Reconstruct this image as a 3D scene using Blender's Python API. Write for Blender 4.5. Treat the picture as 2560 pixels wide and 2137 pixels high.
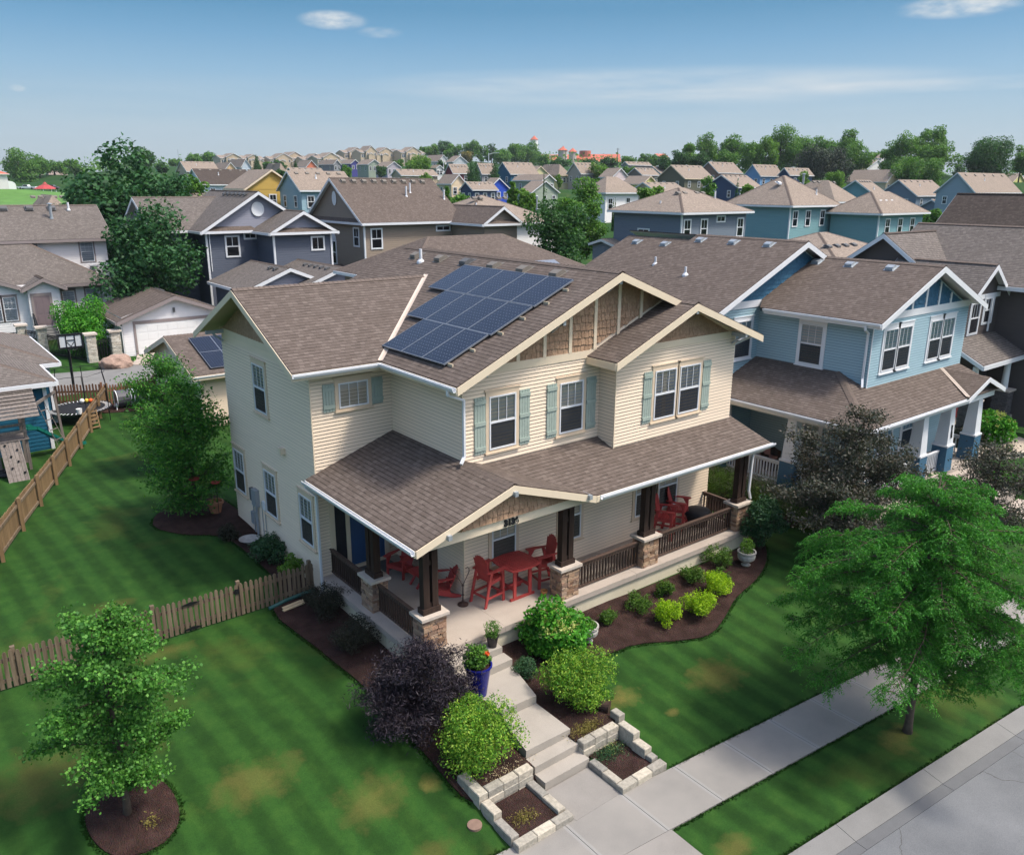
import bpy, bmesh, math, random
import numpy as np
from mathutils import Vector, Matrix, Euler
R=math.radians
HAZE=.00012
for o_ in list(bpy.data.objects): bpy.data.objects.remove(o_)
SC=bpy.context.scene; COL=SC.collection
# ---------------------------------------------------------------- camera
cam=bpy.data.cameras.new('camera'); CAM=bpy.data.objects.new('camera',cam); COL.objects.link(CAM); SC.camera=CAM
CAMP=Vector((-11.5096,-16.6953,10.9667)); F_PX=2035.55
yaw,pit,rol=R(38.24522629),R(16.5752022),R(0.32838826)
d_=Vector((math.cos(pit)*math.sin(yaw),math.cos(pit)*math.cos(yaw),-math.sin(pit)))
r_=Vector((math.cos(yaw),-math.sin(yaw),0)); u_=r_.cross(d_)
r2=math.cos(rol)*r_+math.sin(rol)*u_; u2=-math.sin(rol)*r_+math.cos(rol)*u_
M=Matrix((r2,u2,-d_)).transposed().to_4x4(); M.translation=CAMP; CAM.matrix_world=M
cam.sensor_fit='HORIZONTAL'; cam.sensor_width=36; cam.lens=36*F_PX/2560; cam.clip_start=.5; cam.clip_end=6000
# ---------------------------------------------------------------- world and sun
SUN_AZ=math.atan2(.60,-.62); SUN_EL=R(58)     # direction towards the sun: +x, -y
w=bpy.data.worlds.new('World'); SC.world=w; w.use_nodes=True; nt=w.node_tree; N=nt.nodes; L=nt.links; N.clear()
sky=N.new('ShaderNodeTexSky'); sky.sky_type='NISHITA'; sky.sun_disc=False; sky.sun_elevation=SUN_EL; sky.sun_rotation=SUN_AZ
sky.air_density=1.0; sky.dust_density=3.0; sky.ozone_density=1.0; sky.altitude=0
bg=N.new('ShaderNodeBackground'); out=N.new('ShaderNodeOutputWorld'); bg.inputs[1].default_value=.15
def mathn(op,a,b=None,nn=None):
    n=(nn or N).new('ShaderNodeMath'); n.operation=op
    for i,v in enumerate((a,b)):
        if v is None: continue
        if isinstance(v,(int,float)): n.inputs[i].default_value=v
        else: (L if nn is None else nn.id_data.links).new(v,n.inputs[i])
    return n.outputs[0]
tc=N.new('ShaderNodeTexCoord'); sep=N.new('ShaderNodeSeparateXYZ'); L.new(tc.outputs['Generated'],sep.inputs[0])
# thin clouds: noise in direction space, stretched sideways, kept to a few patches of the sky
def cloud(sx,sz,lo,hi,center,radii,amount):
    mp=N.new('ShaderNodeMapping'); mp.inputs['Scale'].default_value=(sx,sx,sz); L.new(tc.outputs['Generated'],mp.inputs[0])
    no=N.new('ShaderNodeTexNoise'); no.inputs['Scale'].default_value=1; no.inputs['Detail'].default_value=6; no.inputs['Roughness'].default_value=.6; L.new(mp.outputs[0],no.inputs[0])
    rp=N.new('ShaderNodeMapRange'); rp.inputs[1].default_value=lo; rp.inputs[2].default_value=hi; L.new(no.outputs[0],rp.inputs[0])
    az=mathn('ARCTAN2',sep.outputs[0],sep.outputs[1]); da=mathn('DIVIDE',mathn('SUBTRACT',az,center[0]),radii[0]); de=mathn('DIVIDE',mathn('SUBTRACT',sep.outputs[2],center[1]),radii[1])
    q=mathn('ADD',mathn('MULTIPLY',da,da),mathn('MULTIPLY',de,de)); m=N.new('ShaderNodeMapRange'); m.inputs[1].default_value=1; m.inputs[2].default_value=0; m.interpolation_type='SMOOTHSTEP'; L.new(q,m.inputs[0])
    return mathn('MULTIPLY',mathn('MULTIPLY',rp.outputs[0],m.outputs[0]),amount)
c=None
for a in [(5,45,.30,.68,(R(47.5),.106),(R(21),.024),.75),(7,50,.35,.7,(R(66),.100),(R(16),.008),.5),(4,40,.35,.75,(R(30),.07),(R(45),.05),.22),(30,90,.30,.62,(R(26.8),.169),(R(2.4),.011),.95),(30,90,.35,.65,(R(29.7),.159),(R(1.6),.007),.5),(28,80,.28,.6,(R(64.6),.170),(R(3.8),.012),1.0),(30,90,.3,.6,(R(8.7),.089),(R(.5),.004),.6)]:
    k=cloud(*a); c=k if c is None else mathn('ADD',c,k)
mx=N.new('ShaderNodeMix'); mx.data_type='RGBA'; mx.clamp_factor=True; L.new(c,mx.inputs[0]); mx.inputs[7].default_value=(2.3,2.5,2.65,1)
cr_=N.new('ShaderNodeValToRGB'); e_=cr_.color_ramp.elements
for _ in range(4): e_.new(.5)
for x_,(p_,c_) in zip(e_,[(0,(3.2,3.7,4.0)),(.18,(2.9,3.6,4.1)),(.335,(2.35,3.3,4.05)),(.59,(1.5,2.75,3.95)),(.765,(.85,2.15,3.5)),(.915,(.42,1.62,2.85))]): x_.position=p_; x_.color=(*[v_/4 for v_ in c_],1)
hz=mathn('MULTIPLY',sep.outputs[2],5.0); L.new(hz,cr_.inputs[0]); sc_=N.new('ShaderNodeVectorMath'); sc_.operation='SCALE'; sc_.inputs['Scale'].default_value=2.2; L.new(cr_.outputs[0],sc_.inputs[0])
hp_=N.new('ShaderNodeMapRange'); hp_.inputs[1].default_value=.40; hp_.inputs[2].default_value=.19; hp_.inputs[4].default_value=.9; L.new(sep.outputs[2],hp_.inputs[0])
m2=N.new('ShaderNodeMix'); m2.data_type='RGBA'; L.new(hp_.outputs[0],m2.inputs[0]); L.new(sky.outputs[0],m2.inputs[6]); L.new(sc_.outputs[0],m2.inputs[7])
L.new(m2.outputs[2],mx.inputs[6]); m2=mx
L.new(m2.outputs[2],bg.inputs[0]); L.new(bg.outputs[0],out.inputs[0])
sl=bpy.data.lights.new('sun','SUN'); sl.energy=1.95; sl.angle=R(9); sl.color=(1,.94,.85)
SUN=bpy.data.objects.new('sun',sl); COL.objects.link(SUN)
sd=Vector((math.sin(SUN_AZ)*math.cos(SUN_EL),math.cos(SUN_AZ)*math.cos(SUN_EL),math.sin(SUN_EL)))
SUN.rotation_euler=sd.to_track_quat('Z','Y').to_euler(); SUN.location=(0,0,60)
SC.view_settings.view_transform='Standard'; SC.view_settings.look='None'; SC.view_settings.exposure=.98; SC.view_settings.gamma=1
SC.cycles.max_bounces=5; SC.cycles.transparent_max_bounces=8; SC.cycles.diffuse_bounces=3
# ---------------------------------------------------------------- materials
MAT={}
def nodemat(name):
    m=bpy.data.materials.new(name); m.use_nodes=True; t=m.node_tree; b=t.nodes['Principled BSDF']; MAT[name]=m; return m,t,b
def nd(t,kind,**kw):
    n=t.nodes.new('ShaderNode'+kind)
    for k,v in kw.items():
        if k.startswith('i_'): n.inputs[int(k[2:]) if k[2:].isdigit() else k[2:].replace('_',' ')].default_value=v
        else: setattr(n,k,v)
    return n
def ramp(t,fac,stops):
    n=t.nodes.new('ShaderNodeValToRGB'); e=n.color_ramp.elements
    while len(e)<len(stops): e.new(.5)
    for x,(p,c) in zip(e,stops): x.position=p; x.color=(*c,1)
    t.links.new(fac,n.inputs[0]); return n.outputs[0]
def noise(t,vec,scale,detail=4,rough=.55,dist=0):
    n=nd(t,'TexNoise'); n.inputs['Scale'].default_value=scale; n.inputs['Detail'].default_value=detail; n.inputs['Roughness'].default_value=rough; n.inputs['Distortion'].default_value=dist
    if vec is not None: t.links.new(vec,n.inputs['Vector'])
    return n.outputs[0]
def coord(t,kind='Object',scale=(1,1,1),loc=(0,0,0),rot=(0,0,0)):
    c=nd(t,'TexCoord'); m=nd(t,'Mapping'); m.inputs['Scale'].default_value=scale; m.inputs['Location'].default_value=loc; m.inputs['Rotation'].default_value=rot; t.links.new(c.outputs[kind],m.inputs[0]); return m.outputs[0]
def mix(t,f,a,b,mode='MIX'):
    n=nd(t,'Mix',data_type='RGBA',blend_type=mode)
    for i,v in ((0,f),(6,a),(7,b)):
        if isinstance(v,(int,float)): n.inputs[i].default_value=v
        elif isinstance(v,tuple): n.inputs[i].default_value=(*v,1)
        else: t.links.new(v,n.inputs[i])
    return n.outputs[2]
def bump(t,b,h,strength,dist=.01):
    n=nd(t,'Bump'); n.inputs['Strength'].default_value=strength; n.inputs['Distance'].default_value=dist; t.links.new(h,n.inputs['Height']); t.links.new(n.outputs[0],b.inputs['Normal'])
def vary(c,k): return tuple(min(1,x*k) for x in c)
def plain(name,c,rough=.6,var=.12,scale=3,metal=0,spec=.35,bmp=0):
    m,t,b=nodemat(name); v=coord(t); f=noise(t,v,scale,6,.6)
    t.links.new(ramp(t,f,[(.25,vary(c,1-var)),(.75,vary(c,1+var))]),b.inputs['Base Color'])
    b.inputs['Roughness'].default_value=rough; b.inputs['Metallic'].default_value=metal; b.inputs['Specular IOR Level'].default_value=spec
    if bmp: bump(t,b,noise(t,v,scale*14,4),bmp,.01)
    return m
def siding(name,c,lap=0):
    """painted lap siding; lap>0 adds the board steps as bump for distant houses"""
    m,t,b=nodemat(name); v=coord(t); f=noise(t,coord(t,scale=(.5,.5,6)),1.3,6,.6); g=noise(t,v,25,3)
    col=ramp(t,f,[(.2,vary(c,.93)),(.8,vary(c,1.05))]); 
    t.links.new(col,b.inputs['Base Color']); b.inputs['Roughness'].default_value=.62; b.inputs['Specular IOR Level'].default_value=.3
    if lap:
        s=nd(t,'SeparateXYZ'); t.links.new(v,s.inputs[0]); a=nd(t,'Math',operation='DIVIDE'); a.inputs[1].default_value=lap; t.links.new(s.outputs[2],a.inputs[0])
        fr=nd(t,'Math',operation='FRACT'); t.links.new(a.outputs[0],fr.inputs[0]); iv=nd(t,'Math',operation='SUBTRACT'); iv.inputs[0].default_value=1; t.links.new(fr.outputs[0],iv.inputs[1])
        bump(t,b,iv.outputs[0],1,.03)
    else: bump(t,b,g,.15,.003)
    return m
def shingle(name,cs,row=.14,wid=.155):
    """laminated shingles: staggered random tabs, each with a dark butt edge"""
    m,t,b=nodemat(name); uv=nd(t,'TexCoord').outputs['UV']; s=nd(t,'SeparateXYZ'); t.links.new(uv,s.inputs[0])
    def mt(op,a,c=None,d=None):
        n=nd(t,'Math',operation=op)
        for i,v in enumerate((a,c,d)):
            if v is None: continue
            if isinstance(v,(int,float)): n.inputs[i].default_value=v
            else: t.links.new(v,n.inputs[i])
        return n.outputs[0]
    def wn(x,y):
        c=nd(t,'CombineXYZ'); [t.links.new(q,c.inputs[i]) if not isinstance(q,(int,float)) else setattr(c.inputs[i],'default_value',q) for i,q in enumerate((x,y))]; w_=nd(t,'TexWhiteNoise',noise_dimensions='2D'); t.links.new(c.outputs[0],w_.inputs[0]); return w_
    vr=mt('DIVIDE',s.outputs[1],row); ri=mt('FLOOR',vr); fv=mt('FRACT',vr); ur=mt('ADD',mt('DIVIDE',s.outputs[0],wid),mt('MULTIPLY',wn(ri,3.7).outputs[0],9.0)); ci=mt('FLOOR',ur); fu=mt('FRACT',ur); w=wn(ci,ri); sp=nd(t,'SeparateColor'); t.links.new(w.outputs[1],sp.inputs[0])
    base=ramp(t,sp.outputs[0],[(0,cs[0]),(.4,cs[1]),(.7,cs[2]),(1,cs[3])]); base=mix(t,.16,base,ramp(t,noise(t,uv,.5,5,.6),[(.3,(.34,.33,.32)),(.7,(.62,.61,.60))]),'OVERLAY'); base=mix(t,.5,base,ramp(t,noise(t,uv,45,3,.7),[(.3,(.3,.3,.3)),(.7,(.72,.72,.72))]),'OVERLAY')
    th=mt('MULTIPLY_ADD',sp.outputs[1],.20,.09); edge=mt('LESS_THAN',fv,th); side=mt('MULTIPLY',mt('LESS_THAN',fu,.05),.5); dk=mt('MAXIMUM',mt('MULTIPLY',edge,.72),side); t.links.new(mix(t,dk,base,vary(cs[0],.28)),b.inputs['Base Color']); b.inputs['Roughness'].default_value=.93; b.inputs['Specular IOR Level'].default_value=.15
    bump(t,b,mt('MULTIPLY_ADD',sp.outputs[1],.8,mt('SUBTRACT',1.0,fv)),.5,.012); return m
def foliage(name,c1,c2,c3,trans=.35,rough=.55):
    m,t,b=nodemat(name); t.nodes.remove(b); g=nd(t,'NewGeometry'); col=ramp(t,g.outputs['Random Per Island'],[(0,c1),(.5,c2),(1,c3)])
    f=noise(t,coord(t),1.6,3); col=mix(t,.45,col,ramp(t,f,[(.3,(.28,.28,.28)),(.7,(.7,.7,.7))]),'OVERLAY')
    df=nd(t,'BsdfPrincipled'); df.inputs['Roughness'].default_value=rough; df.inputs['Specular IOR Level'].default_value=.25; t.links.new(col,df.inputs['Base Color'])
    tr=nd(t,'BsdfTranslucent'); t.links.new(mix(t,1.0,col,(1.15,1.2,.6),'MULTIPLY'),tr.inputs[0]); ms=nd(t,'MixShader'); ms.inputs[0].default_value=trans
    t.links.new(df.outputs[0],ms.inputs[1]); t.links.new(tr.outputs[0],ms.inputs[2]); t.links.new(ms.outputs[0],t.nodes['Material Output'].inputs[0]); return m
def wood(name,c1,c2,axis=2,rough=.75):
    m,t,b=nodemat(name); sc=[14,14,14]; sc[axis]=.9; f=noise(t,coord(t,scale=tuple(sc)),1,6,.65,.4); g=nd(t,'NewGeometry')
    col=ramp(t,f,[(.25,c1),(.8,c2)]); col=mix(t,.35,col,ramp(t,g.outputs['Random Per Island'],[(0,(.3,.3,.3)),(1,(.7,.7,.7))]),'OVERLAY')
    t.links.new(col,b.inputs['Base Color']); b.inputs['Roughness'].default_value=rough; b.inputs['Specular IOR Level'].default_value=.25; bump(t,b,f,.4,.006); return m
def isl(name,cols,rough=.85,bs=.5,scale=9):
    """each separate piece of the mesh (stone, shake) takes its own tone"""
    m,t,b=nodemat(name); g=nd(t,'NewGeometry'); n=len(cols); col=ramp(t,g.outputs['Random Per Island'],[(i/(n-1),c) for i,c in enumerate(cols)])
    f=noise(t,coord(t),scale,5,.65); col=mix(t,.6,col,ramp(t,f,[(.3,(.3,.3,.3)),(.7,(.7,.7,.7))]),'OVERLAY'); t.links.new(col,b.inputs['Base Color'])
    b.inputs['Roughness'].default_value=rough; b.inputs['Specular IOR Level'].default_value=.2; bump(t,b,f,bs,.02); return m
def concrete(name,c,stain=.16,sc=1.2):
    m,t,b=nodemat(name); v=coord(t); f=noise(t,v,sc,7,.6); g=noise(t,v,60,3,.7); col=ramp(t,f,[(.25,vary(c,1-stain)),(.55,c),(.8,vary(c,1+stain*.6))])
    col=mix(t,.35,col,ramp(t,g,[(.3,(.36,.36,.36)),(.7,(.64,.64,.64))]),'OVERLAY'); t.links.new(col,b.inputs['Base Color']); b.inputs['Roughness'].default_value=.88; b.inputs['Specular IOR Level'].default_value=.2; bump(t,b,g,.25,.004); return m
siding('cream_siding',(.765,.625,.47)); siding('lap_shade',(.35,.275,.195)); siding('lap_shade_blue',(.15,.22,.25)); plain('cream_trim',(.69,.575,.42),.5,.03); plain('tan_casing',(.62,.49,.35),.55,.04); plain('white_paint',(.66,.67,.68),.4,.03); plain('soffit',(.50,.42,.29),.7,.05)  # both lap strip tones are painted shade for the lines between siding boards
isl('brown_shake',[(.31,.195,.12),(.36,.23,.145),(.335,.21,.13),(.40,.26,.165)],.8,.25,14)
isl('blue_shake',[(.035,.11,.18),(.045,.13,.21),(.04,.12,.195)],.75,.3,14)
SH=[(.108,.085,.071),(.120,.095,.080),(.131,.104,.088),(.152,.122,.104)]
shingle('shingle_brown',SH); shingle('shingle_dark',[vary(c,.62) for c in SH]); shingle('shingle_grey',[(.125,.108,.096),(.14,.122,.108),(.152,.132,.118),(.175,.152,.136)]); shingle('shingle_tan',[(.24,.195,.155),(.265,.215,.172),(.285,.23,.185),(.32,.26,.21)])
plain('ridge_brown',(.135,.104,.085),.93,.25,9); plain('dark_vent',(.10,.10,.10),.6,.1,8); plain('vent_tan',(.17,.15,.125),.6,.15,8); plain('grey_metal',(.33,.36,.38),.4,.08,5,.3); plain('valley_metal',(.55,.46,.38),.45,.06)
m,t,b=nodemat('glass'); t.nodes.remove(b); gl=nd(t,'BsdfGlossy'); gl.inputs['Roughness'].default_value=.03; gl.inputs[0].default_value=(.9,.95,1,1); tp=nd(t,'BsdfTransparent'); tp.inputs[0].default_value=(.8,.83,.85,1); fr=nd(t,'Fresnel'); fr.inputs[0].default_value=1.5; ad=nd(t,'Math',operation='MULTIPLY_ADD'); ad.inputs[1].default_value=.9; ad.inputs[2].default_value=.015; t.links.new(fr.outputs[0],ad.inputs[0]); ms=nd(t,'MixShader'); t.links.new(ad.outputs[0],ms.inputs[0]); t.links.new(tp.outputs[0],ms.inputs[1]); t.links.new(gl.outputs[0],ms.inputs[2]); t.links.new(ms.outputs[0],t.nodes['Material Output'].inputs[0])
m,t,b=nodemat('insect_screen'); t.nodes.remove(b); df=nd(t,'BsdfDiffuse'); df.inputs[0].default_value=(.035,.035,.04,1); tp=nd(t,'BsdfTransparent'); ms=nd(t,'MixShader'); ms.inputs[0].default_value=.6; t.links.new(tp.outputs[0],ms.inputs[1]); t.links.new(df.outputs[0],ms.inputs[2]); t.links.new(ms.outputs[0],t.nodes['Material Output'].inputs[0])
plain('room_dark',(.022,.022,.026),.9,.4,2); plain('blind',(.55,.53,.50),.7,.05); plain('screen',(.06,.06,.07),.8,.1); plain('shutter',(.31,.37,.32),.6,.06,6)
m,t,b=nodemat('curtain'); f=nd(t,'TexWave',wave_type='BANDS'); f.inputs['Scale'].default_value=7; f.inputs['Distortion'].default_value=2; t.links.new(coord(t,scale=(1,1,.1)),f.inputs[0]); t.links.new(ramp(t,f.outputs[1],[(0,(.30,.31,.34)),(1,(.62,.63,.66))]),b.inputs['Base Color']); b.inputs['Roughness'].default_value=.9
# solar glass with cell grid (uv in cells)
m,t,b=nodemat('solar_cells'); uv=nd(t,'TexCoord').outputs['UV']; br=nd(t,'TexBrick'); br.offset=0; br.inputs['Scale'].default_value=1; br.inputs['Brick Width'].default_value=1; br.inputs['Row Height'].default_value=1; br.inputs['Mortar Size'].default_value=.018; br.inputs['Mortar Smooth'].default_value=.4
br.inputs['Color1'].default_value=(.004,.006,.014,1); br.inputs['Color2'].default_value=(.007,.010,.022,1); br.inputs['Mortar'].default_value=(.017,.022,.034,1); t.links.new(uv,br.inputs[0])
ck=nd(t,'VectorMath',operation='FRACTION'); t.links.new(uv,ck.inputs[0]); sb=nd(t,'VectorMath',operation='SUBTRACT'); sb.inputs[1].default_value=(.5,.5,0); t.links.new(ck.outputs[0],sb.inputs[0]); ab=nd(t,'VectorMath',operation='ABSOLUTE'); t.links.new(sb.outputs[0],ab.inputs[0]); se=nd(t,'SeparateXYZ'); t.links.new(ab.outputs[0],se.inputs[0]); sm=nd(t,'Math',operation='ADD'); t.links.new(se.outputs[0],sm.inputs[0]); t.links.new(se.outputs[1],sm.inputs[1]); gt=nd(t,'Math',operation='GREATER_THAN'); gt.inputs[1].default_value=.88; t.links.new(sm.outputs[0],gt.inputs[0])
t.links.new(mix(t,gt.outputs[0],br.outputs[0],(.17,.19,.23)),b.inputs['Base Color']); b.inputs['Roughness'].default_value=.14; b.inputs['Specular IOR Level'].default_value=.5
plain('solar_frame',(.22,.24,.27),.35,.05,3,.4); plain('clamp_metal',(.5,.42,.3),.4,.1)
concrete('porch_concrete',(0.405,0.345,0.290)); concrete('step_concrete',(.345,.31,.265),.14); concrete('walk_concrete',(0.248,0.230,0.207),.14); m,t,b=nodemat('sidewalk_concrete'); v=coord(t); f=noise(t,v,.9,7,.6); g=noise(t,v,60,3,.7); col=ramp(t,f,[(.25,(.20,.188,.17)),(.55,(.24,.224,.20)),(.8,(.265,.245,.218))]); s=nd(t,'SeparateXYZ'); t.links.new(v,s.inputs[0])
def mm(op,a,c): n=nd(t,'Math',operation=op); t.links.new(a,n.inputs[0]); n.inputs[1].default_value=c; return n.outputs[0]
fx=mm('ABSOLUTE',mm('SUBTRACT',mm('FRACT',mm('DIVIDE',mm('ADD',s.outputs[0],.83+153.5),1.535),0),.5),0); col=mix(t,mm('MULTIPLY',mm('GREATER_THAN',fx,.455),.5),col,(.285,.28,.265)); col=mix(t,.35,col,ramp(t,g,[(.3,(.36,.36,.36)),(.7,(.64,.64,.64))]),'OVERLAY'); t.links.new(col,b.inputs['Base Color']); b.inputs['Roughness'].default_value=.88; bump(t,b,g,.25,.004)
concrete('foundation',(.60,.54,.40)); concrete('kerb_concrete',(0.193,0.189,0.179)); concrete('gutter_concrete',(.135,.137,.14),.2)
# asphalt with cracks and speckle
m,t,b=nodemat('asphalt'); v=coord(t); f=noise(t,v,.5,6); g=noise(t,v,70,3,.8); col=ramp(t,f,[(.28,(.10,.105,.11)),(.5,(.14,.145,.15)),(.72,(.18,.185,.19))]); col=mix(t,.8,col,ramp(t,g,[(.3,(.3,.3,.3)),(.7,(.7,.7,.7))]),'OVERLAY')
dv=nd(t,'TexNoise'); dv.inputs['Scale'].default_value=1.3; dv.inputs['Detail'].default_value=5; t.links.new(v,dv.inputs[0]); va=nd(t,'VectorMath',operation='MULTIPLY_ADD'); va.inputs[1].default_value=(.9,.9,0); t.links.new(dv.outputs[1],va.inputs[0]); t.links.new(v,va.inputs[2])
vo=nd(t,'TexVoronoi',feature='DISTANCE_TO_EDGE'); vo.inputs['Scale'].default_value=.27; t.links.new(va.outputs[0],vo.inputs[0]); col=mix(t,ramp(t,vo.outputs[0],[(0,(.9,.9,.9)),(.0035,(0,0,0))]),col,(.05,.045,.042)); t.links.new(col,b.inputs['Base Color']); b.inputs['Roughness'].default_value=.9; bump(t,b,g,.3,.005)
isl('ledge_stone',[(.15,.085,.055),(.34,.21,.13),(.42,.29,.19),(.24,.16,.115),(.39,.235,.155),(.19,.13,.10),(.47,.35,.25)],.85,.8,16)
isl('wall_block',[(.36,.32,.25),(.44,.39,.31),(.27,.25,.21),(.48,.43,.34),(.20,.19,.17)],.9,.8,12); plain('cap_stone',(.50,.43,.36),.8,.12,9,bmp=.3); isl('pillar_stone',[(.50,.46,.38),(.62,.58,.50),(.38,.34,.28),(.55,.49,.40)],.85,.8,16); isl('dark_stone',[(.07,.065,.065),(.12,.11,.11),(.09,.085,.09)],.8,.8,16)
wood('dark_timber',(.018,.010,.008),(.055,.032,.022)); wood('rail_timber',(.05,.03,.022),(.13,.085,.065),0); wood('baluster_timber',(.025,.016,.012),(.07,.045,.035)); wood('fence_grey',(.07,.045,.028),(.24,.185,.125)); wood('fence_tan',(.14,.085,.04),(.27,.18,.095)); wood('fence_brown',(.13,.06,.035),(.25,.13,.075)); wood('play_timber',(.09,.075,.066),(.24,.205,.18))
plain('red_paint',(.40,.055,.05),.5,.18,5); plain('red_roof',(.50,.13,.075),.8,.15,1); plain('brick_tower',(.44,.38,.32),.9,.1); plain('lid_brown',(.20,.13,.095),.8,.2,9); plain('park_grass',(.085,.19,.035),.9,.2,.3); plain('terracotta',(.38,.17,.09),.8,.12); plain('pot_orange',(.42,.19,.06),.6,.1); plain('cobalt_glaze',(.012,.016,.17),.12,.1,2); plain('dark_pot',(.035,.028,.03),.4,.1); plain('urn_stone',(.36,.34,.31),.9,.25,9,bmp=.4)
plain('iron_rust',(.06,.035,.028),.6,.3,12); plain('iron_black',(.012,.012,.014),.4,.1); plain('bark',(.085,.062,.045),.95,.3,9,bmp=.6); plain('blue_door',(.035,.085,.19),.35,.05); plain('mauve_door',(.19,.145,.15),.5,.06); plain('slide_green',(.01,.13,.10),.3,.08); plain('rubber',(.012,.012,.014),.7,.2); plain('drum_grey',(.085,.085,.095),.5,.1); plain('pipe_green',(.03,.10,.085),.5,.1); plain('board_pale',(.55,.42,.25),.8,.1); plain('flower_orange',(.75,.13,.03),.6,.1); plain('boulder',(.32,.22,.17),.9,.3,4,bmp=.8); plain('trap_grey',(.25,.27,.28),.5,.1); plain('acrylic',(.5,.52,.53),.2,.05); plain('yellow_paint',(.6,.45,.05),.5,.05); plain('wicker',(.05,.03,.02),.8,.2); plain('cushion',(.4,.18,.13),.9,.1); plain('gravel',(.45,.38,.30),.9,.3,20,bmp=.6); plain('white_bright',(.72,.72,.70),.4,.03)
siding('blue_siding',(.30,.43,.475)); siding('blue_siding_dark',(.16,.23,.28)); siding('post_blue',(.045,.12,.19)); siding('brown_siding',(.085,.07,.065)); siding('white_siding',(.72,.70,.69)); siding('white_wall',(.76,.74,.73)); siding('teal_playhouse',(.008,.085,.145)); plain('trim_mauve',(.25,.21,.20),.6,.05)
WC=dict(paleblue=(.45,.52,.58),mustard=(.42,.28,.06),lightblue=(.24,.36,.41),peach=(.62,.42,.24),coral=(.60,.18,.10),tan=(.42,.34,.24),greige=(.33,.30,.25),grey=(.25,.25,.26),navyv=(.05,.05,.22),white=(.62,.60,.58),palegrey=(.45,.48,.50),sage=(.28,.33,.26),lavender=(.42,.38,.42),barnred=(.16,.02,.03),cream=(.62,.50,.34),navy=(.02,.05,.11),brightblue=(.01,.06,.42),tealnavy=(.02,.10,.17),olive=(.10,.10,.065),butter=(.56,.52,.28),pink=(.62,.52,.52),taupe=(.20,.165,.14),yellow=(.60,.56,.20),brown=(.21,.125,.095),skyblue=(.14,.28,.47),steel=(.12,.17,.22),tealgrey=(.12,.26,.29),greyblue=(.23,.30,.34),town=(.50,.40,.28),dkblue=(.075,.088,.118),gableblue=(.22,.225,.27),taupewall=(.235,.185,.14),hipwhite=(.72,.70,.68),slate=(.135,.165,.20),teal=(.16,.30,.32),cream_garage=(.66,.58,.44))
for k,c in WC.items(): siding('wall_'+k,c,.17)
foliage('leaf_maple',(.014,.06,.02),(.028,.10,.03),(.06,.16,.05),.25); foliage('leaf_mid',(.045,.14,.02),(.085,.21,.028),(.15,.29,.045)); foliage('leaf_deep',(.022,.075,.02),(.038,.115,.028),(.07,.17,.04)); foliage('leaf_bright',(.07,.17,.02),(.11,.24,.03),(.18,.32,.04)); foliage('leaf_ginkgo',(.035,.13,.02),(.075,.225,.035),(.15,.35,.06)); foliage('leaf_locust',(.03,.15,.02),(.055,.23,.03),(.11,.33,.05),.4); foliage('leaf_plum',(.040,.055,.036),(.070,.075,.056),(.12,.10,.082),.2); foliage('leaf_smoke',(.012,.010,.016),(.024,.018,.026),(.045,.034,.042),.1)
foliage('leaf_magnolia',(.025,.11,.018),(.05,.19,.028),(.14,.33,.045)); foliage('leaf_variegated',(.045,.16,.015),(.12,.29,.02),(.34,.47,.06)); foliage('leaf_lime',(.16,.32,.008),(.28,.48,.012),(.42,.58,.02)); foliage('leaf_hydrangea',(.03,.16,.014),(.06,.25,.02),(.13,.36,.03)); foliage('leaf_spirea',(.06,.10,.02),(.06,.16,.02),(.14,.24,.03)); foliage('leaf_barberry',(.016,.022,.012),(.028,.030,.018),(.045,.04,.024),.1); foliage('leaf_yew',(.03,.07,.008),(.06,.13,.012),(.11,.20,.02)); foliage('leaf_evergreen',(.022,.035,.022),(.04,.06,.035),(.07,.09,.055),.1); foliage('flower_cream',(.40,.45,.12),(.5,.55,.16),(.6,.62,.25)); foliage('leaf_rose',(.02,.07,.03),(.045,.12,.05),(.08,.16,.07)); foliage('leaf_dry',(.16,.14,.03),(.24,.20,.05),(.30,.26,.09)); foliage('chip_pale',(.35,.28,.16),(.5,.42,.25),(.25,.18,.1),.05)
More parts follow.
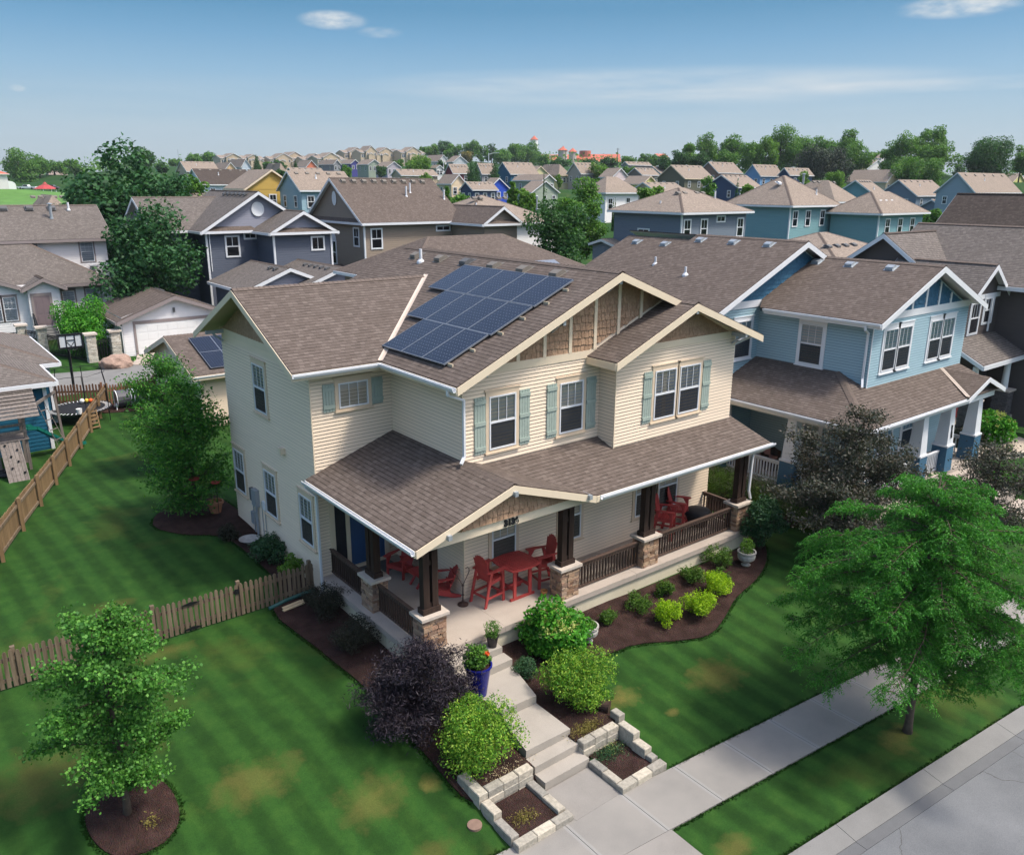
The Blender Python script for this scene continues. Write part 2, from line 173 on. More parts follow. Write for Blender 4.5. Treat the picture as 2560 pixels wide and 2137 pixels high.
# lawn
def lawn(name,blades=False):
    m,t,b=nodemat(name); v=coord(t,'Object') if not blades else None
    if blades:
        g=nd(t,'NewGeometry'); v=g.outputs['Position']
    big=noise(t,v,.28,5,.6,.3); mid=noise(t,v,2.1,5,.65); fine=noise(t,v,34,5,.75)
    st=nd(t,'TexWave',wave_type='BANDS',bands_direction='X'); st.inputs['Scale'].default_value=.42; st.inputs['Distortion'].default_value=.5; st.inputs['Detail'].default_value=1
    mp=nd(t,'Mapping'); mp.inputs['Rotation'].default_value=(0,0,R(-4)); t.links.new(v,mp.inputs[0]); t.links.new(mp.outputs[0],st.inputs[0])
    col=ramp(t,mid,[(.25,(.013,.042,.008)),(.5,(.019,.058,.010)),(.75,(.030,.076,.013))]); col=mix(t,.40,col,ramp(t,st.outputs[1],[(.2,(.30,.30,.30)),(.8,(.70,.70,.70))]),'OVERLAY')
    dry=ramp(t,big,[(.55,(0,0,0)),(.74,(.55,.55,.55))]); col=mix(t,dry,col,(.10,.105,.022))
    # worn patches that the lawn has
    for (x,y,rx,ry,k) in [(1.25,-4.9,0.54,0.36,0.60),(3.9,-5.6,0.83,0.54,0.44),(-7,-2.5,0.94,0.58,0.36),(-5.2,-4.2,0.79,0.58,0.36),(-4,-4.5,0.22,0.22,0.48),(-0.1,-9.3,0.58,0.29,0.40),(2,-5.9,0.22,0.14,0.48),(-10.6,0,0.94,1.01,0.32),(-7.1,3.2,0.72,0.36,0.32),(-7.5,6.5,0.58,0.29,0.24),(5.6,-9.6,0.65,0.36,0.48),(-10.5,-3.5,0.43,0.72,0.28),(-4.9,-6,0.58,0.43,0.28)]:
        s=nd(t,'VectorMath',operation='SUBTRACT'); s.inputs[1].default_value=(x,y,0); t.links.new(v,s.inputs[0]); q=nd(t,'VectorMath',operation='MULTIPLY'); q.inputs[1].default_value=(1/rx,1/ry,0); t.links.new(s.outputs[0],q.inputs[0]); le=nd(t,'VectorMath',operation='LENGTH'); t.links.new(q.outputs[0],le.inputs[0])
        a=nd(t,'Math',operation='MULTIPLY_ADD'); a.inputs[1].default_value=2.6; t.links.new(mid,a.inputs[0]); t.links.new(le.outputs['Value'],a.inputs[2]); r=nd(t,'MapRange'); r.inputs[1].default_value=2.45; r.inputs[2].default_value=1.55; r.inputs[3].default_value=0; r.inputs[4].default_value=k; t.links.new(a.outputs[0],r.inputs[0]); col=mix(t,r.outputs[0],col,(.17,.135,.04))
    if blades:
        col=mix(t,.5,col,ramp(t,nd(t,'NewGeometry').outputs['Random Per Island'],[(0,(.40,.40,.36)),(1,(.72,.72,.66))]),'OVERLAY')
    else: col=mix(t,.6,col,ramp(t,fine,[(.3,(.30,.31,.28)),(.7,(.70,.70,.66))]),'OVERLAY'); bump(t,b,fine,.35,.02)
    t.links.new(col,b.inputs['Base Color']); b.inputs['Roughness'].default_value=.9; b.inputs['Specular IOR Level'].default_value=.12
    if blades: tr=nd(t,'BsdfTranslucent'); t.links.new(col,tr.inputs[0]); ms=nd(t,'MixShader'); ms.inputs[0].default_value=.5; t.links.new(b.outputs[0],ms.inputs[1]); t.links.new(tr.outputs[0],ms.inputs[2]); t.links.new(ms.outputs[0],t.nodes['Material Output'].inputs[0])
lawn('lawn'); lawn('lawn_blades',True)
m,t,b=nodemat('mulch'); v=coord(t); vo=nd(t,'TexVoronoi'); vo.inputs['Scale'].default_value=38; t.links.new(v,vo.inputs[0]); f=noise(t,v,3,4); col=mix(t,.6,ramp(t,f,[(.3,(.032,.018,.015)),(.7,(.065,.036,.030))]),vo.outputs[1],'OVERLAY'); col=mix(t,.75,col,ramp(t,f,[(.3,(.030,.017,.014)),(.7,(.062,.036,.030))])); t.links.new(col,b.inputs['Base Color']); b.inputs['Roughness'].default_value=.95; b.inputs['Specular IOR Level'].default_value=.1; bump(t,b,vo.outputs[0],1,.03)

# ---------------------------------------------------------------- mesh helpers
OFF={}
def put(o,label=None,cat=None,group=None,kind=None):
    for k,v in (('label',label),('category',cat),('group',group),('kind',kind)):
        if v: o[k]=v
    return o
def thing(name,loc,label,cat,group=None):
    o=bpy.data.objects.new(name,None); COL.objects.link(o); o.location=loc; o.empty_display_size=.3; OFF[o]=Vector(loc); return put(o,label,cat,group)
class MB:
    def __init__(s): s.v=[];s.f=[];s.m=[];s.uv=[]
    def poly(s,pts,m=0,uv=None):
        n=len(s.v); s.v+=[tuple(p) for p in pts]; s.f.append(list(range(n,n+len(pts)))); s.m.append(m); s.uv+=(uv or [(0,0)]*len(pts))
    def mesh(s,vs,fs,m=0):
        n=len(s.v); s.v+=[tuple(p) for p in vs]
        for f in fs: s.f.append([n+i for i in f]); s.m.append(m); s.uv+=[(0,0)]*len(f)
    def box(s,x0,x1,y0,y1,z0,z1,m=0):
        s.mesh([(x0,y0,z0),(x1,y0,z0),(x1,y1,z0),(x0,y1,z0),(x0,y0,z1),(x1,y0,z1),(x1,y1,z1),(x0,y1,z1)],[(0,3,2,1),(4,5,6,7),(0,1,5,4),(1,2,6,5),(2,3,7,6),(3,0,4,7)],m)
    def beam(s,p0,p1,w,h,up=(0,0,1),m=0,w1=None,h1=None):
        """bar of section w x h between two points"""
        p0,p1=Vector(p0),Vector(p1); d=(p1-p0).normalized(); u=Vector(up); r=d.cross(u)
        if r.length<1e-4: r=d.cross(Vector((1,0,0)))
        r.normalize(); u=r.cross(d); w1=w if w1 is None else w1; h1=h if h1 is None else h1; vs=[]
        for p,a,b in ((p0,w/2,h/2),(p1,w1/2,h1/2)): vs+=[p-r*a-u*b,p+r*a-u*b,p+r*a+u*b,p-r*a+u*b]
        s.mesh(vs,[(0,3,2,1),(4,5,6,7),(0,1,5,4),(1,2,6,5),(2,3,7,6),(3,0,4,7)],m)
    def tube(s,pts,rad,n=8,m=0,cap=True):
        pts=[Vector(p) for p in pts]; rad=rad if isinstance(rad,(list,tuple)) else [rad]*len(pts); vs=[];k=len(pts)
        ref=Vector((0,0,1)) if abs((pts[-1]-pts[0]).normalized().z)<.9 else Vector((1,0,0))
        for i,p in enumerate(pts):
            d=(pts[min(i+1,k-1)]-pts[max(i-1,0)]).normalized(); a=d.cross(ref).normalized(); b=d.cross(a)
            for j in range(n): t=2*math.pi*j/n; vs.append(p+(a*math.cos(t)+b*math.sin(t))*rad[i])
        fs=[(i*n+j,i*n+(j+1)%n,(i+1)*n+(j+1)%n,(i+1)*n+j) for i in range(k-1) for j in range(n)]
        if cap: fs+=[tuple(range(n))[::-1],tuple(range((k-1)*n,k*n))]
        s.mesh(vs,fs,m)
    def lathe(s,c,prof,n=20,m=0,wob=None):
        vs=[];k=len(prof)
        for r,z in prof:
            for j in range(n):
                t=2*math.pi*j/n; rr=r*(1+(wob(t,z) if wob else 0)); vs.append((c[0]+rr*math.cos(t),c[1]+rr*math.sin(t),c[2]+z))
        s.mesh(vs,[(i*n+j,i*n+(j+1)%n,(i+1)*n+(j+1)%n,(i+1)*n+j) for i in range(k-1) for j in range(n)]+[tuple(range(n))[::-1],tuple(range((k-1)*n,k*n))],m)
    def prism(s,poly,z0,z1,m=0):
        n=len(poly); s.mesh([(x,y,z0) for x,y in poly]+[(x,y,z1) for x,y in poly],[tuple(range(n))[::-1],tuple(range(n,2*n))]+[(i,(i+1)%n,n+(i+1)%n,n+i) for i in range(n)],m)
    def build(s,name,mats,parent=None,smooth=False,**k):
        me=bpy.data.meshes.new(name); of=OFF.get(parent,Vector()) if parent is not None else Vector()
        me.from_pydata([(x-of[0],y-of[1],z-of[2]) for x,y,z in s.v],[],s.f)
        for mm in (mats if isinstance(mats,(list,tuple)) else [mats]): me.materials.append(MAT[mm])
        me.polygons.foreach_set('material_index',s.m)
        ul=me.uv_layers.new(name='uv'); ul.data.foreach_set('uv',[c for q in s.uv for c in q])
        if smooth: me.polygons.foreach_set('use_smooth',[True]*len(s.f))
        me.update(); o=bpy.data.objects.new(name,me); COL.objects.link(o)
        if parent is not None: o.parent=parent; OFF[o]=of
        return put(o,**k)
def npmesh(name,V,Fc,mat,parent=None,off=None,**k):
    me=bpy.data.meshes.new(name); of=np.array(OFF[parent]) if parent is not None else np.zeros(3); V=np.asarray(V,np.float32)-of.astype(np.float32); Fc=np.asarray(Fc,np.int32)
    me.vertices.add(len(V)); me.vertices.foreach_set('co',V.ravel()); n=Fc.shape[1]; me.loops.add(Fc.size); me.loops.foreach_set('vertex_index',Fc.ravel()); me.polygons.add(len(Fc))
    me.polygons.foreach_set('loop_start',np.arange(0,Fc.size,n,dtype=np.int32)); me.polygons.foreach_set('loop_total',np.full(len(Fc),n,np.int32)); me.materials.append(MAT[mat]); me.update(calc_edges=True)
    o=bpy.data.objects.new(name,me); COL.objects.link(o)
    if parent is not None: o.parent=parent; OFF[o]=OFF[parent]
    return put(o,**k)
def dup(root,loc,rotz=None,scale=None,label=None,cat=None,group=None):
    r=root.copy(); COL.objects.link(r); r.location=loc
    if rotz is not None: r.rotation_euler=(0,0,rotz)
    if scale is not None: r.scale=(scale,)*3 if isinstance(scale,(int,float)) else scale
    put(r,label,cat,group)
    for ch in list(root.children):
        c=ch.copy(); COL.objects.link(c); c.parent=r
        for g in ch.children: d=g.copy(); COL.objects.link(d); d.parent=c
    return r
# frames on walls: origin, right-hand direction seen from outside, outward normal
class Fr:
    def __init__(s,o,r,n): s.o=Vector(o); s.r=Vector(r); s.n=Vector(n)
    def p(s,a,z,d=0): q=s.o+s.r*a+s.n*d; return (q.x,q.y,z)
def S_(y): return Fr((0,y,0),(1,0,0),(0,-1,0))          # faces -y, a = x
def W_(x): return Fr((x,0,0),(0,-1,0),(-1,0,0))         # faces -x, a = -y
def E_(x): return Fr((x,0,0),(0,1,0),(1,0,0))           # faces +x, a = y
def N_(y): return Fr((0,y,0),(-1,0,0),(0,1,0))          # faces +y, a = -x
def fbox(mb,f,a0,a1,z0,z1,d0,d1,m=0):
    P=[f.p(a0,z0,d0),f.p(a1,z0,d0),f.p(a1,z0,d1),f.p(a0,z0,d1),f.p(a0,z1,d0),f.p(a1,z1,d0),f.p(a1,z1,d1),f.p(a0,z1,d1)]
    mb.mesh(P,[(0,3,2,1)[::-1],(4,5,6,7)[::-1],(0,1,5,4)[::-1],(1,2,6,5)[::-1],(2,3,7,6)[::-1],(3,0,4,7)[::-1]],m)
def clipz(poly,z,keep_above):
    out=[];n=len(poly)
    for i in range(n):
        a,b=poly[i],poly[(i+1)%n]; ia=(a[1]>=z)==keep_above or a[1]==z; ib=(b[1]>=z)==keep_above or b[1]==z
        if ia: out.append(a)
        if ia!=ib and a[1]!=b[1]: t=(z-a[1])/(b[1]-a[1]); out.append((a[0]+t*(b[0]-a[0]),z))
    return out
def lap(mb,f,poly,step=.102,lip=.022,m=0,z0=None):
    """convex polygon in (a,z) clad with overlapping boards"""
    zs=[q[1] for q in poly]; z=min(zs) if z0 is None else z0; zt=max(zs)
    while z<zt-1e-4:
        c=clipz(clipz(poly,z,True),min(z+step,zt),False)
        if len(c)>2:
            mb.poly([f.p(a,zz,lip*(1-(zz-z)/step)) for a,zz in c],m)
            lo=[q[0] for q in c if abs(q[1]-z)<1e-6]
            if len(lo)>1: mb.poly([f.p(min(lo),z,0),f.p(max(lo),z,0),f.p(max(lo),z,lip),f.p(min(lo),z,lip)],m)
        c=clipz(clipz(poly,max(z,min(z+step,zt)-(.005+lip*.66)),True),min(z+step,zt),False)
        if len(c)>2 and z+step<zt-.01: mb.poly([f.p(a,zz,lip*(1-(zz-z)/step)+.003) for a,zz in c],m+1)  # dark strip below the next board: lap shadow line put into colour
        z+=step
def flat(mb,f,poly,d=0,m=0): mb.poly([f.p(a,z,d) for a,z in poly],m)
def shakes(mb,f,poly,step=.21,wid=.17,lip=.034,seed=1,m=0):
    rn=random.Random(seed); zs=[q[1] for q in poly]; z=min(zs); flat(mb,f,poly,0,m)
    while z<max(zs)-.01:
        c=clipz(clipz(poly,z,True),min(z+step,max(zs)),False)
        if len(c)>2:
            a=min(q[0] for q in c); a1=max(q[0] for q in c); a-=rn.random()*wid
            while a<a1:
                w=wid*rn.uniform(.6,1.3); cc=clipa(clipa(c,a+.007,True),a+w-.007,False); dz=rn.uniform(0,.035)
                if len(cc)>2:
                    mb.poly([f.p(x,max(zz-(dz if abs(zz-z)<1e-6 and z>min(zs)+.01 else 0),0),lip*(1-(zz-z)/step)+.004) for x,zz in cc],m)
                a+=w
        z+=step
def clipa(poly,a_,keep): return [(y,x) for x,y in [(q[0],q[1]) for q in clipz([(z,a) for a,z in poly],a_,keep)]] if poly else []
def plane_uv(pts):
    P=[Vector(p) for p in pts]; n=Vector((0,0,0))
    for i in range(len(P)): a,b=P[i],P[(i+1)%len(P)]; n+=a.cross(b)
    n.normalize(); n=n if n.z>0 else -n; h=Vector((0,0,1)).cross(n)
    h=h.normalized() if h.length>1e-4 else Vector((1,0,0)); u=n.cross(h); return [(p.dot(h),p.dot(u)) for p in P],n
def roofpl(mb,pts,th=.05,m=0,ms=1):
    """roof plane: shingled top, edge and soffit underside"""
    uv,n=plane_uv(pts); P=[Vector(p) for p in pts]
    a=Vector((0,0,0))
    for i in range(len(P)): a+=P[i].cross(P[(i+1)%len(P)])
    if a.z<0: P=P[::-1]; uv=uv[::-1]
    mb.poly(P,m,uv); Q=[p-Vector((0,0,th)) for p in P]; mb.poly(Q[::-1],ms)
    for i in range(len(P)): j=(i+1)%len(P); mb.poly([P[i],Q[i],Q[j],P[j]],m,[(0,0),(0,th),(.1,th),(.1,0)])
def fascia(mb,p0,p1,out,h=.2,t=.03,drop=.03,m=0):
    p0,p1,out=Vector(p0),Vector(p1),Vector(out).normalized(); z=Vector((0,0,1)); a=[p0-z*drop,p1-z*drop]; vs=[a[0],a[1],a[1]-z*h,a[0]-z*h]; vs+=[v+out*t for v in vs]
    mb.mesh(vs,[(0,1,2,3),(7,6,5,4),(0,4,5,1),(1,5,6,2),(2,6,7,3),(3,7,4,0)],m)
def gutter(mb,p0,p1,out,m=0,w=.115):
    p0,p1,out=Vector(p0),Vector(p1),Vector(out).normalized(); z=Vector((0,0,1)); d=(p1-p0).normalized()
    prof=[(.0,-.01),(.0,-.12),(w*.7,-.12),(w,-.05),(w,-.005),(w-.018,-.005),(w-.018,-.05),(w*.66,-.105),(.012,-.105),(.012,-.01)]
    A=[p0+out*a+z*b for a,b in prof]; B=[p1+out*a+z*b for a,b in prof]; n=len(prof)
    mb.mesh(A+B,[(i,(i+1)%n,n+(i+1)%n,n+i) for i in range(n)]+[tuple(range(n)),tuple(range(n,2*n))[::-1]],m)
def window(par,f,a0,a1,z0,z1,case='tan_casing',sash='white_paint',cw=.11,style='dh',blind=None,top=None,lites=3,rows=1,sill=True,nm='window'):
    """frame with sashes; children: pane, blind or curtain, sill.  a0..a1,z0..z1 = outside of the white sash frame"""
    mb=MB()
    for q in ((a0-cw,a0,z0-cw*.6,z1+cw*1.35),(a1,a1+cw,z0-cw*.6,z1+cw*1.35),(a0,a1,z1,z1+cw*1.35)): fbox(mb,f,*q,.0,.042,0)
    fbox(mb,f,a0,a1,z0-cw*.6,z0,0,.042,0)
    fbox(mb,f,a0-cw-.04,a1+cw+.04,z1+cw*1.35,z1+cw*1.35+.035,0,.062,0)
    s=.042; zm=(z0+z1)/2+ (.0 if style!='dh' else .02)
    for q in ((a0,a0+s,z0,z1),(a1-s,a1,z0,z1),(a0+s,a1-s,z1-s,z1),(a0+s,a1-s,z0,z0+s)): fbox(mb,f,*q,0,.06,1)
    if style=='dh': fbox(mb,f,a0+s,a1-s,zm-.028,zm+.028,0,.056,1)
    zt0=zm+.028 if style=='dh' else z0+s
    for i in range(1,lites): a=a0+s+(a1-a0-2*s)*i/lites; fbox(mb,f,a-.008,a+.008,zt0,z1-s,.028,.042,1)
    for i in range(1,rows): z=zt0+(z1-s-zt0)*i/rows; fbox(mb,f,a0+s,a1-s,z-.011,z+.011,.028,.049,1)
    w=mb.build(nm,[case,sash],par)
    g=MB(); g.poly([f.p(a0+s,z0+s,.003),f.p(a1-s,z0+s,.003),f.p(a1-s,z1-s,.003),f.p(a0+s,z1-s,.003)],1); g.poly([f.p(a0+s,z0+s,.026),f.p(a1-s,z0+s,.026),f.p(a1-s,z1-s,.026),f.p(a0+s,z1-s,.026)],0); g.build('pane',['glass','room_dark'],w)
    if blind:
        b=MB(); bt=z1-s; bb={'full':z0+s,'half':zm,'top':z1-s-.14,'third':zm-.15}[blind.split('_')[0]]
        if 'cur' in blind:
            k=.36*(a1-a0) if 'open' in blind else .5*(a1-a0)
            for x0,x1 in ((a0+s,a0+s+k),(a1-s-k,a1-s)):
                nn=9
                for i in range(nn):
                    xa=x0+(x1-x0)*i/nn; xb=x0+(x1-x0)*(i+1)/nn; da=.010+.006*(i%2); db=.010+.006*((i+1)%2); b.poly([f.p(xa,bb,da),f.p(xb,bb,db),f.p(xb,bt,db),f.p(xa,bt,da)],0)
            b.build('curtain','curtain',w)
        else:
            z=bb+.01
            while z<bt-.012: b.poly([f.p(a0+s,z,.018),f.p(a1-s,z,.018),f.p(a1-s,z+.034,.008),f.p(a0+s,z+.034,.008)],0); z+=.045
            b.build('blind','blind',w)
    if style=='dh' and case!='trim_mauve': q=MB(); q.poly([f.p(a0+s,z0+s,.034),f.p(a1-s,z0+s,.034),f.p(a1-s,zm-.028,.034),f.p(a0+s,zm-.028,.034)]); q.build('insect_screen','insect_screen',w)
    if sill: q=MB(); fbox(q,f,a0-cw-.03,a1+cw+.03,z0-cw*.6-.045,z0-cw*.6,0,.085,0); q.build('sill',case,w)
    return w
def farwin(par,f,a0,a1,z0,z1,trim='white_paint'):
    mb=MB(); t=.13
    for q in ((a0-t,a0,z0-t,z1+t),(a1,a1+t,z0-t,z1+t),(a0,a1,z1,z1+t),(a0,a1,z0-t,z0)): fbox(mb,f,*q,0,.06)
    zm=(z0+z1)/2
    if z1-z0>.9: fbox(mb,f,a0,a1,zm-.04,zm+.04,0,.05)
    am=(a0+a1)/2
    fbox(mb,f,am-.02,am+.02,zm+.04 if z1-z0>.9 else z0,z1,0,.045)
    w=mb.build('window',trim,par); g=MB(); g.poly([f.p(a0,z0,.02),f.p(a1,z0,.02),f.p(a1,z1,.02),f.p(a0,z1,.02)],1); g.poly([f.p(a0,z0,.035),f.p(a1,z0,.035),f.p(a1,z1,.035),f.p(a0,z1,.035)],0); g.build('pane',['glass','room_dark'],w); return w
def text(par,s,loc,rot,size,mat,name='house_number',ext=.012,vertical=False):
    cu=bpy.data.curves.new('t','FONT'); cu.body='\n'.join(s) if vertical else s; cu.size=size; cu.extrude=ext; cu.bevel_depth=.004; cu.space_line=.78; cu.align_x='CENTER'; cu.offset=.011; to=bpy.data.objects.new('t',cu); COL.objects.link(to)
    bpy.context.view_layer.update(); me=bpy.data.meshes.new_from_object(to.evaluated_get(bpy.context.evaluated_depsgraph_get())); bpy.data.objects.remove(to); me.materials.clear(); me.materials.append(MAT[mat])
    o=bpy.data.objects.new(name,me); COL.objects.link(o); o.parent=par; o.location=Vector(loc)-OFF[par]; o.rotation_euler=rot; OFF[o]=OFF[par]; return o
def roofvent(par,loc,n,mat='vent_tan',s=1,name='roof_vent'):
    """low square attic vent lying on a slope with normal n"""
    n=Vector(n).normalized(); h=Vector((0,0,1)).cross(n).normalized(); u=n.cross(h); mb=MB(); p=Vector(loc)
    def fr(a,b,c): return p+h*a*s+u*b*s+n*c*s
    prof=[(-.19,0),(-.19,.06),(-.15,.13),(.10,.13),(.16,.09),(.24,.0)]
    A=[fr(-.17,b,c) for b,c in prof]; B=[fr(.17,b,c) for b,c in prof]; k=len(prof); mb.mesh(A+B,[(i,(i+1)%k,k+(i+1)%k,k+i) for i in range(k)]+[tuple(range(k))[::-1],tuple(range(k,2*k))])
    mb.mesh([fr(-.24,-.24,.008),fr(.24,-.24,.008),fr(.24,.3,.008),fr(-.24,.3,.008)],[(0,1,2,3)]); return mb.build(name,mat,par)
def ventpipe(par,loc,h=.45,r=.05,mat='white_paint',cap=False):
    mb=MB(); x,y,z=loc; mb.tube([(x,y,z-.1),(x,y,z+h)],r,10); mb.lathe((x,y,z),[(.15,-.06),(.14,.02),(r*1.2,.10)],10)
    if cap: mb.lathe((x,y,z+h),[(r*1.9,-.02),(r*1.9,.03),(.02,.10)],10)
    return mb.build('vent_pipe',mat,par)
# ---------------------------------------------------------------- the land
ROWS=[]; exec_rows=None
def lerp(x,tab):
    if x<=tab[0][0]: return tab[0][1]
    for (a,b),(c,d) in zip(tab,tab[1:]):
        if x<=c: return b+(d-b)*(x-a)/(c-a)
    return tab[-1][1]
NEAR=[(-20,-1.4),(-18.4,-1.42),(-18,-1.56),(-10.9,-1.58),(-10.45,-1.56),(-9.95,-1.40),(-8.3,-1.36),(-7.0,-1.35),(-5,-1.06),(-3,-.74),(-1.6,-.60),(4,-.56),(11,-.28),(24,-.40),(30,-.30)]
CP=[(-9,20,-.5),(-3,28,-.35),(0,35,0),(5,40,0),(-6,48,0),(10,47,.9),(22,46,1.6),(15,22,-.3),(25,18,-.1),(33,12,-.2),(46,60,1.1),(45,20,.5),(-25,30,-.3),(-30,60,0),(-20,5,-.7),(-40,100,1),(40,-20,-1.4),(60,0,.3),(0,-60,-1),(-60,-40,-1),(100,-60,0)]
def gz(x,y):
    t=y+.095*x; a=lerp(t,NEAR)
    if -3.6<x<.6 and -7.15<y<-5.55: a=min(a,-1.36)
    k=max((y-12)/16,(x-33)/30,(-x-16)/20,(-t-24)/30,0)
    if k<=0: return a
    k=min(k,1); k=k*k*(3-2*k); X=CPA[:,0]-x; Y=CPA[:,1]-y; D=(X*X+Y*Y+16)**-1.6; return a*(1-k)+k*float((D*CPA[:,2]).sum()/D.sum())

FH=[
('X',32.5,122.2,13.2,8.8,4.5,2.4,'paleblue'),
('Y',33.4,92.1,12.8,8.0,3.9,2.5,'mustard'),
('X',33.6,87.9,12.6,8.2,3.7,2.4,'lightblue'),
('Y',75.3,222.6,16.7,11.0,1.6,1.8,'peach'),
('Y',82.8,230.5,17.9,12.5,1.6,2.3,'paleblue'),
('Y',107.1,238.0,18.2,8.8,2.1,2.1,'coral'),
('X',64.1,231.5,16.9,9.5,5.0,2.8,'tan'),
('X',71.5,185.4,15.8,2.5,5.0,2.6,'tan'),
('X',70.6,172.4,14.6,8.2,4.0,2.2,'greige'),
('Y',118.4,242.6,18.7,12.2,1.5,1.5,'grey'),
('Y',128.1,248.3,19.1,8.5,1.9,1.4,'navyv'),
('Y',140.6,212.3,20.1,9.0,2.2,2.1,'white'),
('Y',138.7,200.2,19.5,4.0,2.9,1.9,'palegrey'),
('Y',123.0,225.6,18.6,8.0,2.5,1.6,'sage'),
('Y',122.4,212.4,17.7,7.8,2.6,1.7,'lavender'),
('X',90.2,156.9,14.4,10.5,2.5,1.4,'tan'),
('X',100.1,149.5,15.6,5.2,1.9,2.1,'barnred'),
('Y',121.7,185.9,16.3,3.5,1.3,0.9,'white'),
('Y',77.8,112.8,12.8,5.0,1.8,1.7,'cream'),
('X',77.3,110.1,11.5,6.0,2.2,1.4,'navy'),
('Y',88.7,114.8,12.3,3.0,2.8,2.1,'brightblue'),
('X',110.1,141.8,16.1,8.8,3.1,2.7,'tealnavy'),
('X',111.6,153.9,16.1,5.0,1.9,2.6,'grey'),
('Y',123.8,144.1,15.5,3.8,2.8,1.9,'butter'),
('X',128.2,147.4,16.0,4.2,5.0,2.6,'butter'),
('Y',101.2,114.5,13.1,10.0,1.9,1.2,'sage'),
('Y',97.0,110.6,11.8,4.5,3.7,2.2,'sage'),
('X',130.3,139.3,16.4,7.2,2.7,2.7,'greige'),
('Y',127.9,120.6,14.8,4.5,2.8,2.0,'pink'),
('X',162.9,153.8,17.5,9.8,1.4,0.9,'grey'),
('X',167.2,147.3,16.2,6.2,4.5,2.6,'grey'),
('X',141.8,129.8,15.2,6.5,2.7,1.7,'taupe'),
('X',128.9,106.8,15.3,10.0,4.1,2.8,'olive'),
('Y',117.3,101.7,12.9,6.2,2.4,1.6,'yellow'),
('X',104.2,91.6,11.6,8.8,5.5,2.6,'tan'),
('X',156.3,118.9,16.7,9.8,3.3,2.6,'brown'),
('X',155.9,105.6,15.9,9.2,2.5,2.6,'skyblue'),
('X',152.5,94.7,15.0,9.5,1.6,1.6,'navy'),
('X',115.8,83.0,13.0,7.5,4.0,2.2,'navy'),
('X',100.1,55.1,11.9,7.5,5.0,3.0,'tealgrey'),
('Y',182.1,84.6,14.9,10.5,3.6,2.8,'cream'),
('Y',219.4,109.7,18.4,3.0,6.0,2.7,'white'),
('Y',231.6,114.0,20.4,2.2,2.9,1.4,'white'),
('X',141.3,62.6,12.3,12.8,3.9,2.8,'steel'),
('X',128.6,46.5,13.3,17.5,3.3,3.1,'greyblue'),
('Y',216.2,70.8,14.4,1.8,3.8,2.0,'yellow'),
('X',135.0,53.0,9.0,2.5,3.5,2.0,'steel'),
('X',110.7,53.5,12.0,4.2,5.5,3.4,'tealgrey'),
('X',63.8,430.8,16.2,8.0,5.0,2.5,'tan'),
('Y',64.1,409.7,13.9,13.2,2.3,1.2,'white'),
('X',57.7,421.5,14.3,3.0,4.0,2.0,'tan'),
('X',5.7,102.0,9.5,0.8,6.0,3.0,'white'),
('X',21.6,89.6,9.9,1.2,4.0,2.2,'mustard'),
('Y',133.7,378.8,24.5,10.0,3.7,1.8,'town'),
('Y',143.0,378.1,24.3,9.8,2.9,1.6,'town'),
('Y',156.5,374.3,25.0,9.8,4.5,2.4,'town'),
('Y',163.2,376.0,25.9,12.5,4.5,2.4,'town'),
('Y',168.7,364.6,24.9,8.5,4.5,2.4,'town'),
('Y',172.5,355.1,25.2,11.2,3.0,1.6,'town'),
('Y',169.8,350.6,25.1,10.0,4.5,2.4,'town'),
('Y',194.7,372.2,28.8,9.2,4.5,2.4,'town'),
('Y',195.3,358.5,29.1,8.8,3.3,2.8,'town'),
('Y',203.7,358.4,28.6,8.8,4.5,2.4,'town'),
('Y',210.0,359.8,28.0,6.8,4.5,2.4,'town'),
('Y',214.4,350.1,28.9,8.2,4.5,2.4,'town'),
]
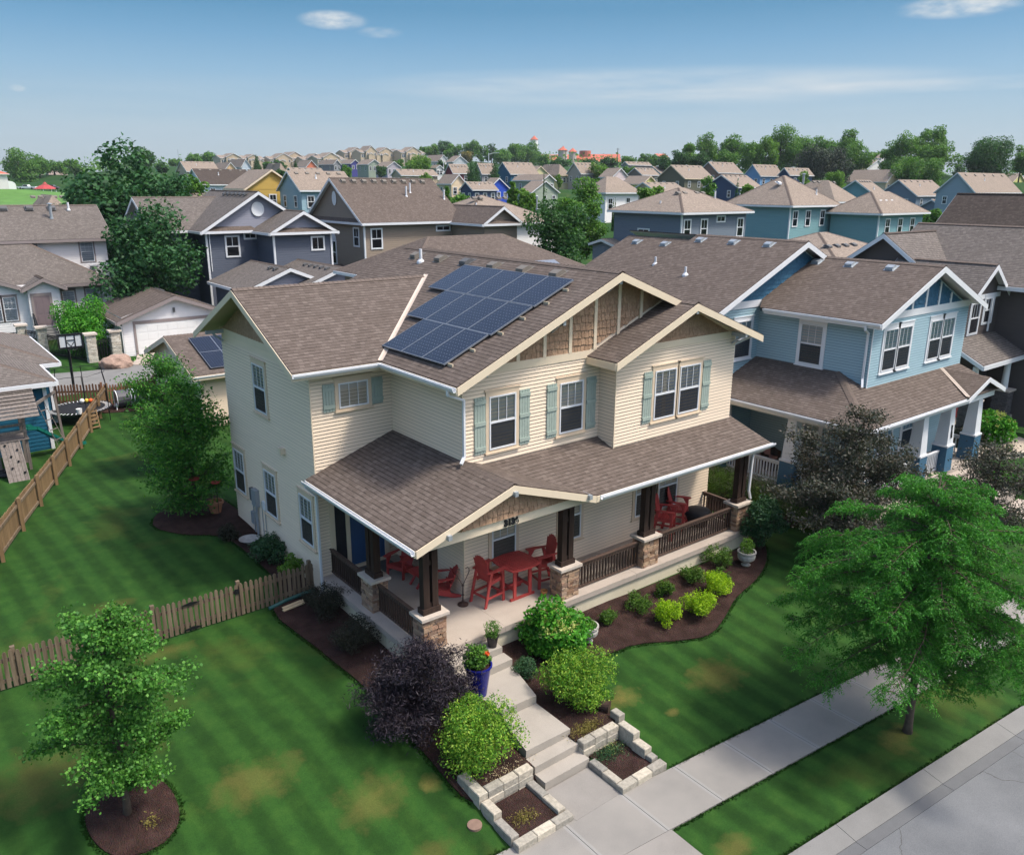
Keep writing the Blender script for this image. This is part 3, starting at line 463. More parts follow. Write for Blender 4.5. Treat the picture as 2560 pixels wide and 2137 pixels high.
TR=[(9.5,72.7,14.2,5.8,5.2,'m'),(5.5,47.8,9.3,3.0,3.3,'m'),(12.8,68.5,12.5,6.2,2.6,'m'),(7.9,79.3,12.6,7.8,2.5,'m'),(40.0,343.5,23.2,10.7,5.8,'b'),(49.7,362.8,21.0,15.1,3.6,'b'),(56.4,370.7,19.5,15.6,5.0,'b'),(58.3,342.6,19.9,15.0,2.7,'b'),(76.7,315.8,23.3,17.1,5.1,'d'),(69.0,267.3,17.6,15.4,1.7,'d'),(132.6,432.2,25.5,20.6,4.2,'b'),(135.8,443.3,25.9,21.6,3.8,'b'),(141.4,439.2,27.4,21.6,3.5,'b'),(131.2,459.7,23.5,21.1,4.4,'b'),(26.5,257.8,9.4,6.8,1.7,'b'),(34.5,346.1,14.1,10.4,2.6,'b'),(22.4,89.5,12.3,9.8,1.4,'b'),(22.5,94.8,12.4,10.2,0.8,'b'),(109.4,289.6,21.0,16.8,1.6,'c'),(98.5,230.9,17.6,15.8,1.0,'c'),(111.5,274.2,18.8,16.9,2.5,'d'),(85.8,173.5,15.3,13.0,1.3,'b'),(56.4,143.3,13.9,13.0,1.0,'d'),(112.4,286.9,18.5,17.4,2.1,'b'),(117.4,189.6,18.9,15.3,4.0,'l'),(92.7,147.8,13.6,12.8,1.3,'l'),(85.9,173.4,15.3,13.0,1.2,'b'),(113.6,205.1,16.3,13.8,1.5,'d'),(133.9,203.3,18.3,16.5,1.3,'d'),(98.1,137.4,16.2,12.7,1.3,'c'),(100.1,138.4,16.2,12.7,1.0,'c'),(102.1,134.1,16.1,12.5,1.5,'c'),(161.4,275.4,20.5,18.9,2.2,'b'),(247.3,384.2,32.8,26.7,3.9,'l'),(247.1,371.5,35.0,26.4,3.9,'d'),(244.4,359.3,31.4,24.6,5.0,'b'),(251.7,354.0,33.6,24.7,4.3,'b'),(237.1,324.6,30.0,22.4,3.0,'b'),(253.8,338.3,31.5,23.0,3.2,'d'),(231.6,301.3,26.6,20.8,4.4,'b'),(231.7,328.3,26.9,22.8,3.3,'r'),(256.9,322.4,31.1,22.3,4.1,'b'),(246.3,391.4,31.5,26.4,3.2,'b'),(54.7,79.3,10.1,8.8,1.6,'b'),(61.0,91.9,10.9,9.5,0.5,'b'),(267.6,327.4,32.0,22.2,8.1,'b'),(245.6,317.3,27.6,22.0,3.5,'b'),(226.8,264.6,24.3,19.8,3.1,'b'),(217.7,244.3,20.9,17.8,3.9,'d'),(135.1,135.0,17.1,13.0,2.3,'l'),(233.3,232.4,22.2,19.0,3.9,'d'),(235.5,244.1,21.7,20.2,3.2,'d'),(239.8,227.5,22.9,19.2,3.3,'b'),(152.0,141.7,16.1,14.4,1.8,'b'),(244.7,223.7,23.5,19.3,1.7,'b'),(247.7,221.3,23.4,19.1,2.9,'b'),(243.6,211.0,22.7,18.5,3.2,'d'),(248.3,207.6,24.5,18.6,2.6,'d'),(56.1,69.3,11.6,9.4,0.7,'l'),(55.9,66.8,11.8,9.1,0.8,'l'),(55.8,65.2,10.3,9.0,0.9,'l'),(52.5,58.6,10.5,8.8,0.9,'c'),(80.8,75.6,9.0,7.9,0.2,'t'),(81.1,75.5,9.0,7.9,0.2,'t'),(73.6,62.2,11.0,9.9,1.0,'l'),(76.5,62.6,11.2,10.2,0.9,'l'),(113.0,125.0,13.4,12.0,0.7,'l'),(90.0,103.0,13.6,10.3,0.1,'c'),(37.4,39.0,10.4,4.5,2.5,'k'),(48.0,47.3,12.1,6.2,2.3,'b'),(178.0,143.0,23.8,16.6,2.3,'b'),(173.7,143.0,20.6,16.3,1.7,'d'),(170.5,145.3,19.3,16.2,2.0,'d'),(186.2,143.6,25.3,17.3,2.9,'b'),(193.4,144.5,24.5,17.7,2.2,'b'),(196.8,142.0,25.5,17.7,3.2,'b'),(178.0,122.7,23.8,14.9,3.1,'b'),(190.9,122.3,26.0,15.0,4.5,'b'),(182.1,120.9,24.1,14.9,3.3,'l'),(198.3,120.4,24.8,15.6,4.3,'b'),(205.1,118.7,24.7,14.2,3.7,'b'),(169.2,98.1,20.6,12.8,3.7,'e'),(174.2,95.4,19.8,12.8,3.2,'e'),(209.4,113.4,27.2,15.7,3.4,'b'),(176.6,138.0,19.8,16.5,2.6,'d'),(184.0,134.9,19.9,16.6,3.5,'b'),(93.6,67.9,12.9,9.5,1.1,'b'),(95.4,63.8,12.1,9.7,0.7,'c'),(96.6,62.8,11.6,10.5,0.8,'l'),(127.9,73.6,14.2,12.2,1.1,'l'),(141.7,75.8,13.9,11.8,1.8,'l'),(199.1,104.6,22.2,15.5,3.3,'b'),(200.1,113.2,23.0,15.1,3.0,'b'),(195.4,88.6,23.3,13.0,4.9,'b'),(202.3,87.9,27.6,19.4,3.1,'b'),(200.6,84.3,22.0,13.0,4.4,'b'),(186.5,81.2,17.6,12.5,5.8,'b'),(250.2,126.2,22.6,18.8,2.7,'b'),(237.2,95.1,19.1,14.9,1.9,'c'),(195.7,68.6,23.3,13.8,5.2,'k'),(193.4,71.1,19.6,14.0,2.6,'k'),(205.6,67.0,20.9,13.9,2.2,'b'),(101.5,36.6,8.8,7.2,1.4,'b'),(147.7,56.3,9.7,8.3,0.5,'b'),(196.8,94.1,21.1,14.9,2.4,'b'),
]
def far(x,y,z):
    v=Vector((x,y,z))-CAMP; k=1.2 if v.length>140 else 1.0; q=CAMP+v*k; return q.x,q.y,q.z,k
FHW=[]
for (dn,x,y,z,Ln,hw,dr,colr) in FH:
    x,y,z,k=far(x,y,z); wh=(8.2 if colr=='town' else 5.3); FHW.append((dn,x,y,z,Ln*k,hw*k,dr*k,colr,z-dr*k-wh)); CP.append((x+2,y+2,z-dr*k-wh+.2))
for (x,y,zt,zb,rr,k) in TR:
    if x*x+y*y>150**2: X,Y,Z,q=far(x,y,zt); CP.append((X,Y,Z-(zt-zb)*q-2))
CP+=[(36.4,276,6.9),(31,307,7.8),(41.2,339,8.15),(23,260,9),(30,200,4.5),(15,150,2.5),(20,240,5.5),(900,900,22),(-200,600,14),(400,1200,16),(1500,300,20),(0,1500,14),(600,0,12)]
CPA=np.array(CP,float)
def axis(parts):
    out=[]
    for a,b,s in parts: out+=list(np.arange(a,b-1e-6,s))
    return out
gx=sorted(set(round(v,3) for v in axis([(-2500,-500,250),(-500,-100,50),(-100,-30,10),(-30,-16,2),(-16,30,.6),(30,60,2),(60,300,9),(300,700,25),(700,3000,200)])+[-3.62,-3.4,.4,.62,3000]))
gy=sorted(set(round(v,3) for v in axis([(-600,-100,100),(-100,-24,10),(-24,14,.5),(14,60,2),(60,400,9),(400,800,25),(800,3000,200)])+[-5.7,-5.45,3000]))
V=[(x,y,gz(x,y)) for y in gy for x in gx]; nx=len(gx)
Fq=[(j*nx+i,j*nx+i+1,(j+1)*nx+i+1,(j+1)*nx+i) for j in range(len(gy)-1) for i in range(nx-1)]
GZ={}
npmesh('lawn',V,Fq,'lawn',kind='structure')
def clip2(poly,x0,x1,y0,y1):
    def c(P,ax,v,s):
        out=[]
        for i in range(len(P)):
            a,b=P[i],P[(i+1)%len(P)]; ia=(a[ax]-v)*s>=0; ib=(b[ax]-v)*s>=0
            if ia: out.append(a)
            if ia!=ib: t=(v-a[ax])/(b[ax]-a[ax]); out.append((a[0]+t*(b[0]-a[0]),a[1]+t*(b[1]-a[1])))
        return out
    for q in ((0,x0,1),(0,x1,-1),(1,y0,1),(1,y1,-1)):
        if len(poly)<3: return []
        poly=c(poly,*q)
    return poly
def gfl(x,y):
    """height of the ground mesh itself (its cells interpolated)"""
    import bisect
    i=min(max(bisect.bisect_right(gx,x)-1,0),len(gx)-2); j=min(max(bisect.bisect_right(gy,y)-1,0),len(gy)-2); a=(x-gx[i])/(gx[i+1]-gx[i]); b=(y-gy[j])/(gy[j+1]-gy[j]); z=lambda p,q:V[q*nx+p][2]
    return (z(i,j)*(1-a)+z(i+1,j)*a)*(1-b)+(z(i,j+1)*(1-a)+z(i+1,j+1)*a)*b
def drape(name,poly,mat,dz=.03,kind='structure',skirt=True,**k):
    mb=MB(); xs=[p[0] for p in poly]; ys=[p[1] for p in poly]
    GX=[v for v in gx if min(xs)<v<max(xs)]; GX=[min(xs)]+GX+[max(xs)]; GY=[v for v in gy if min(ys)<v<max(ys)]; GY=[min(ys)]+GY+[max(ys)]
    for x0,x1 in zip(GX,GX[1:]):
        for y0,y1 in zip(GY,GY[1:]):
            c=clip2(poly,x0,x1,y0,y1)
            if len(c)>2: mb.poly([(x,y,gfl(x,y)+dz) for x,y in c])
    if skirt:
        n=len(poly)
        for i in range(n): a,b=poly[i],poly[(i+1)%n]; mb.poly([(*a,gfl(*a)+dz),(*b,gfl(*b)+dz),(*b,gfl(*b)-.06),(*a,gfl(*a)-.06)])
    return mb.build(name,mat,kind=kind,**k)
def sm(pts,n=4):
    """closed Catmull-Rom through points"""
    o=[];k=len(pts)
    for i in range(k):
        p0,p1,p2,p3=(Vector(pts[(i+j-1)%k]) for j in range(4))
        for s in range(n): t=s/n; q=.5*((2*p1)+(p2-p0)*t+(2*p0-5*p1+4*p2-p3)*t*t+(3*p1-p0-3*p2+p3)*t**3); o.append((q.x,q.y))
    return o
# street side strips: straight but turned a little from the house (t = y + .095 x)
def strip(name,x0,x1,t0,t1,z,mat,thick=.1,joints=None,z1=None,jw=.006):
    mb=MB(); z1=z if z1 is None else z1; xs=[x0]+[j for j in (joints or []) if x0<j<x1]+[x1]
    for a,b in zip(xs,xs[1:]):
        a_=a+(jw if a!=x0 else 0); b_=b-(jw if b!=x1 else 0); q=[(a_,t0-.095*a_,z),(b_,t0-.095*b_,z),(b_,t1-.095*b_,z1),(a_,t1-.095*a_,z1)]; mb.mesh(q+[(x,y,zz-thick) for x,y,zz in q],[(0,1,2,3),(0,4,5,1),(1,5,6,2),(2,6,7,3),(3,7,4,0)])
    return mb.build(name,mat,kind='structure')
J=[-.83+1.535*i for i in range(-12,45)]
strip('sidewalk',-22,66,-8.32,-7.0,-1.318,'sidewalk_concrete',.08,J)
strip('kerb',-60,120,-10.42,-9.98,-1.47,'kerb_concrete',.12,[-1+3.03*i for i in range(-19,39)],-1.375)
strip('kerb_gutter',-60,120,-10.66,-10.425,-1.49,'gutter_concrete',.08,[-1+3.03*i for i in range(-19,39)],-1.482)
strip('street',-60,120,-18.0,-10.665,-1.487,'asphalt',.08,None,-1.497)
mb=MB()   # walk from the steps across the verge to the street
for (x0,x1,y0,y1) in [(-2.1,-.84,-6.93,-5.92)]: mb.box(x0,x1,y0,y1,-1.42,-1.312)
mb.mesh([(-2.1,-9.78,-1.345),(-.76,-9.90,-1.345),(-.76,-8.26,-1.315),(-2.1,-8.13,-1.315)]+[(-2.1,-9.78,-1.45),(-.76,-9.90,-1.45),(-.76,-8.26,-1.42),(-2.1,-8.13,-1.42)],[(0,1,2,3),(0,4,5,1),(1,5,6,2),(2,6,7,3),(3,7,4,0)])
mb.build('front_path','walk_concrete',kind='structure')
# planting beds
BEDS=[sm([(-2.55,3.62),(-4.05,3.6),(-3.95,1.2),(-3.75,-1.5),(-3.7,-4.2),(-3.55,-5.4),(-2.5,-5.55),(-1.9,-5.4),(-1.75,-2.0),(-2.5,-1.85),(-2.5,1)],3),
 sm([(-.55,-1.85),(-.5,-5.3),(.5,-5.5),(.75,-4.6),(1.15,-3.7),(2.8,-3.62),(4.1,-4.15),(5.1,-4.45),(6.2,-4.15),(7.2,-3.75),(8.6,-3.45),(9.9,-2.9),(10.9,-2.0),(10.6,-1.2),(10.3,-1.86),(5,-1.86)],3),
 sm([(-2.52,3.95),(-2.52,12.5),(-4.2,12.7),(-5.2,11.2),(-4.6,9.9),(-3.6,9.0),(-3.35,7.4),(-3.3,5.2),(-3.4,3.95)],3),
 sm([(11.2,3.5),(12.2,-.5),(13.2,-2.6),(15,-5.2),(19,-6.2),(22,-5.5),(22,-3.5),(14,-3.5),(13.9,3.5)],3),
 sm([(-8.45,-1.85),(-8.72,-1.15),(-9.3,-.95),(-9.85,-1.3),(-10.0,-2.0),(-9.75,-2.75),(-9.1,-3.0),(-8.55,-2.65)],4)]
nb=['mulch_bed']*5
for q,bd in enumerate(BEDS): drape('mulch_bed',bd,'mulch',.035)
drape('mulch_bed',[(-3.6,29.2),(-2.2,29.2),(.2,29.0),(.2,27.2),(-1.5,26.9),(-3.1,27.6)],'mulch',.03)
mb=MB(); mb.box(-3.34,-2.36,-6.66,-5.62,-1.36,-1.235); mb.box(-.62,.30,-6.78,-5.72,-1.36,-1.235); mb.box(-3.34,-2.05,-5.45,-4.7,-1.2,-.93); mb.box(-.82,.4,-5.5,-4.7,-1.2,-.90); mb.build('planting_soil','mulch',kind='structure')
# rear drive between the lots
drape('rear_alley',[(-30,31.9),(-5,32.1),(0,32.4),(1.2,33.2),(30,33.0),(30,36.6),(2,36.6),(.8,37.2),(-1.6,37.0),(-4,37.6),(-30,38)],'kerb_concrete',.05)
drape('garage_apron',[(1.2,36.6),(10,36.6),(10,40.0),(1.7,40.0),(1.3,38.6),(.6,37.4)],'porch_concrete',.07)
# ---------------------------------------------------------------- the cream house
H=thing('cream_house',(4,4,0),'cream lap-sided house with brown shingle roofs, rooftop solar panels, red chairs on its stone-pillared porch','house')
CR='cream_siding'
mb=MB()
lap(mb,S_(3.611),[(-2.535,0),(0,0),(0,6.02),(-2.535,6.02)])
lap(mb,W_(-2.535),[(-10.3,-.7),(-3.611,-.7),(-3.611,6.0),(-10.3,6.0)],lip=.02); flat(mb,W_(-2.535),[(-10.3,5.9),(-3.611,5.9),(-3.611,6.3),(-7.05,7.93),(-10.3,6.3)],-.004)
lap(mb,W_(0),[(-3.611,0),(0,0),(0,6.3),(-3.611,6.3)],lip=.02)
lap(mb,S_(0),[(0,0),(10.32,0),(10.32,3.2),(0,3.2)]); lap(mb,S_(0),[(0,3.2),(4.908,3.2),(4.908,6.30),(0,6.30)],z0=3.2)
lap(mb,W_(4.908),[(0,3.2),(.656,3.2),(.656,6.36),(0,6.36)]); lap(mb,S_(-.656),[(4.908,3.2),(10.32,3.2),(10.32,6.36),(4.908,6.36)])
flat(mb,S_(0),[(0,6.2),(10.3,6.2),(10.3,6.5),(5.03,8.58),(0,6.35)],-.004); flat(mb,S_(-.656),[(4.908,6.2),(10.32,6.2),(10.32,6.5),(7.63,7.58),(4.908,6.42)],-.004)
mb.box(0,10.32,.02,10.3,-.7,0.0); lap(mb,E_(10.32),[(-.656,3.2),(10.3,3.2),(10.3,6.5),(-.656,6.5)]); lap(mb,E_(10.32),[(0,-.6),(10.3,-.6),(10.3,3.2),(0,3.2)]); lap(mb,N_(10.3),[(-10.32,-.6),(2.535,-.6),(2.535,6),(-10.32,6)]); flat(mb,N_(10.3),[(-10.32,6),(0,6),(-5.03,8.5)])
mb.build('wall',[CR,'lap_shade'],H)
def gshake(f,poly,seed,par,mat,step=.19): m=MB(); shakes(m,f,poly,step=step,seed=seed); m.build('gable_panel',mat,par)
mb=MB(); shakes(mb,S_(0),[(.9,6.44),(4.36,6.44),(7.45,7.68),(5.03,8.6),(1.0,6.80),(.5,6.58)][:5],seed=3); mb.build('gable_panel','brown_shake',H); gshake(S_(-.656),[(5.3,6.50),(9.98,6.50),(7.63,7.58)],4,H,'brown_shake'); gshake(W_(-2.535),[(-10.1,6.42),(-4.0,6.42),(-7.1,7.9)],5,H,'brown_shake'); gshake(S_(-1.94),[(-1.45,3.06),(2.25,3.06),(.42,3.78),(0,3.92),(-.42,3.80)],6,H,'brown_shake',.17)
mb=MB(); f=S_(0)
for a,zt in ((1.81,7.16),(2.74,7.57),(3.68,7.98),(4.63,8.39),(5.56,8.36),(6.49,8.0)): fbox(mb,f,a-.055,a+.055,6.46,zt,0,.05)
fbox(mb,f,.0,4.9,6.24,6.46,0,.04); mb.build('trim','cream_trim',H)
def tb(*a,mat='cream_trim',par=H): m=MB(); fbox(m,*a); m.build('trim',mat,par)
tb(S_(-.656),4.908,10.32,6.32,6.52,0,.04); tb(W_(-2.535),-10.3,-3.611,6.22,6.42,0,.04); tb(S_(3.611),-2.535,0,5.86,6.1,.016,.04); tb(W_(0),-3.56,0,5.9,6.2,.016,.04)
for ff,a in ((S_(3.611),-2.535),(S_(0),0),(S_(-.656),4.908)): tb(ff,a-.014,a+.02,0 if ff.o.y>=0 else 3.3,6.0,.0,.026)
# roofs
ZL=.4393
mb=MB()
roofpl(mb,[(-.57,-.627,6.22),(5.03,-.627,8.68),(5.03,10.9,8.68),(-.395,10.9,6.297),(3.51,7.12,8.013),(-.57,3.151,6.22)])
roofpl(mb,[(5.03,-.627,8.68),(7.63,-.627,7.677),(7.63,-1.224,7.677),(10.99,-1.224,6.383),(10.99,10.9,6.383),(5.03,10.9,8.68)])
roofpl(mb,[(-3.18,3.151,6.22),(-.57,3.151,6.22),(3.51,7.12,8.013),(-3.18,7.12,8.013)])
roofpl(mb,[(-3.18,7.12,8.013),(3.51,7.12,8.013),(-.57,11.09,6.22),(-3.18,11.09,6.22)])
roofpl(mb,[(4.34,-1.224,6.30),(7.63,-1.224,7.68),(7.63,.05,7.68),(4.34,.05,6.30)])
roofpl(mb,[(-2.82,-2.194,3.083),(0,-2.194,4.02),(0,3.60,4.02),(-2.82,3.60,3.083)])
roofpl(mb,[(0,-2.194,4.02),(2.79,-2.194,3.085),(.70,0,3.785),(0,0,4.02)])
roofpl(mb,[(2.79,-2.206,3.083),(10.5,-2.206,3.083),(10.5,0,3.785),(.70,0,3.785)])
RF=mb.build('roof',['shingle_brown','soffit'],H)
# ridge caps
def ridge(mb,p0,p1,w=.15,drop=.066,m=0):
    p0,p1=Vector(p0),Vector(p1); d=(p1-p0); n=max(1,int(d.length/.16)); s=Vector((0,0,1)).cross(d).normalized()*w
    for i in range(n):
        a=p0+d*i/n; b=p0+d*(i+1.25)/n if i<n-1 else p1; zl=Vector((0,0,.028)); zh=Vector((0,0,.012)); mb.mesh([a+zl,b+zh,b+s-Vector((0,0,drop))+zh,a+s-Vector((0,0,drop))+zl,b-s-Vector((0,0,drop))+zh,a-s-Vector((0,0,drop))+zl],[(0,1,2,3),(1,0,5,4)],m)
def rcap(a,b,par,mat='shingle_brown',**k):
    mat='shingle_dark' if mat=='shingle_dark' else 'ridge_brown'
    m=MB(); ridge(m,a,b,**k); m.build('ridge_cap',mat,par)
for a,b in (((5.03,-.63,8.68),(5.03,10.9,8.68)),((-3.18,7.12,8.013),(3.4,7.12,8.013)),((7.63,-1.224,7.68),(7.63,-.6,7.68)),((0,-2.194,4.02),(0,.0,4.02))): rcap(a,b,RF)
mb=MB(); n1=Vector((-ZL,0,1)).normalized()
def valley(mb,p0,p1,w=.075,lift=.015):
    p0,p1=Vector(p0),Vector(p1); d=p1-p0; s=Vector((d.y,-d.x,0)).normalized()
    for k in (-1,1):
        mb.mesh([p0+Vector((0,0,lift)),p1+Vector((0,0,lift)),p1+s*w*k+Vector((0,0,lift+w*.31)),p0+s*w*k+Vector((0,0,lift+w*.31))],[(0,1,2,3) if k<0 else (3,2,1,0)])
    mb.beam(p0+Vector((0,0,lift)),p1+Vector((0,0,lift)),.018,.04)
valley(mb,(-.57,3.151,6.22),(3.51,7.12,8.013)); mb.build('valley_flashing','valley_metal',RF)
# fascias
FPAR=[H,'cream_trim']
def F_(a,b,o,h=.2,**k): m=MB(); fascia(m,a,b,o,h,**k); m.build('fascia',FPAR[1],FPAR[0])
F_((-.57,-.627,6.22),(5.03,-.627,8.68),(0,-1,0),.21); F_((5.03,-.627,8.68),(7.63,-.627,7.677),(0,-1,0),.21); F_((4.34,-1.224,6.30),(7.63,-1.224,7.68),(0,-1,0),.21); F_((7.63,-1.224,7.68),(10.99,-1.224,6.383),(0,-1,0),.21)
F_((4.34,-1.224,6.30),(4.34,0,6.30),(-1,0,0),.2); F_((-3.18,3.151,6.22),(-3.18,7.12,8.013),(-1,0,0),.2); F_((-3.18,7.12,8.013),(-3.18,11.09,6.22),(-1,0,0),.2)
F_((-3.18,3.151,6.22),(-.57,3.151,6.22),(0,-1,0),.19); F_((-.57,3.151,6.22),(-.57,-.627,6.22),(-1,0,0),.19)
F_((-2.82,-2.194,3.083),(0,-2.194,4.02),(0,-1,0),.19); F_((0,-2.194,4.02),(2.79,-2.194,3.085),(0,-1,0),.19); F_((-2.82,-2.194,3.083),(-2.82,3.6,3.083),(-1,0,0),.17); F_((2.79,-2.206,3.083),(10.5,-2.206,3.083),(0,-1,0),.17); F_((10.5,-2.206,3.083),(10.5,-.3,3.69),(1,0,0),.17)

mb=MB(); gutter(mb,(-3.2,3.12,6.2),(-.60,3.12,6.2),(0,-1,0)); gutter(mb,(-.60,3.12,6.2),(-.60,-.64,6.2),(-1,0,0)); mb.build('gutter','white_paint',H)
mb=MB(); gutter(mb,(-2.85,3.6,3.07),(-2.85,-2.2,3.07),(-1,0,0)); mb.build('gutter','white_paint',H)
mb=MB(); gutter(mb,(2.9,-2.236,3.07),(10.62,-2.236,3.07),(0,-1,0)); mb.build('gutter','white_paint',H)
def spout(pts,par=H,w=.075): mb=MB(); [mb.beam(a,b,w,w*.75) for a,b in zip(pts,pts[1:])]; return mb.build('downspout','white_paint',par)
spout([(-.66,-.35,6.1),(-.66,-.35,5.96),(-.08,-.2,5.72),(-.08,-.2,5.6),(-.08,-.2,4.2),(-.25,-.3,4.06)])
spout([(-2.9,3.45,3.0),(-2.9,3.45,2.9),(-2.62,3.42,2.6),(-2.62,3.42,-.35),(-2.78,3.35,-.45)]); spout([(10.5,-2.25,3.0),(10.45,-2.0,2.75),(10.35,-1.72,2.6),(10.35,-1.68,1.3),(10.45,-1.7,1.0)]); spout([(10.9,-.9,6.3),(10.42,-.5,6.0),(10.42,-.5,3.7)])
# gable brackets
for f,pts in ((S_(-.04),[(.35,6.40),(2.95,7.45),(5.03,8.40)]),(S_(-.68),[(5.1,6.42),(7.63,7.42),(10.1,6.45)]),(S_(-1.75),[(-1.95,3.18),(.0,3.80),(2.5,3.12)])):
    for a,z in pts: mb=MB(); fbox(mb,f,a-.05,a+.05,z-.07,z+.05,.02,.56); mb.beam(f.p(a,z-.32,.03),f.p(a,z-.06,.36),.07,.06); mb.build('bracket','grey_metal',H)
for a,z in ((-4.0,6.36),(-7.1,7.78),(-10.0,6.34)): mb=MB(); f=W_(-2.56); fbox(mb,f,a-.05,a+.05,z-.07,z+.05,.0,.58); mb.beam(f.p(a,z-.34,.03),f.p(a,z-.06,.36),.07,.06); mb.build('bracket','grey_metal',H)
# windows
f=S_(0)
window(H,f,.85,1.75,4.15,5.63,blind='full'); window(H,f,3.33,4.23,4.14,5.63,blind='full'); window(H,S_(-.656),6.54,7.49,4.15,5.67,blind='cur_full_open'.replace('cur_full','full_cur')); window(H,S_(-.656),7.66,8.62,4.15,5.67,blind='full_cur',cw=.11)
window(H,S_(3.611),-1.69,-.77,4.94,5.66,style='fix',blind='top'); w_=W_(-2.535)
for a0,a1 in ((-7.65,-6.72),): window(H,w_,a0,a1,4.18,5.68,blind='half_cur')
for a0,a1 in ((-10.12,-9.2),(-7.43,-6.52),(-4.75,-3.9)): window(H,w_,a0,a1,.80,2.28,blind='third_cur')
for a0,a1,b in ((.93,1.78,None),(3.44,4.29,None),(6.66,7.6,None),(7.74,8.66,None)): window(H,f,a0,a1,.72,2.22,blind=b)
def shutter(f,a0,a1,z0,z1):
    mb=MB(); n=4
    for i in range(n): x0=a0+(a1-a0)*i/n+.004; fbox(mb,f,x0,a0+(a1-a0)*(i+1)/n-.004,z0,z1,.016,.045)
    for z in ((z0+.09,(z0+z1)/2,z1-.19) if z1-z0>1 else (z0+.09,z1-.19)): fbox(mb,f,a0,a1,z,z+.10,.045,.07)
    mb.build('shutter','shutter',H)
for a0,a1 in ((.37,.73),(1.88,2.24),(2.86,3.22),(4.36,4.74)): shutter(f,a0,a1,4.10,5.66)
shutter(S_(-.656),6.06,6.42,4.11,5.69); shutter(S_(-.656),8.76,9.13,4.10,5.71); shutter(S_(3.611),-2.17,-1.82,4.89,5.68); shutter(S_(3.611),-.66,-.3,4.9,5.68)
# porch
mb=MB(); mb.prism([(-2.573,-1.866),(.0,-1.866),(0,3.611),(-2.573,3.611)],-.16,0); mb.prism([(.006,-1.866),(4.9,-1.866),(4.9,0),(.006,0)],-.16,0); mb.prism([(4.91,-1.866),(10.45,-1.866),(10.45,0),(4.91,0)],-.16,0); PF=mb.build('porch_floor','porch_concrete',H)
mb=MB(); mb.box(-2.5,10.38,-1.79,-.03,-1.2,-.165); mb.box(-2.5,-.02,-.0,3.6,-1.2,-.165); mb.box(-2.515,-2.3,3.62,10.28,-.9,-.35) if 0 else None; mb.build('foundation','foundation',H)
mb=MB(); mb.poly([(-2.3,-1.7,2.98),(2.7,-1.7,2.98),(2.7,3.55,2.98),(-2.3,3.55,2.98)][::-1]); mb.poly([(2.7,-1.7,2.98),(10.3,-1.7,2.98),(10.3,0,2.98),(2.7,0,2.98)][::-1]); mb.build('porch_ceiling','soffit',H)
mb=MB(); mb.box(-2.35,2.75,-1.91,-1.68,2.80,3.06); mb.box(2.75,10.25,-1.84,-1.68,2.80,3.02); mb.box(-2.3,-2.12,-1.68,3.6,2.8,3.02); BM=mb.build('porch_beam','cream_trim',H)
text(BM,'3136',(.13,-1.925,2.845),(R(90),0,0),.225,'iron_black')
def stonepile(x0,x1,y0,y1,z0,z1,seed,course=.075):
    rn=random.Random(seed); mb=MB(); z=z0
    mb.box(x0+.03,x1-.03,y0+.03,y1-.03,z0,z1)
    while z<z1-.02:
        h=min(rn.choice((.05,.07,.09,.11)),z1-z)
        for side in range(4):
            a,b=((x0,x1),(y0,y1),(x0,x1),(y0,y1))[side]; a+=rn.uniform(0,.02)
            while a<b-.01:
                w=rn.uniform(.10,.28); e=min(a+w,b) if b-(a+w)>.06 else b; o=rn.uniform(-.002,.028); g=.006
                if side==0: mb.box(a,e-g,y0-o,y0+.05,z+g/2,z+h-g/2)
                elif side==1: mb.box(x1-.05,x1+o,a,e-g,z+g/2,z+h-g/2)
                elif side==2: mb.box(a,e-g,y1-.05,y1+o,z+g/2,z+h-g/2)
                else: mb.box(x0-o,x0+.05,a,e-g,z+g/2,z+h-g/2)
                a=e
        z+=h
    return mb
PIL=[(-2.03,-1.44,.66,.46),(-2.15,1.12,.46,.62),(2.36,-1.5,.64,.46),(5.62,-1.5,.64,.46),(10.04,-1.52,.64,.46)]
for i,(x,y,wx,wy) in enumerate(PIL):
    p=stonepile(x-wx/2,x+wx/2,y-wy/2,y+wy/2,.0 if i else -.0,.87,i).build('stone_pillar','ledge_stone',H)
    mb=MB(); mb.box(x-wx/2-.07,x+wx/2+.07,y-wy/2-.07,y+wy/2+.07,.87,.945); mb.build('cap','cap_stone',p)
    mb=MB(); v=wx<wy; L_=.23
    for s in (-1,1):
        dx,dy=((0,s*.125) if v else (s*.125,0)); mb.box(x+dx-(.085 if not v else .1),x+dx+(.085 if not v else .1),y+dy-(.1 if not v else .085),y+dy+(.1 if not v else .085),1.05,2.66)
    a,b=(.10,.22) if v else (.22,.10)
    mb.box(x-a-.004,x+a+.004,y-b-.004,y+b+.004,2.60,2.80); mb.box(x-a+.03,x+a-.03,y-b+.03,y+b-.03,1.05,1.2); mb.box(x-a+.04,x+a-.04,y-b+.04,y+b-.04,2.2,2.34); mb.box(x-a-.035,x+a+.035,y-b-.035,y+b+.035,.945,1.09); mb.build('porch_post','dark_timber',H)
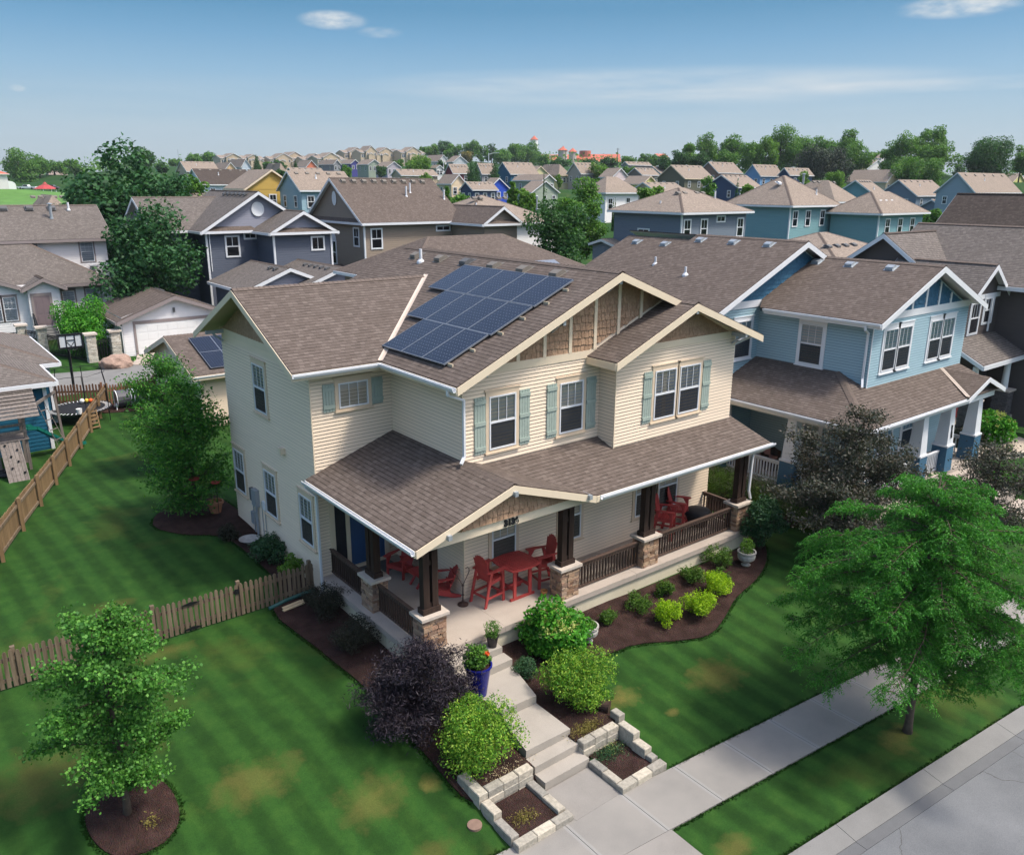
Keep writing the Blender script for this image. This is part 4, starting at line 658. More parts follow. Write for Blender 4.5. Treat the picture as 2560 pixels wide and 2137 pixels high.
def railing(p0,p1,par,top=.82,mt='rail_timber',ms='baluster_timber',z=0,bw=.042,gap=.115,low=.08):
    p0,p1=Vector((*p0,z)),Vector((*p1,z)); d=(p1-p0).normalized(); Ln=(p1-p0).length; mb=MB(); up=Vector((0,0,1)); mb.beam(p0+up*(top-.02),p1+up*(top-.02),.10,.04); mb.beam(p0+up*(top-.09),p1+up*(top-.09),.04,.09); mb.beam(p0+up*low,p1+up*low,.04,.07); r=mb.build('railing',mt,par); n=int(Ln/gap)
    mb=MB()
    for i in range(n): q=p0+d*(Ln*(i+.5)/n); mb.beam(q+up*low,q+up*(top-.05),bw,bw,up=d)
    mb.build('baluster',ms,r,kind=None)
railing((-2.2,3.6),(-2.2,1.42),H); railing((-2.2,.8),(-2.2,-1.2),H); railing((2.7,-1.52),(5.3,-1.52),H); railing((5.95,-1.52),(9.72,-1.52),H); railing((10.12,-1.3),(10.12,-.02),H)
# entry: side light, mullion, blue door
f=S_(3.6); mb=MB(); fbox(mb,f,-2.2,-2.05,.02,2.45,0,.06); fbox(mb,f,-1.70,-1.58,.02,2.45,0,.06); fbox(mb,f,-.45,-.30,.02,2.45,0,.06); fbox(mb,f,-2.05,-.45,2.2,2.45,0,.06); fbox(mb,f,-2.05,-.45,.012,.09,0,.12); EF=mb.build('entry_frame','cream_trim',H)
mb=MB(); fbox(mb,f,-2.05,-1.70,.09,2.2,-.0,.02); mb.build('side_light','room_dark',EF)
mb=MB(); fbox(mb,f,-1.58,-.45,.09,2.2,0,.03)
for a in (-1.48,-.96): 
    for z0,z1 in ((.25,.9),(1.05,2.05)): fbox(mb,f,a,a+.42,z0,z1,.03,.04)
D=mb.build('door','blue_door',H); mb=MB(); mb.beam(f.p(-.55,1.0,.05),f.p(-.55,1.15,.05),.03,.03); fbox(mb,f,-.58,-.52,1.02,1.06,.03,.09); mb.build('handle','iron_black',D)
# porch steps
def stair(pts,par=H): 
    mb=MB()
    for poly,z0,z1 in pts: mb.prism(poly,z0,z1)
    return mb.build('steps','step_concrete',par)
q=lambda x0,x1,y0,y1:[(x0,y0),(x1,y0),(x1,y1),(x0,y1)]
ST=thing('front_steps',(-1.2,-4,-1.3),'pale concrete front steps climbing from the sidewalk to the stone-pillared porch','steps')
stair([(q(-1.95,-.48,-2.36,-1.87),-.9,-.18),(q(-1.95,-.44,-2.72,-2.362),-.9,-.36),([(-1.75,-4.02),(-.76,-4.04),(-.44,-2.722),(-1.95,-2.722)],-1.1,-.55),([(-2.02,-5.22),(-.76,-5.24),(-.76,-4.045),(-1.75,-4.025)],-1.4,-.76)],ST)
stair([(q(-2.05,-.78,-5.56,-5.24),-1.4,-.94),(q(-2.05,-.78,-5.90,-5.562),-1.4,-1.12)],ST)
# roof furniture
nL=Vector((-ZL,0,1)).normalized(); zl=lambda x:6.22+ZL*(x+.57)
for y in (9.31,7.70,6.14,4.60,3.07,1.51): roofvent(H,(4.5,y,zl(4.5)),nL,'dark_vent' if abs(y-6.14)<.1 else 'vent_tan',1.0)
ventpipe(H,(4.2,8.55,zl(4.2)),.45,.055)
def solar(par,corner,uax,vax,n,w,h,cells=(6,10),cl=None):
    """one module: corner point, unit vectors along its short and long side"""
    c=Vector(corner); u=Vector(uax); v=Vector(vax); n=Vector(n); mb=MB(); g=.018; P=[c+u*g+v*g,c+u*(w-g)+v*g,c+u*(w-g)+v*(h-g),c+u*g+v*(h-g)]; nn=(P[1]-P[0]).cross(P[3]-P[0]); P=P if nn.dot(n)>0 else P
    mb.poly([p+n*.042 for p in P],0,[(0,0),(cells[0],0),(cells[0],cells[1]),(0,cells[1])]); o=[c,c+u*w,c+u*w+v*h,c+v*h]
    for i in range(4):
        a,b=o[i],o[(i+1)%4]; ai,bi=P[i],P[(i+1)%4]; mb.poly([a+n*.045,b+n*.045,bi+n*.045,ai+n*.045],1); mb.poly([a,b,b+n*.045,a+n*.045],1)
    mb.poly(o[::-1],1); return mb.build('solar_panel',['solar_cells','solar_frame'],par)
vx=Vector((1,0,ZL)).normalized(); uy=Vector((0,-1,0)); W1,H1=1.055,1.565
for row,(xs,ys,k) in enumerate(((-.115,3.78,3),(1.325,4.77,4),(2.78,5.80,5))):
    for i in range(k):
        c=Vector((xs,ys-i*1.075,zl(xs)))+nL*.07; solar(H,c+vx*.01,uy,vx,nL,W1,H1,(8,12))
mb=MB()
for i,(x,y) in enumerate([(0,.50),(.7,.50),(1.55,.40),(2.3,.40),(3.1,.36),(3.8,.36)]): mb.beam((x,y+.1,zl(x)+.03),(x,y-.12,zl(x)+.03),.05,.07)
mb.build('panel_clamp','clamp_metal',H)
# wall meters on the west wall
f=W_(-2.535)
def meter(nm,a0,a1,z0,z1,d,mat='grey_metal'): mb=MB(); fbox(mb,f,a0,a1,z0,z1,.016,d); mb.build(nm,mat,H)
meter('meter_box',-8.42,-8.06,.75,1.32,.16); meter('meter_box',-8.66,-8.46,.85,1.28,.13,'dark_vent'); meter('meter_box',-8.72,-8.5,.0,.42,.12); meter('meter_box',-7.72,-7.5,.8,1.08,.07,'white_paint'); meter('wall_vent',-5.82,-5.6,3.22,3.42,.16,'cream_trim')
mb=MB(); mb.tube([f.p(-8.24,.76,.08),f.p(-8.24,-.35,.08)],.045,8); mb.tube([f.p(-8.56,.86,.06),f.p(-8.56,-.3,.06)],.022,6); mb.tube([f.p(-7.6,.8,.04),f.p(-7.6,-.3,.04)],.012,6); mb.tube([f.p(-7.85,1.0,.04),f.p(-7.85,-.3,.04)],.012,6); mb.build('conduit','grey_metal',H)

hz_=MB(); hz_.box(-900,1500,-120,1700,-6,95); HZ=hz_.build('haze','lawn'); HZ.data.materials.clear(); m=bpy.data.materials.new('haze_air'); m.use_nodes=True; t=m.node_tree; t.nodes.remove(t.nodes['Principled BSDF']); pv=t.nodes.new('ShaderNodeVolumePrincipled'); pv.inputs['Color'].default_value=(.82,.88,.95,1); pv.inputs['Density'].default_value=HAZE; pv.inputs['Anisotropy'].default_value=.2; t.links.new(pv.outputs[0],t.nodes['Material Output'].inputs['Volume']); HZ.data.materials.append(m); put(HZ,kind='stuff')

drape('park_lawn',[(-8,170),(22,150),(48,215),(58,285),(50,322),(22,318),(-5,300)],'park_grass',.12,skirt=False)

# ---------------------------------------------------------------- the light blue house next door
B=thing('blue_house',(19,3,0),'light blue lap-sided house with white trim and wraparound porch on tapered posts','house')
mb=MB(); bs='blue_siding'
lap(mb,W_(16.71),[(-2.96,2.9),(1.87,2.9),(1.87,6.2),(-2.96,6.2)]); lap(mb,W_(16.71),[(-2.96,0),(1.87,0),(1.87,2.9),(-2.96,2.9)]); lap(mb,S_(-1.87),[(16.71,.2),(24.2,.2),(24.2,6.35),(16.71,6.35)])
flat(mb,S_(-1.87),[(16.71,6.3),(24.2,6.3),(20.35,7.98)],-.003); lap(mb,E_(24.2),[(-1.87,.2),(9,.2),(9,6.4),(-1.87,6.4)]); lap(mb,S_(2.96),[(13.9,0),(16.71,0),(16.71,6.3),(13.9,6.3)]); flat(mb,S_(2.96),[(13.9,6.25),(24,6.25),(24,6.3),(18.9,8.7)],-.003)
lap(mb,W_(13.9),[(-12,-.6),(-2.96,-.6),(-2.96,6.4),(-12,6.4)]); mb.box(13.95,24.1,3.1,12,-.6,6.2); mb.build('wall',[bs,'lap_shade_blue'],B)
gshake(S_(-1.87),[(17.3,6.56),(23.4,6.56),(20.35,7.92)],11,B,'blue_shake'); gshake(S_(2.96),[(14.6,6.62),(20.2,6.62),(20.2,8.0),(18.9,8.62)],12,B,'blue_shake'); gshake(S_(-3.42),[(21.5,3.3),(23.6,3.3),(22.55,3.68)],13,B,'blue_shake')
mb=MB(); f=S_(-1.87)
for a,zt in ((18.3,6.98),(19.32,7.45),(20.35,7.9),(21.38,7.45),(22.4,6.98)): fbox(mb,f,a-.06,a+.06,6.56,zt,0,.05)
fbox(mb,f,16.71,24.2,6.3,6.56,.0,.045); mb.build('trim','white_paint',B); tb(S_(2.96),13.9,16.69,6.34,6.62,0,.045,mat='white_paint',par=B); tb(S_(-1.87),16.695,16.73,3.8,6.3,0,.03,mat='white_paint',par=B)
mb=MB()
roofpl(mb,[(16.19,-2.43,6.39),(20.35,-2.43,8.16),(20.35,5,8.16),(16.19,2.6,6.39)]); roofpl(mb,[(20.35,-2.43,8.16),(24.6,-2.43,6.39),(24.6,6,6.39),(20.35,6,8.16)])
roofpl(mb,[(13.35,2.48,6.39),(18.9,2.48,8.84),(18.9,8.2,8.84),(13.35,8.2,6.39)]); roofpl(mb,[(18.9,2.48,8.84),(24.5,2.48,6.42),(24.5,12.5,6.42),(18.9,12.5,8.84)])
roofpl(mb,[(13.1,8.2,6.0),(18.9,8.2,8.6),(18.9,12.5,8.6),(13.1,12.5,6.0)])
roofpl(mb,[(13.78,-3.69,3.216),(16.72,-.75,4.30),(16.72,2.98,4.30),(13.78,2.98,3.216)]); roofpl(mb,[(13.78,-3.69,3.216),(24.1,-3.69,3.216),(24.1,-1.86,3.89),(22.1,-1.86,3.89),(16.0,-1.47,4.035),(16.72,-.75,4.30)][:2]+[(24.1,-1.86,3.892),(17,-1.86,3.892),(16.69,-.77,4.295)])
roofpl(mb,[(20.95,-3.79,3.24),(22.55,-3.79,3.86),(22.55,-1.87,3.86),(22.4,-1.87,3.86)]); roofpl(mb,[(22.55,-3.79,3.86),(24.2,-3.79,3.22),(24.2,-1.87,3.22),(22.55,-1.87,3.86)]); RB=mb.build('roof',['shingle_brown','white_paint'],B)
rcap((20.35,-2.43,8.16),(20.35,5,8.16),RB); rcap((18.9,2.48,8.84),(18.9,8.2,8.84),RB); rcap((13.78,-3.69,3.22),(16.72,-.75,4.31),RB,drop=.05)
mb=MB(); valley(mb,(21.0,-3.72,3.25),(22.5,-1.9,3.87)); mb.build('valley_flashing','valley_metal',RB)
FPAR[:]=[B,'white_paint']; mb=MB(); F_((16.19,-2.43,6.39),(20.35,-2.43,8.16),(0,-1,0),.22); F_((20.35,-2.43,8.16),(24.6,-2.43,6.39),(0,-1,0),.22); F_((16.19,2.4,6.39),(16.19,-2.43,6.39),(-1,0,0),.2); F_((13.35,2.48,6.39),(18.9,2.48,8.84),(0,-1,0),.22); F_((18.9,2.48,8.84),(20.5,2.48,8.14),(0,-1,0),.22); F_((13.35,2.48,6.39),(13.35,12,6.39),(-1,0,0),.2)
F_((13.78,2.98,3.216),(13.78,-3.69,3.216),(-1,0,0),.17); F_((13.78,-3.69,3.216),(21,-3.69,3.216),(0,-1,0),.17); F_((20.95,-3.79,3.24),(22.55,-3.79,3.86),(0,-1,0),.18); F_((22.55,-3.79,3.86),(24.2,-3.79,3.22),(0,-1,0),.18); F_((24.2,-3.79,3.22),(24.2,-1.9,3.22),(1,0,0),.16)
mb.box(14.1,24.0,-3.5,-3.28,2.85,3.05); mb.box(14.1,14.32,-3.28,2.9,2.85,3.05); mb.build('porch_beam','white_paint',B)
mb=MB(); gutter(mb,(16.16,2.4,6.37),(16.16,-2.45,6.37),(-1,0,0)); mb.build('gutter','white_paint',B); mb=MB(); gutter(mb,(13.75,2.95,3.2),(13.75,-3.8,3.2),(-1,0,0)); mb.build('gutter','white_paint',B); mb=MB(); gutter(mb,(13.7,-3.72,3.2),(20.9,-3.72,3.2),(0,-1,0)); mb.build('gutter','white_paint',B)
spout([(16.1,-1.9,6.25),(16.1,-1.9,6.1),(16.62,-1.75,5.9),(16.62,-1.75,4.25),(16.4,-1.9,3.95)],B)
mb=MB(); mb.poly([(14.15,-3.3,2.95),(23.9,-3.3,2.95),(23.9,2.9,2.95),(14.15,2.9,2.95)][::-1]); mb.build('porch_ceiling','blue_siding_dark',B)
f=S_(-1.87); wp='white_paint'
def twin(f,a,z0,z1,blind,par=B,w=.95): 
    for i in (0,1): window(par,f,a+i*(w+.09),a+i*(w+.09)+w,z0,z1,case=wp,blind=blind,cw=.12 if i==0 else .12)
twin(f,17.55,4.38,5.95,'full'); twin(f,21.05,4.38,5.95,'full'); window(B,W_(16.71),-1.0,-.03,4.38,5.92,case=wp,blind='full'); window(B,S_(2.96),15.15,16.2,4.35,5.85,case=wp,blind='full_cur')
window(B,W_(16.71),-.42,.28,.95,2.5,case=wp,blind='half',lites=2); window(B,f,18.2,19.1,.9,2.4,case=wp); window(B,f,19.9,20.8,.9,2.4,case=wp)
mb=MB(); f3=S_(2.93); fbox(mb,f3,14.35,15.3,.25,2.35,0,.05); mb.build('door','red_paint',B)
mb=MB(); mb.prism([(13.95,-3.5),(24.1,-3.5),(24.1,-1.88),(16.7,-1.88),(16.7,2.93),(13.95,2.93)],.05,.25); mb.build('porch_floor','porch_concrete',B)
mb=MB(); mb.prism([(14.05,-3.4),(24.0,-3.4),(24.0,-1.9),(16.6,-1.9),(16.6,2.9),(14.05,2.9)],-1.0,.05); mb.build('foundation','foundation',B)
def frust(mb,x,y,a,b,z0,z1,m=0): mb.mesh([(x-a,y-a,z0),(x+a,y-a,z0),(x+a,y+a,z0),(x-a,y+a,z0),(x-b,y-b,z1),(x+b,y-b,z1),(x+b,y+b,z1),(x-b,y+b,z1)],[(0,3,2,1),(4,5,6,7),(0,1,5,4),(1,2,6,5),(2,3,7,6),(3,0,4,7)],m)
POSTS=[(14.25,2.45),(14.25,-.68),(14.3,-3.2),(18.6,-3.2),(20.75,-3.2),(23.15,-3.2)]
for i,(x,y) in enumerate(POSTS):
    mb=MB(); frust(mb,x,y,.25,.175,1.32,2.86); mb.box(x-.31,x+.31,y-.31,y+.31,1.26,1.33); P=mb.build('porch_post',wp,B)
    mb=MB()
    z=.25
    while z<1.25: frust(mb,x,y,.30-.02*(z-.25)+.012,.30-.02*(z-.25),z,min(z+.1,1.26)); z+=.1
    mb.build('post_base','post_blue',P)
    if i==4: text(P,'3132',(x,y-.235,2.0),(R(86),0,0),.16,'iron_black',vertical=True)
for a,b in (((14.25,2.2),(14.25,-.4)),((14.25,-.98),(14.25,-2.9)),((14.6,-3.2),(18.3,-3.2)),((18.9,-3.2),(20.45,-3.2))): railing(a,b,B,.85,'white_paint','white_paint',.25,.04,.13)
railing((23.15,-2.9),(23.15,-2.0),B,.85,'white_paint','white_paint',.25,.04,.13)
nB=Vector((-.4255,0,1)).normalized()
for x,y in ((19.85,-.6),(19.85,1.1),(19.85,2.6)): roofvent(B,(x,y,8.16-.4255*(20.35-x)),nB,'grey_metal',.9)
for x,y in ((18.4,4.0),(18.4,5.8),(18.4,7.6),(18.3,9.6),(18.3,11.4)): roofvent(B,(x,y,(8.84 if y<8.2 else 8.6)-.443*(18.9-x)),nB,'grey_metal',.9)
ventpipe(B,(16.6,8.6,7.56),.35,.05); ventpipe(B,(15.6,6.0,7.38),.35,.05)
mb=MB(); [mb.prism(p,a,b) for p,a,b in ((q(20.9,22.6,-3.85,-3.5),-.8,.07),(q(20.9,22.6,-4.2,-3.852),-.9,-.1),([(20.6,-5.3),(22.4,-5.5),(22.75,-5.0),(22.6,-4.202),(20.9,-4.202)],-1.2,-.42),(q(20.9,22.7,-5.95,-5.52),-1.3,-.75))]; stB=thing('porch_steps',(21.7,-4.5,-1),'concrete steps and landing leading down from the blue house porch','steps'); mb.build('steps','porch_concrete',stB)
drape('side_path',[(20.9,-7.2),(22.3,-7.35),(22.6,-5.6),(21.2,-5.5)],'porch_concrete',.06)
# things on the blue porch
t=thing('wicker_chair',(15.4,.9,.25),'dark wicker armchair with a reddish cushion on the blue house porch','chair'); mb=MB(); mb.lathe((15.4,.9,.25),[(.30,0),(.38,.35),(.36,.42)],14); mb.build('seat','wicker',t); mb=MB()
for i in range(10): a0=R(-20+i*22); a1=R(-20+(i+1)*22); p=lambda a,r,z:(15.4+r*math.cos(a),.9+r*math.sin(a),z); mb.mesh([p(a0,.38,.6),p(a1,.38,.6),p(a1,.44,.95+.25*math.sin(max(0,min(math.pi,a1)))),p(a0,.44,.95+.25*math.sin(max(0,min(math.pi,a0)))),p(a0,.42,.6),p(a1,.42,.6)],[(0,1,2,3),(3,2,5,4)])
mb.build('backrest','wicker',t); mb=MB(); mb.box(15.2,15.6,.75,1.15,.66,.76); mb.beam((15.25,1.1,.78),(15.3,1.15,1.1),.38,.12); mb.build('cushion','cushion',t)
t=thing('plant_stand',(15.9,-1.1,.25),'black metal plant stand beside the blue house window','stand'); mb=MB(); mb.box(15.68,16.12,-1.32,-.88,1.1,1.13)
for sx in(-.2,.2):
    for sy in(-.2,.2): mb.beam((15.9+sx,-1.1+sy,.25),(15.9+sx*.8,-1.1+sy*.8,1.1),.02,.02)
mb.build('frame','iron_black',t)
# ---------------------------------------------------------------- generic houses made of blocks
class House:
    def __init__(s,name,loc,label,wall,roof,trim='white_paint',gable=None,group=None):
        s.t=thing(name,loc,label,'house',group); s.gl=[]; s.tl=[]; s.w=MB(); s.r=MB(); s.tr=MB(); s.g=MB(); s.wm,s.rm,s.tm,s.gm=wall,roof,trim,gable or wall; s.rp=[]; s.caps=[]
    def block(s,x0,x1,y0,y1,zb,ze,kind,rise,ov=.45,gw=True,rov=None,walls=True,eave=True):
        """kind X/Y: gable roof with ridge along that axis, H: hip; ze is the roof edge height"""
        if walls:
            for f,a0,a1 in ((S_(y0),x0,x1),(W_(x0),-y1,-y0),(E_(x1),y0,y1),(N_(y1),-x1,-x0)): s.w.poly([f.p(a0,zb),f.p(a1,zb),f.p(a1,ze),f.p(a0,ze)])
        rov=ov if rov is None else rov; X0,X1,Y0,Y1=x0-ov,x1+ov,y0-ov,y1+ov; tr=MB(); s.tl.append(tr); zr=ze+rise; top=.02
        if kind=='Y':
            X0,X1,Y0,Y1=x0-ov,x1+ov,y0-rov,y1+rov; xm=(x0+x1)/2; roofpl(s.r,[(X0,Y0,ze),(xm,Y0,zr),(xm,Y1,zr),(X0,Y1,ze)]); roofpl(s.r,[(xm,Y0,zr),(X1,Y0,ze),(X1,Y1,ze),(xm,Y1,zr)])
            k=(zr-ze)/(xm-X0); zw=ze+k*ov-.06
            if gw: s.gp([(x0,y0-top,ze-.1),(x1,y0-top,ze-.1),(x1,y0-top,zw),(xm,y0-top,zr-.06),(x0,y0-top,zw)]); s.gp([(x0,y1+top,ze-.1),(x0,y1+top,zw),(xm,y1+top,zr-.06),(x1,y1+top,zw),(x1,y1+top,ze-.1)])
            for yy,o in ((Y0,-1),(Y1,1)): fascia(tr,(X0,yy,ze),(xm,yy,zr),(0,o,0),.24); fascia(tr,(xm,yy,zr),(X1,yy,ze),(0,o,0),.24)
            for xx,o in ((X0,-1),(X1,1)): fascia(tr,(xx,Y0,ze),(xx,Y1,ze),(o,0,0),.19,.09)
            s.caps.append(((xm,Y0,zr),(xm,Y1,zr)))
        elif kind=='X':
            X0,X1,Y0,Y1=x0-rov,x1+rov,y0-ov,y1+ov; ym=(y0+y1)/2; roofpl(s.r,[(X0,Y0,ze),(X1,Y0,ze),(X1,ym,zr),(X0,ym,zr)]); roofpl(s.r,[(X0,ym,zr),(X1,ym,zr),(X1,Y1,ze),(X0,Y1,ze)])
            k=(zr-ze)/(ym-Y0); zw=ze+k*ov-.06
            if gw: s.gp([(x0-top,y1,ze-.1),(x0-top,y0,ze-.1),(x0-top,y0,zw),(x0-top,ym,zr-.06),(x0-top,y1,zw)]); s.gp([(x1+top,y0,ze-.1),(x1+top,y1,ze-.1),(x1+top,y1,zw),(x1+top,ym,zr-.06),(x1+top,y0,zw)])
            for xx,o in ((X0,-1),(X1,1)): fascia(tr,(xx,Y0,ze),(xx,ym,zr),(o,0,0),.24); fascia(tr,(xx,ym,zr),(xx,Y1,ze),(o,0,0),.24)
            for yy,o in ((Y0,-1),(Y1,1)): fascia(tr,(X0,yy,ze),(X1,yy,ze),(0,o,0),.19,.09)
            s.caps.append(((X0,ym,zr),(X1,ym,zr)))
        elif kind=='H':
            w,dp=(X1-X0)/2,(Y1-Y0)/2; xm,ym=(X0+X1)/2,(Y0+Y1)/2
            a,b=((X0+dp,ym),(X1-dp,ym)) if w>=dp else ((xm,Y0+w),(xm,Y1-w)); a=(*a,zr); b=(*b,zr); c=[(X0,Y0,ze),(X1,Y0,ze),(X1,Y1,ze),(X0,Y1,ze)]
            if w>=dp: pl=[[c[0],c[1],b,a],[c[1],c[2],b],[c[2],c[3],a,b],[c[3],c[0],a]]
            else: pl=[[c[0],c[1],a],[c[1],c[2],b,a],[c[2],c[3],b],[c[3],c[0],a,b]]
            for p in pl: roofpl(s.r,p)
            for i,o in enumerate(((0,-1,0),(1,0,0),(0,1,0),(-1,0,0))): fascia(tr,c[i],c[(i+1)%4],o,.19,.09)
            for cc in c: s.caps.append((cc,a if (Vector(cc)-Vector(a)).length<=(Vector(cc)-Vector(b)).length else b))
        return s
    def gp(s,p): g=MB(); g.poly(p); s.gl.append(g)
    def corner(s,x,y,z0,z1): m=MB(); m.box(x-.07,x+.07,y-.07,y+.07,z0,z1); s.tl.append(m)
    def done(s,capped=True):
        s.w.build('wall',s.wm,s.t)
        if s.g.v: s.g.build('gable_panel',s.gm,s.t)
        r=s.r.build('roof',[s.rm,s.tm],s.t); [m.build('gable_panel',s.gm,s.t) for m in s.gl]; [m.build('trim',s.tm,s.t) for m in s.tl+([s.tr] if s.tr.v else [])]
        if capped:
            [rcap(a,b,r,s.rm,w=.14,drop=.06) for a,b in s.caps]
        return s.t
def slopevents(h,pts,n,mat='vent_tan',s=1):
    for p in pts: roofvent(h.t,p,n,mat,s)
# brown house
h=House('brown_house',(33,3,0),'dark brown house with small white-trimmed gable and dark stone porch pillars','brown_siding','shingle_grey')
h.w=MB(); lap(h.w,S_(0),[(28.7,0),(32,0),(32,6.3),(28.7,6.3)],step=.15,lip=.02); lap(h.w,W_(32),[(0,-.3),(4.6,-.3),(4.6,6.4),(0,6.4)],step=.15,lip=.02); lap(h.w,W_(28.7),[(-10,-.3),(0,-.3),(0,6.3),(-10,6.3)],step=.15,lip=.02)
h.block(28.7,31.7,0,4,0,6.15,'Y',1.4,.4,walls=False); h.block(30.4,44,2.9,7.5,3,6.75,'X',1.96,.45,walls=True); h.block(32,40,-4.6,6,0,6.45,'Y',2.6,.45,walls=False); h.gm='brown_siding'
h.tr.box(28.62,31.95,-.03,.01,5.9,6.12)
T_=h.done(); 
window(T_,S_(0),29.0,29.9,4.3,5.75,case=wp,sill=False); window(T_,S_(0),30.4,31.3,4.7,5.9,case=wp,sill=False)
mb=MB(); roofpl(mb,[(27.3,-1.63,3.3),(32.0,-1.63,3.3),(32.0,.02,4.2),(28.7,.02,4.2),(27.3,.02,4.15)]); fascia(mb,(27.3,-1.63,3.3),(32,-1.63,3.3),(0,-1,0),.2,.05,m=1); fascia(mb,(27.3,-1.63,3.3),(27.3,.02,4.15),(-1,0,0),.2,.05,m=1); mb.build('porch_roof',['shingle_grey','white_paint'],T_)
mb=MB(); mb.box(27.3,32,-1.5,0,-.5,.22); mb.build('porch_floor','porch_concrete',T_)
for x in (27.75,31.3):
    p=stonepile(x-.34,x+.34,-1.5,-.82,.2,1.5,int(x)).build('stone_pillar','dark_stone',T_); mb=MB(); mb.box(x-.42,x+.42,-1.58,-.74,1.5,1.58); mb.build('cap','cap_stone',p); mb=MB(); mb.tube([(x,-1.16,1.58),(x,-1.16,3.1)],[.16,.13],14); mb.build('porch_post','white_paint',T_)
mb=MB(); fbox(mb,S_(-.02),28.9,29.8,.22,2.4,.0,.05); mb.build('door','red_paint',T_); mb=MB(); [mb.beam(a,b,.07,.06) for a,b in (((30.9,-.12,5.9),(30.9,-.12,4.3)),)]; mb.build('downspout','white_paint',T_)
# dark roofed house behind the brown one
h=House('dark_roof_house',(47,3,.5),'house with a plain dark charcoal shingle roof behind the brown house','wall_slate','shingle_dark'); h.block(42.0,53.2,-4,9.3,.3,6.0,'Y',4.6,.45); h.done()
# white house at the left with its parts
h=House('white_house',(-3,53,0),'white house with brown roof and mauve front door up a flight of steps','white_siding','shingle_grey','trim_mauve')
def lapwalls(x0,x1,y0,y1,zb,ze,st=.17): lap(h.w,S_(y0),[(x0,zb),(x1,zb),(x1,ze),(x0,ze)],st,.02); lap(h.w,W_(x0),[(-y1,zb),(-y0,zb),(-y0,ze),(-y1,ze)],st,.02); lap(h.w,E_(x1),[(y0,zb),(y1,zb),(y1,ze),(y0,ze)],st,.02)
lapwalls(-14,4.4,57,65,0,6.75); lapwalls(-9,3.1,52.3,57,0,3.7); lapwalls(-2.55,-.5,50.8,52.3,0,3.75); lapwalls(-9.5,-2.5,51.3,52.3,0,3.9)
h.block(-14,4.4,57,65,0,6.68,'X',2.5,.5,walls=False); h.block(-9,3.1,52.3,61.5,0,3.72,'H',2.95,.55,walls=False); h.block(-2.55,-.5,50.8,53,0,3.68,'Y',.72,.4,walls=False); h.block(-9.5,-2.6,51.3,54,0,3.55,'Y',1.45,.4,walls=False)
T_=h.done()
for a0,a1,z0,z1 in ((2.45,3.4,4.85,6.4),): window(T_,S_(57),a0,a1,z0,z1,case='trim_mauve',blind='full_cur',rows=2,sill=False)
window(T_,S_(57),-2.1,-.65,5.95,6.3,case='trim_mauve',style='fix',lites=5,sill=False)
window(T_,S_(52.3),-.1,.72,1.55,3.15,case='trim_mauve',blind='full_cur',rows=2,sill=False); window(T_,S_(52.3),1.5,2.5,1.65,3.25,case='trim_mauve',blind='full_cur',rows=2,sill=False); window(T_,S_(51.3),-4.1,-3.3,1.4,3.1,case='trim_mauve',rows=2,sill=False); window(T_,S_(51.3),-5.1,-4.25,1.4,3.1,case='trim_mauve',rows=2,sill=False)
f=S_(50.8); mb=MB(); fbox(mb,f,-2.25,-1.22,.95,3.1,0,.03)
for a in (-2.12,-1.68):
    for z0,z1 in ((1.1,1.7),(1.85,2.9)): fbox(mb,f,a,a+.34,z0,z1,.03,.045)
D=mb.build('door','mauve_door',T_); mb=MB(); fbox(mb,f,-1.34,-1.28,1.9,2.05,.03,.1); mb.build('handle','grey_metal',D)
mb=MB(); fbox(mb,f,-2.42,-2.25,.95,3.3,0,.05); fbox(mb,f,-1.22,-1.05,.95,3.3,0,.05); fbox(mb,f,-2.25,-1.22,3.1,3.3,0,.05); mb.build('door_frame','trim_mauve',T_)
mb=MB(); [mb.box(-2.35,-1.05,50.78-.3*(i+1),50.78-.3*i,-.2,.92-.17*i) for i in range(6)]; mb.build('steps','kerb_concrete',T_)
for x in (-2.42,-.98): 
    mb=MB(); mb.beam((x,50.7,1.85),(x,48.9,.85),.11,.12); mb.beam((x,50.7,1.0),(x,48.9,.05),.08,.08); [mb.beam((x,50.65-.3*i,1.0-.165*i-.05),(x,50.65-.3*i,1.85-.165*i),.07,.07) for i in range(7)]; mb.build('handrail','iron_black',T_)
mb=MB(); mb.lathe((3.2,56.6,4.35),[(.05,0),(.30,.10),(.36,.2)],14); mb.beam((3.2,56.9,4.2),(3.2,56.6,4.35),.04,.04); mb.beam((3.2,56.5,4.4),(2.9,56.1,4.6),.03,.03); mb.build('satellite_dish','grey_metal',T_)
slopevents(h,[(-2,60.4,8.95),(-.2,60.4,8.95),(1.4,60.4,8.95)],(0,-.55,1),'dark_vent',1.3); ventpipe(T_,(1.1,59.2,8.2),1.1,.11,'grey_metal',True); ventpipe(T_,(2.6,60.2,8.8),.6,.08); spout([(3.62,51.9,3.6),(3.2,52.2,3.2),(3.2,52.2,0)],T_)
h=House('dormer_house',(2,80,1),'grey hip-roofed house with a low window dormer, behind the white house','wall_white','shingle_grey'); h.block(-12,9,74,86,.8,6.3,'H',2.5,.5); h.block(-4.2,3.2,75.5,82,6.3,7.7,'H',1.1,.5); T_=h.done(False)
for a in (-2.6,-.9,.8): farwin(T_,S_(75.5),a,a+1.0,7.0,7.4)
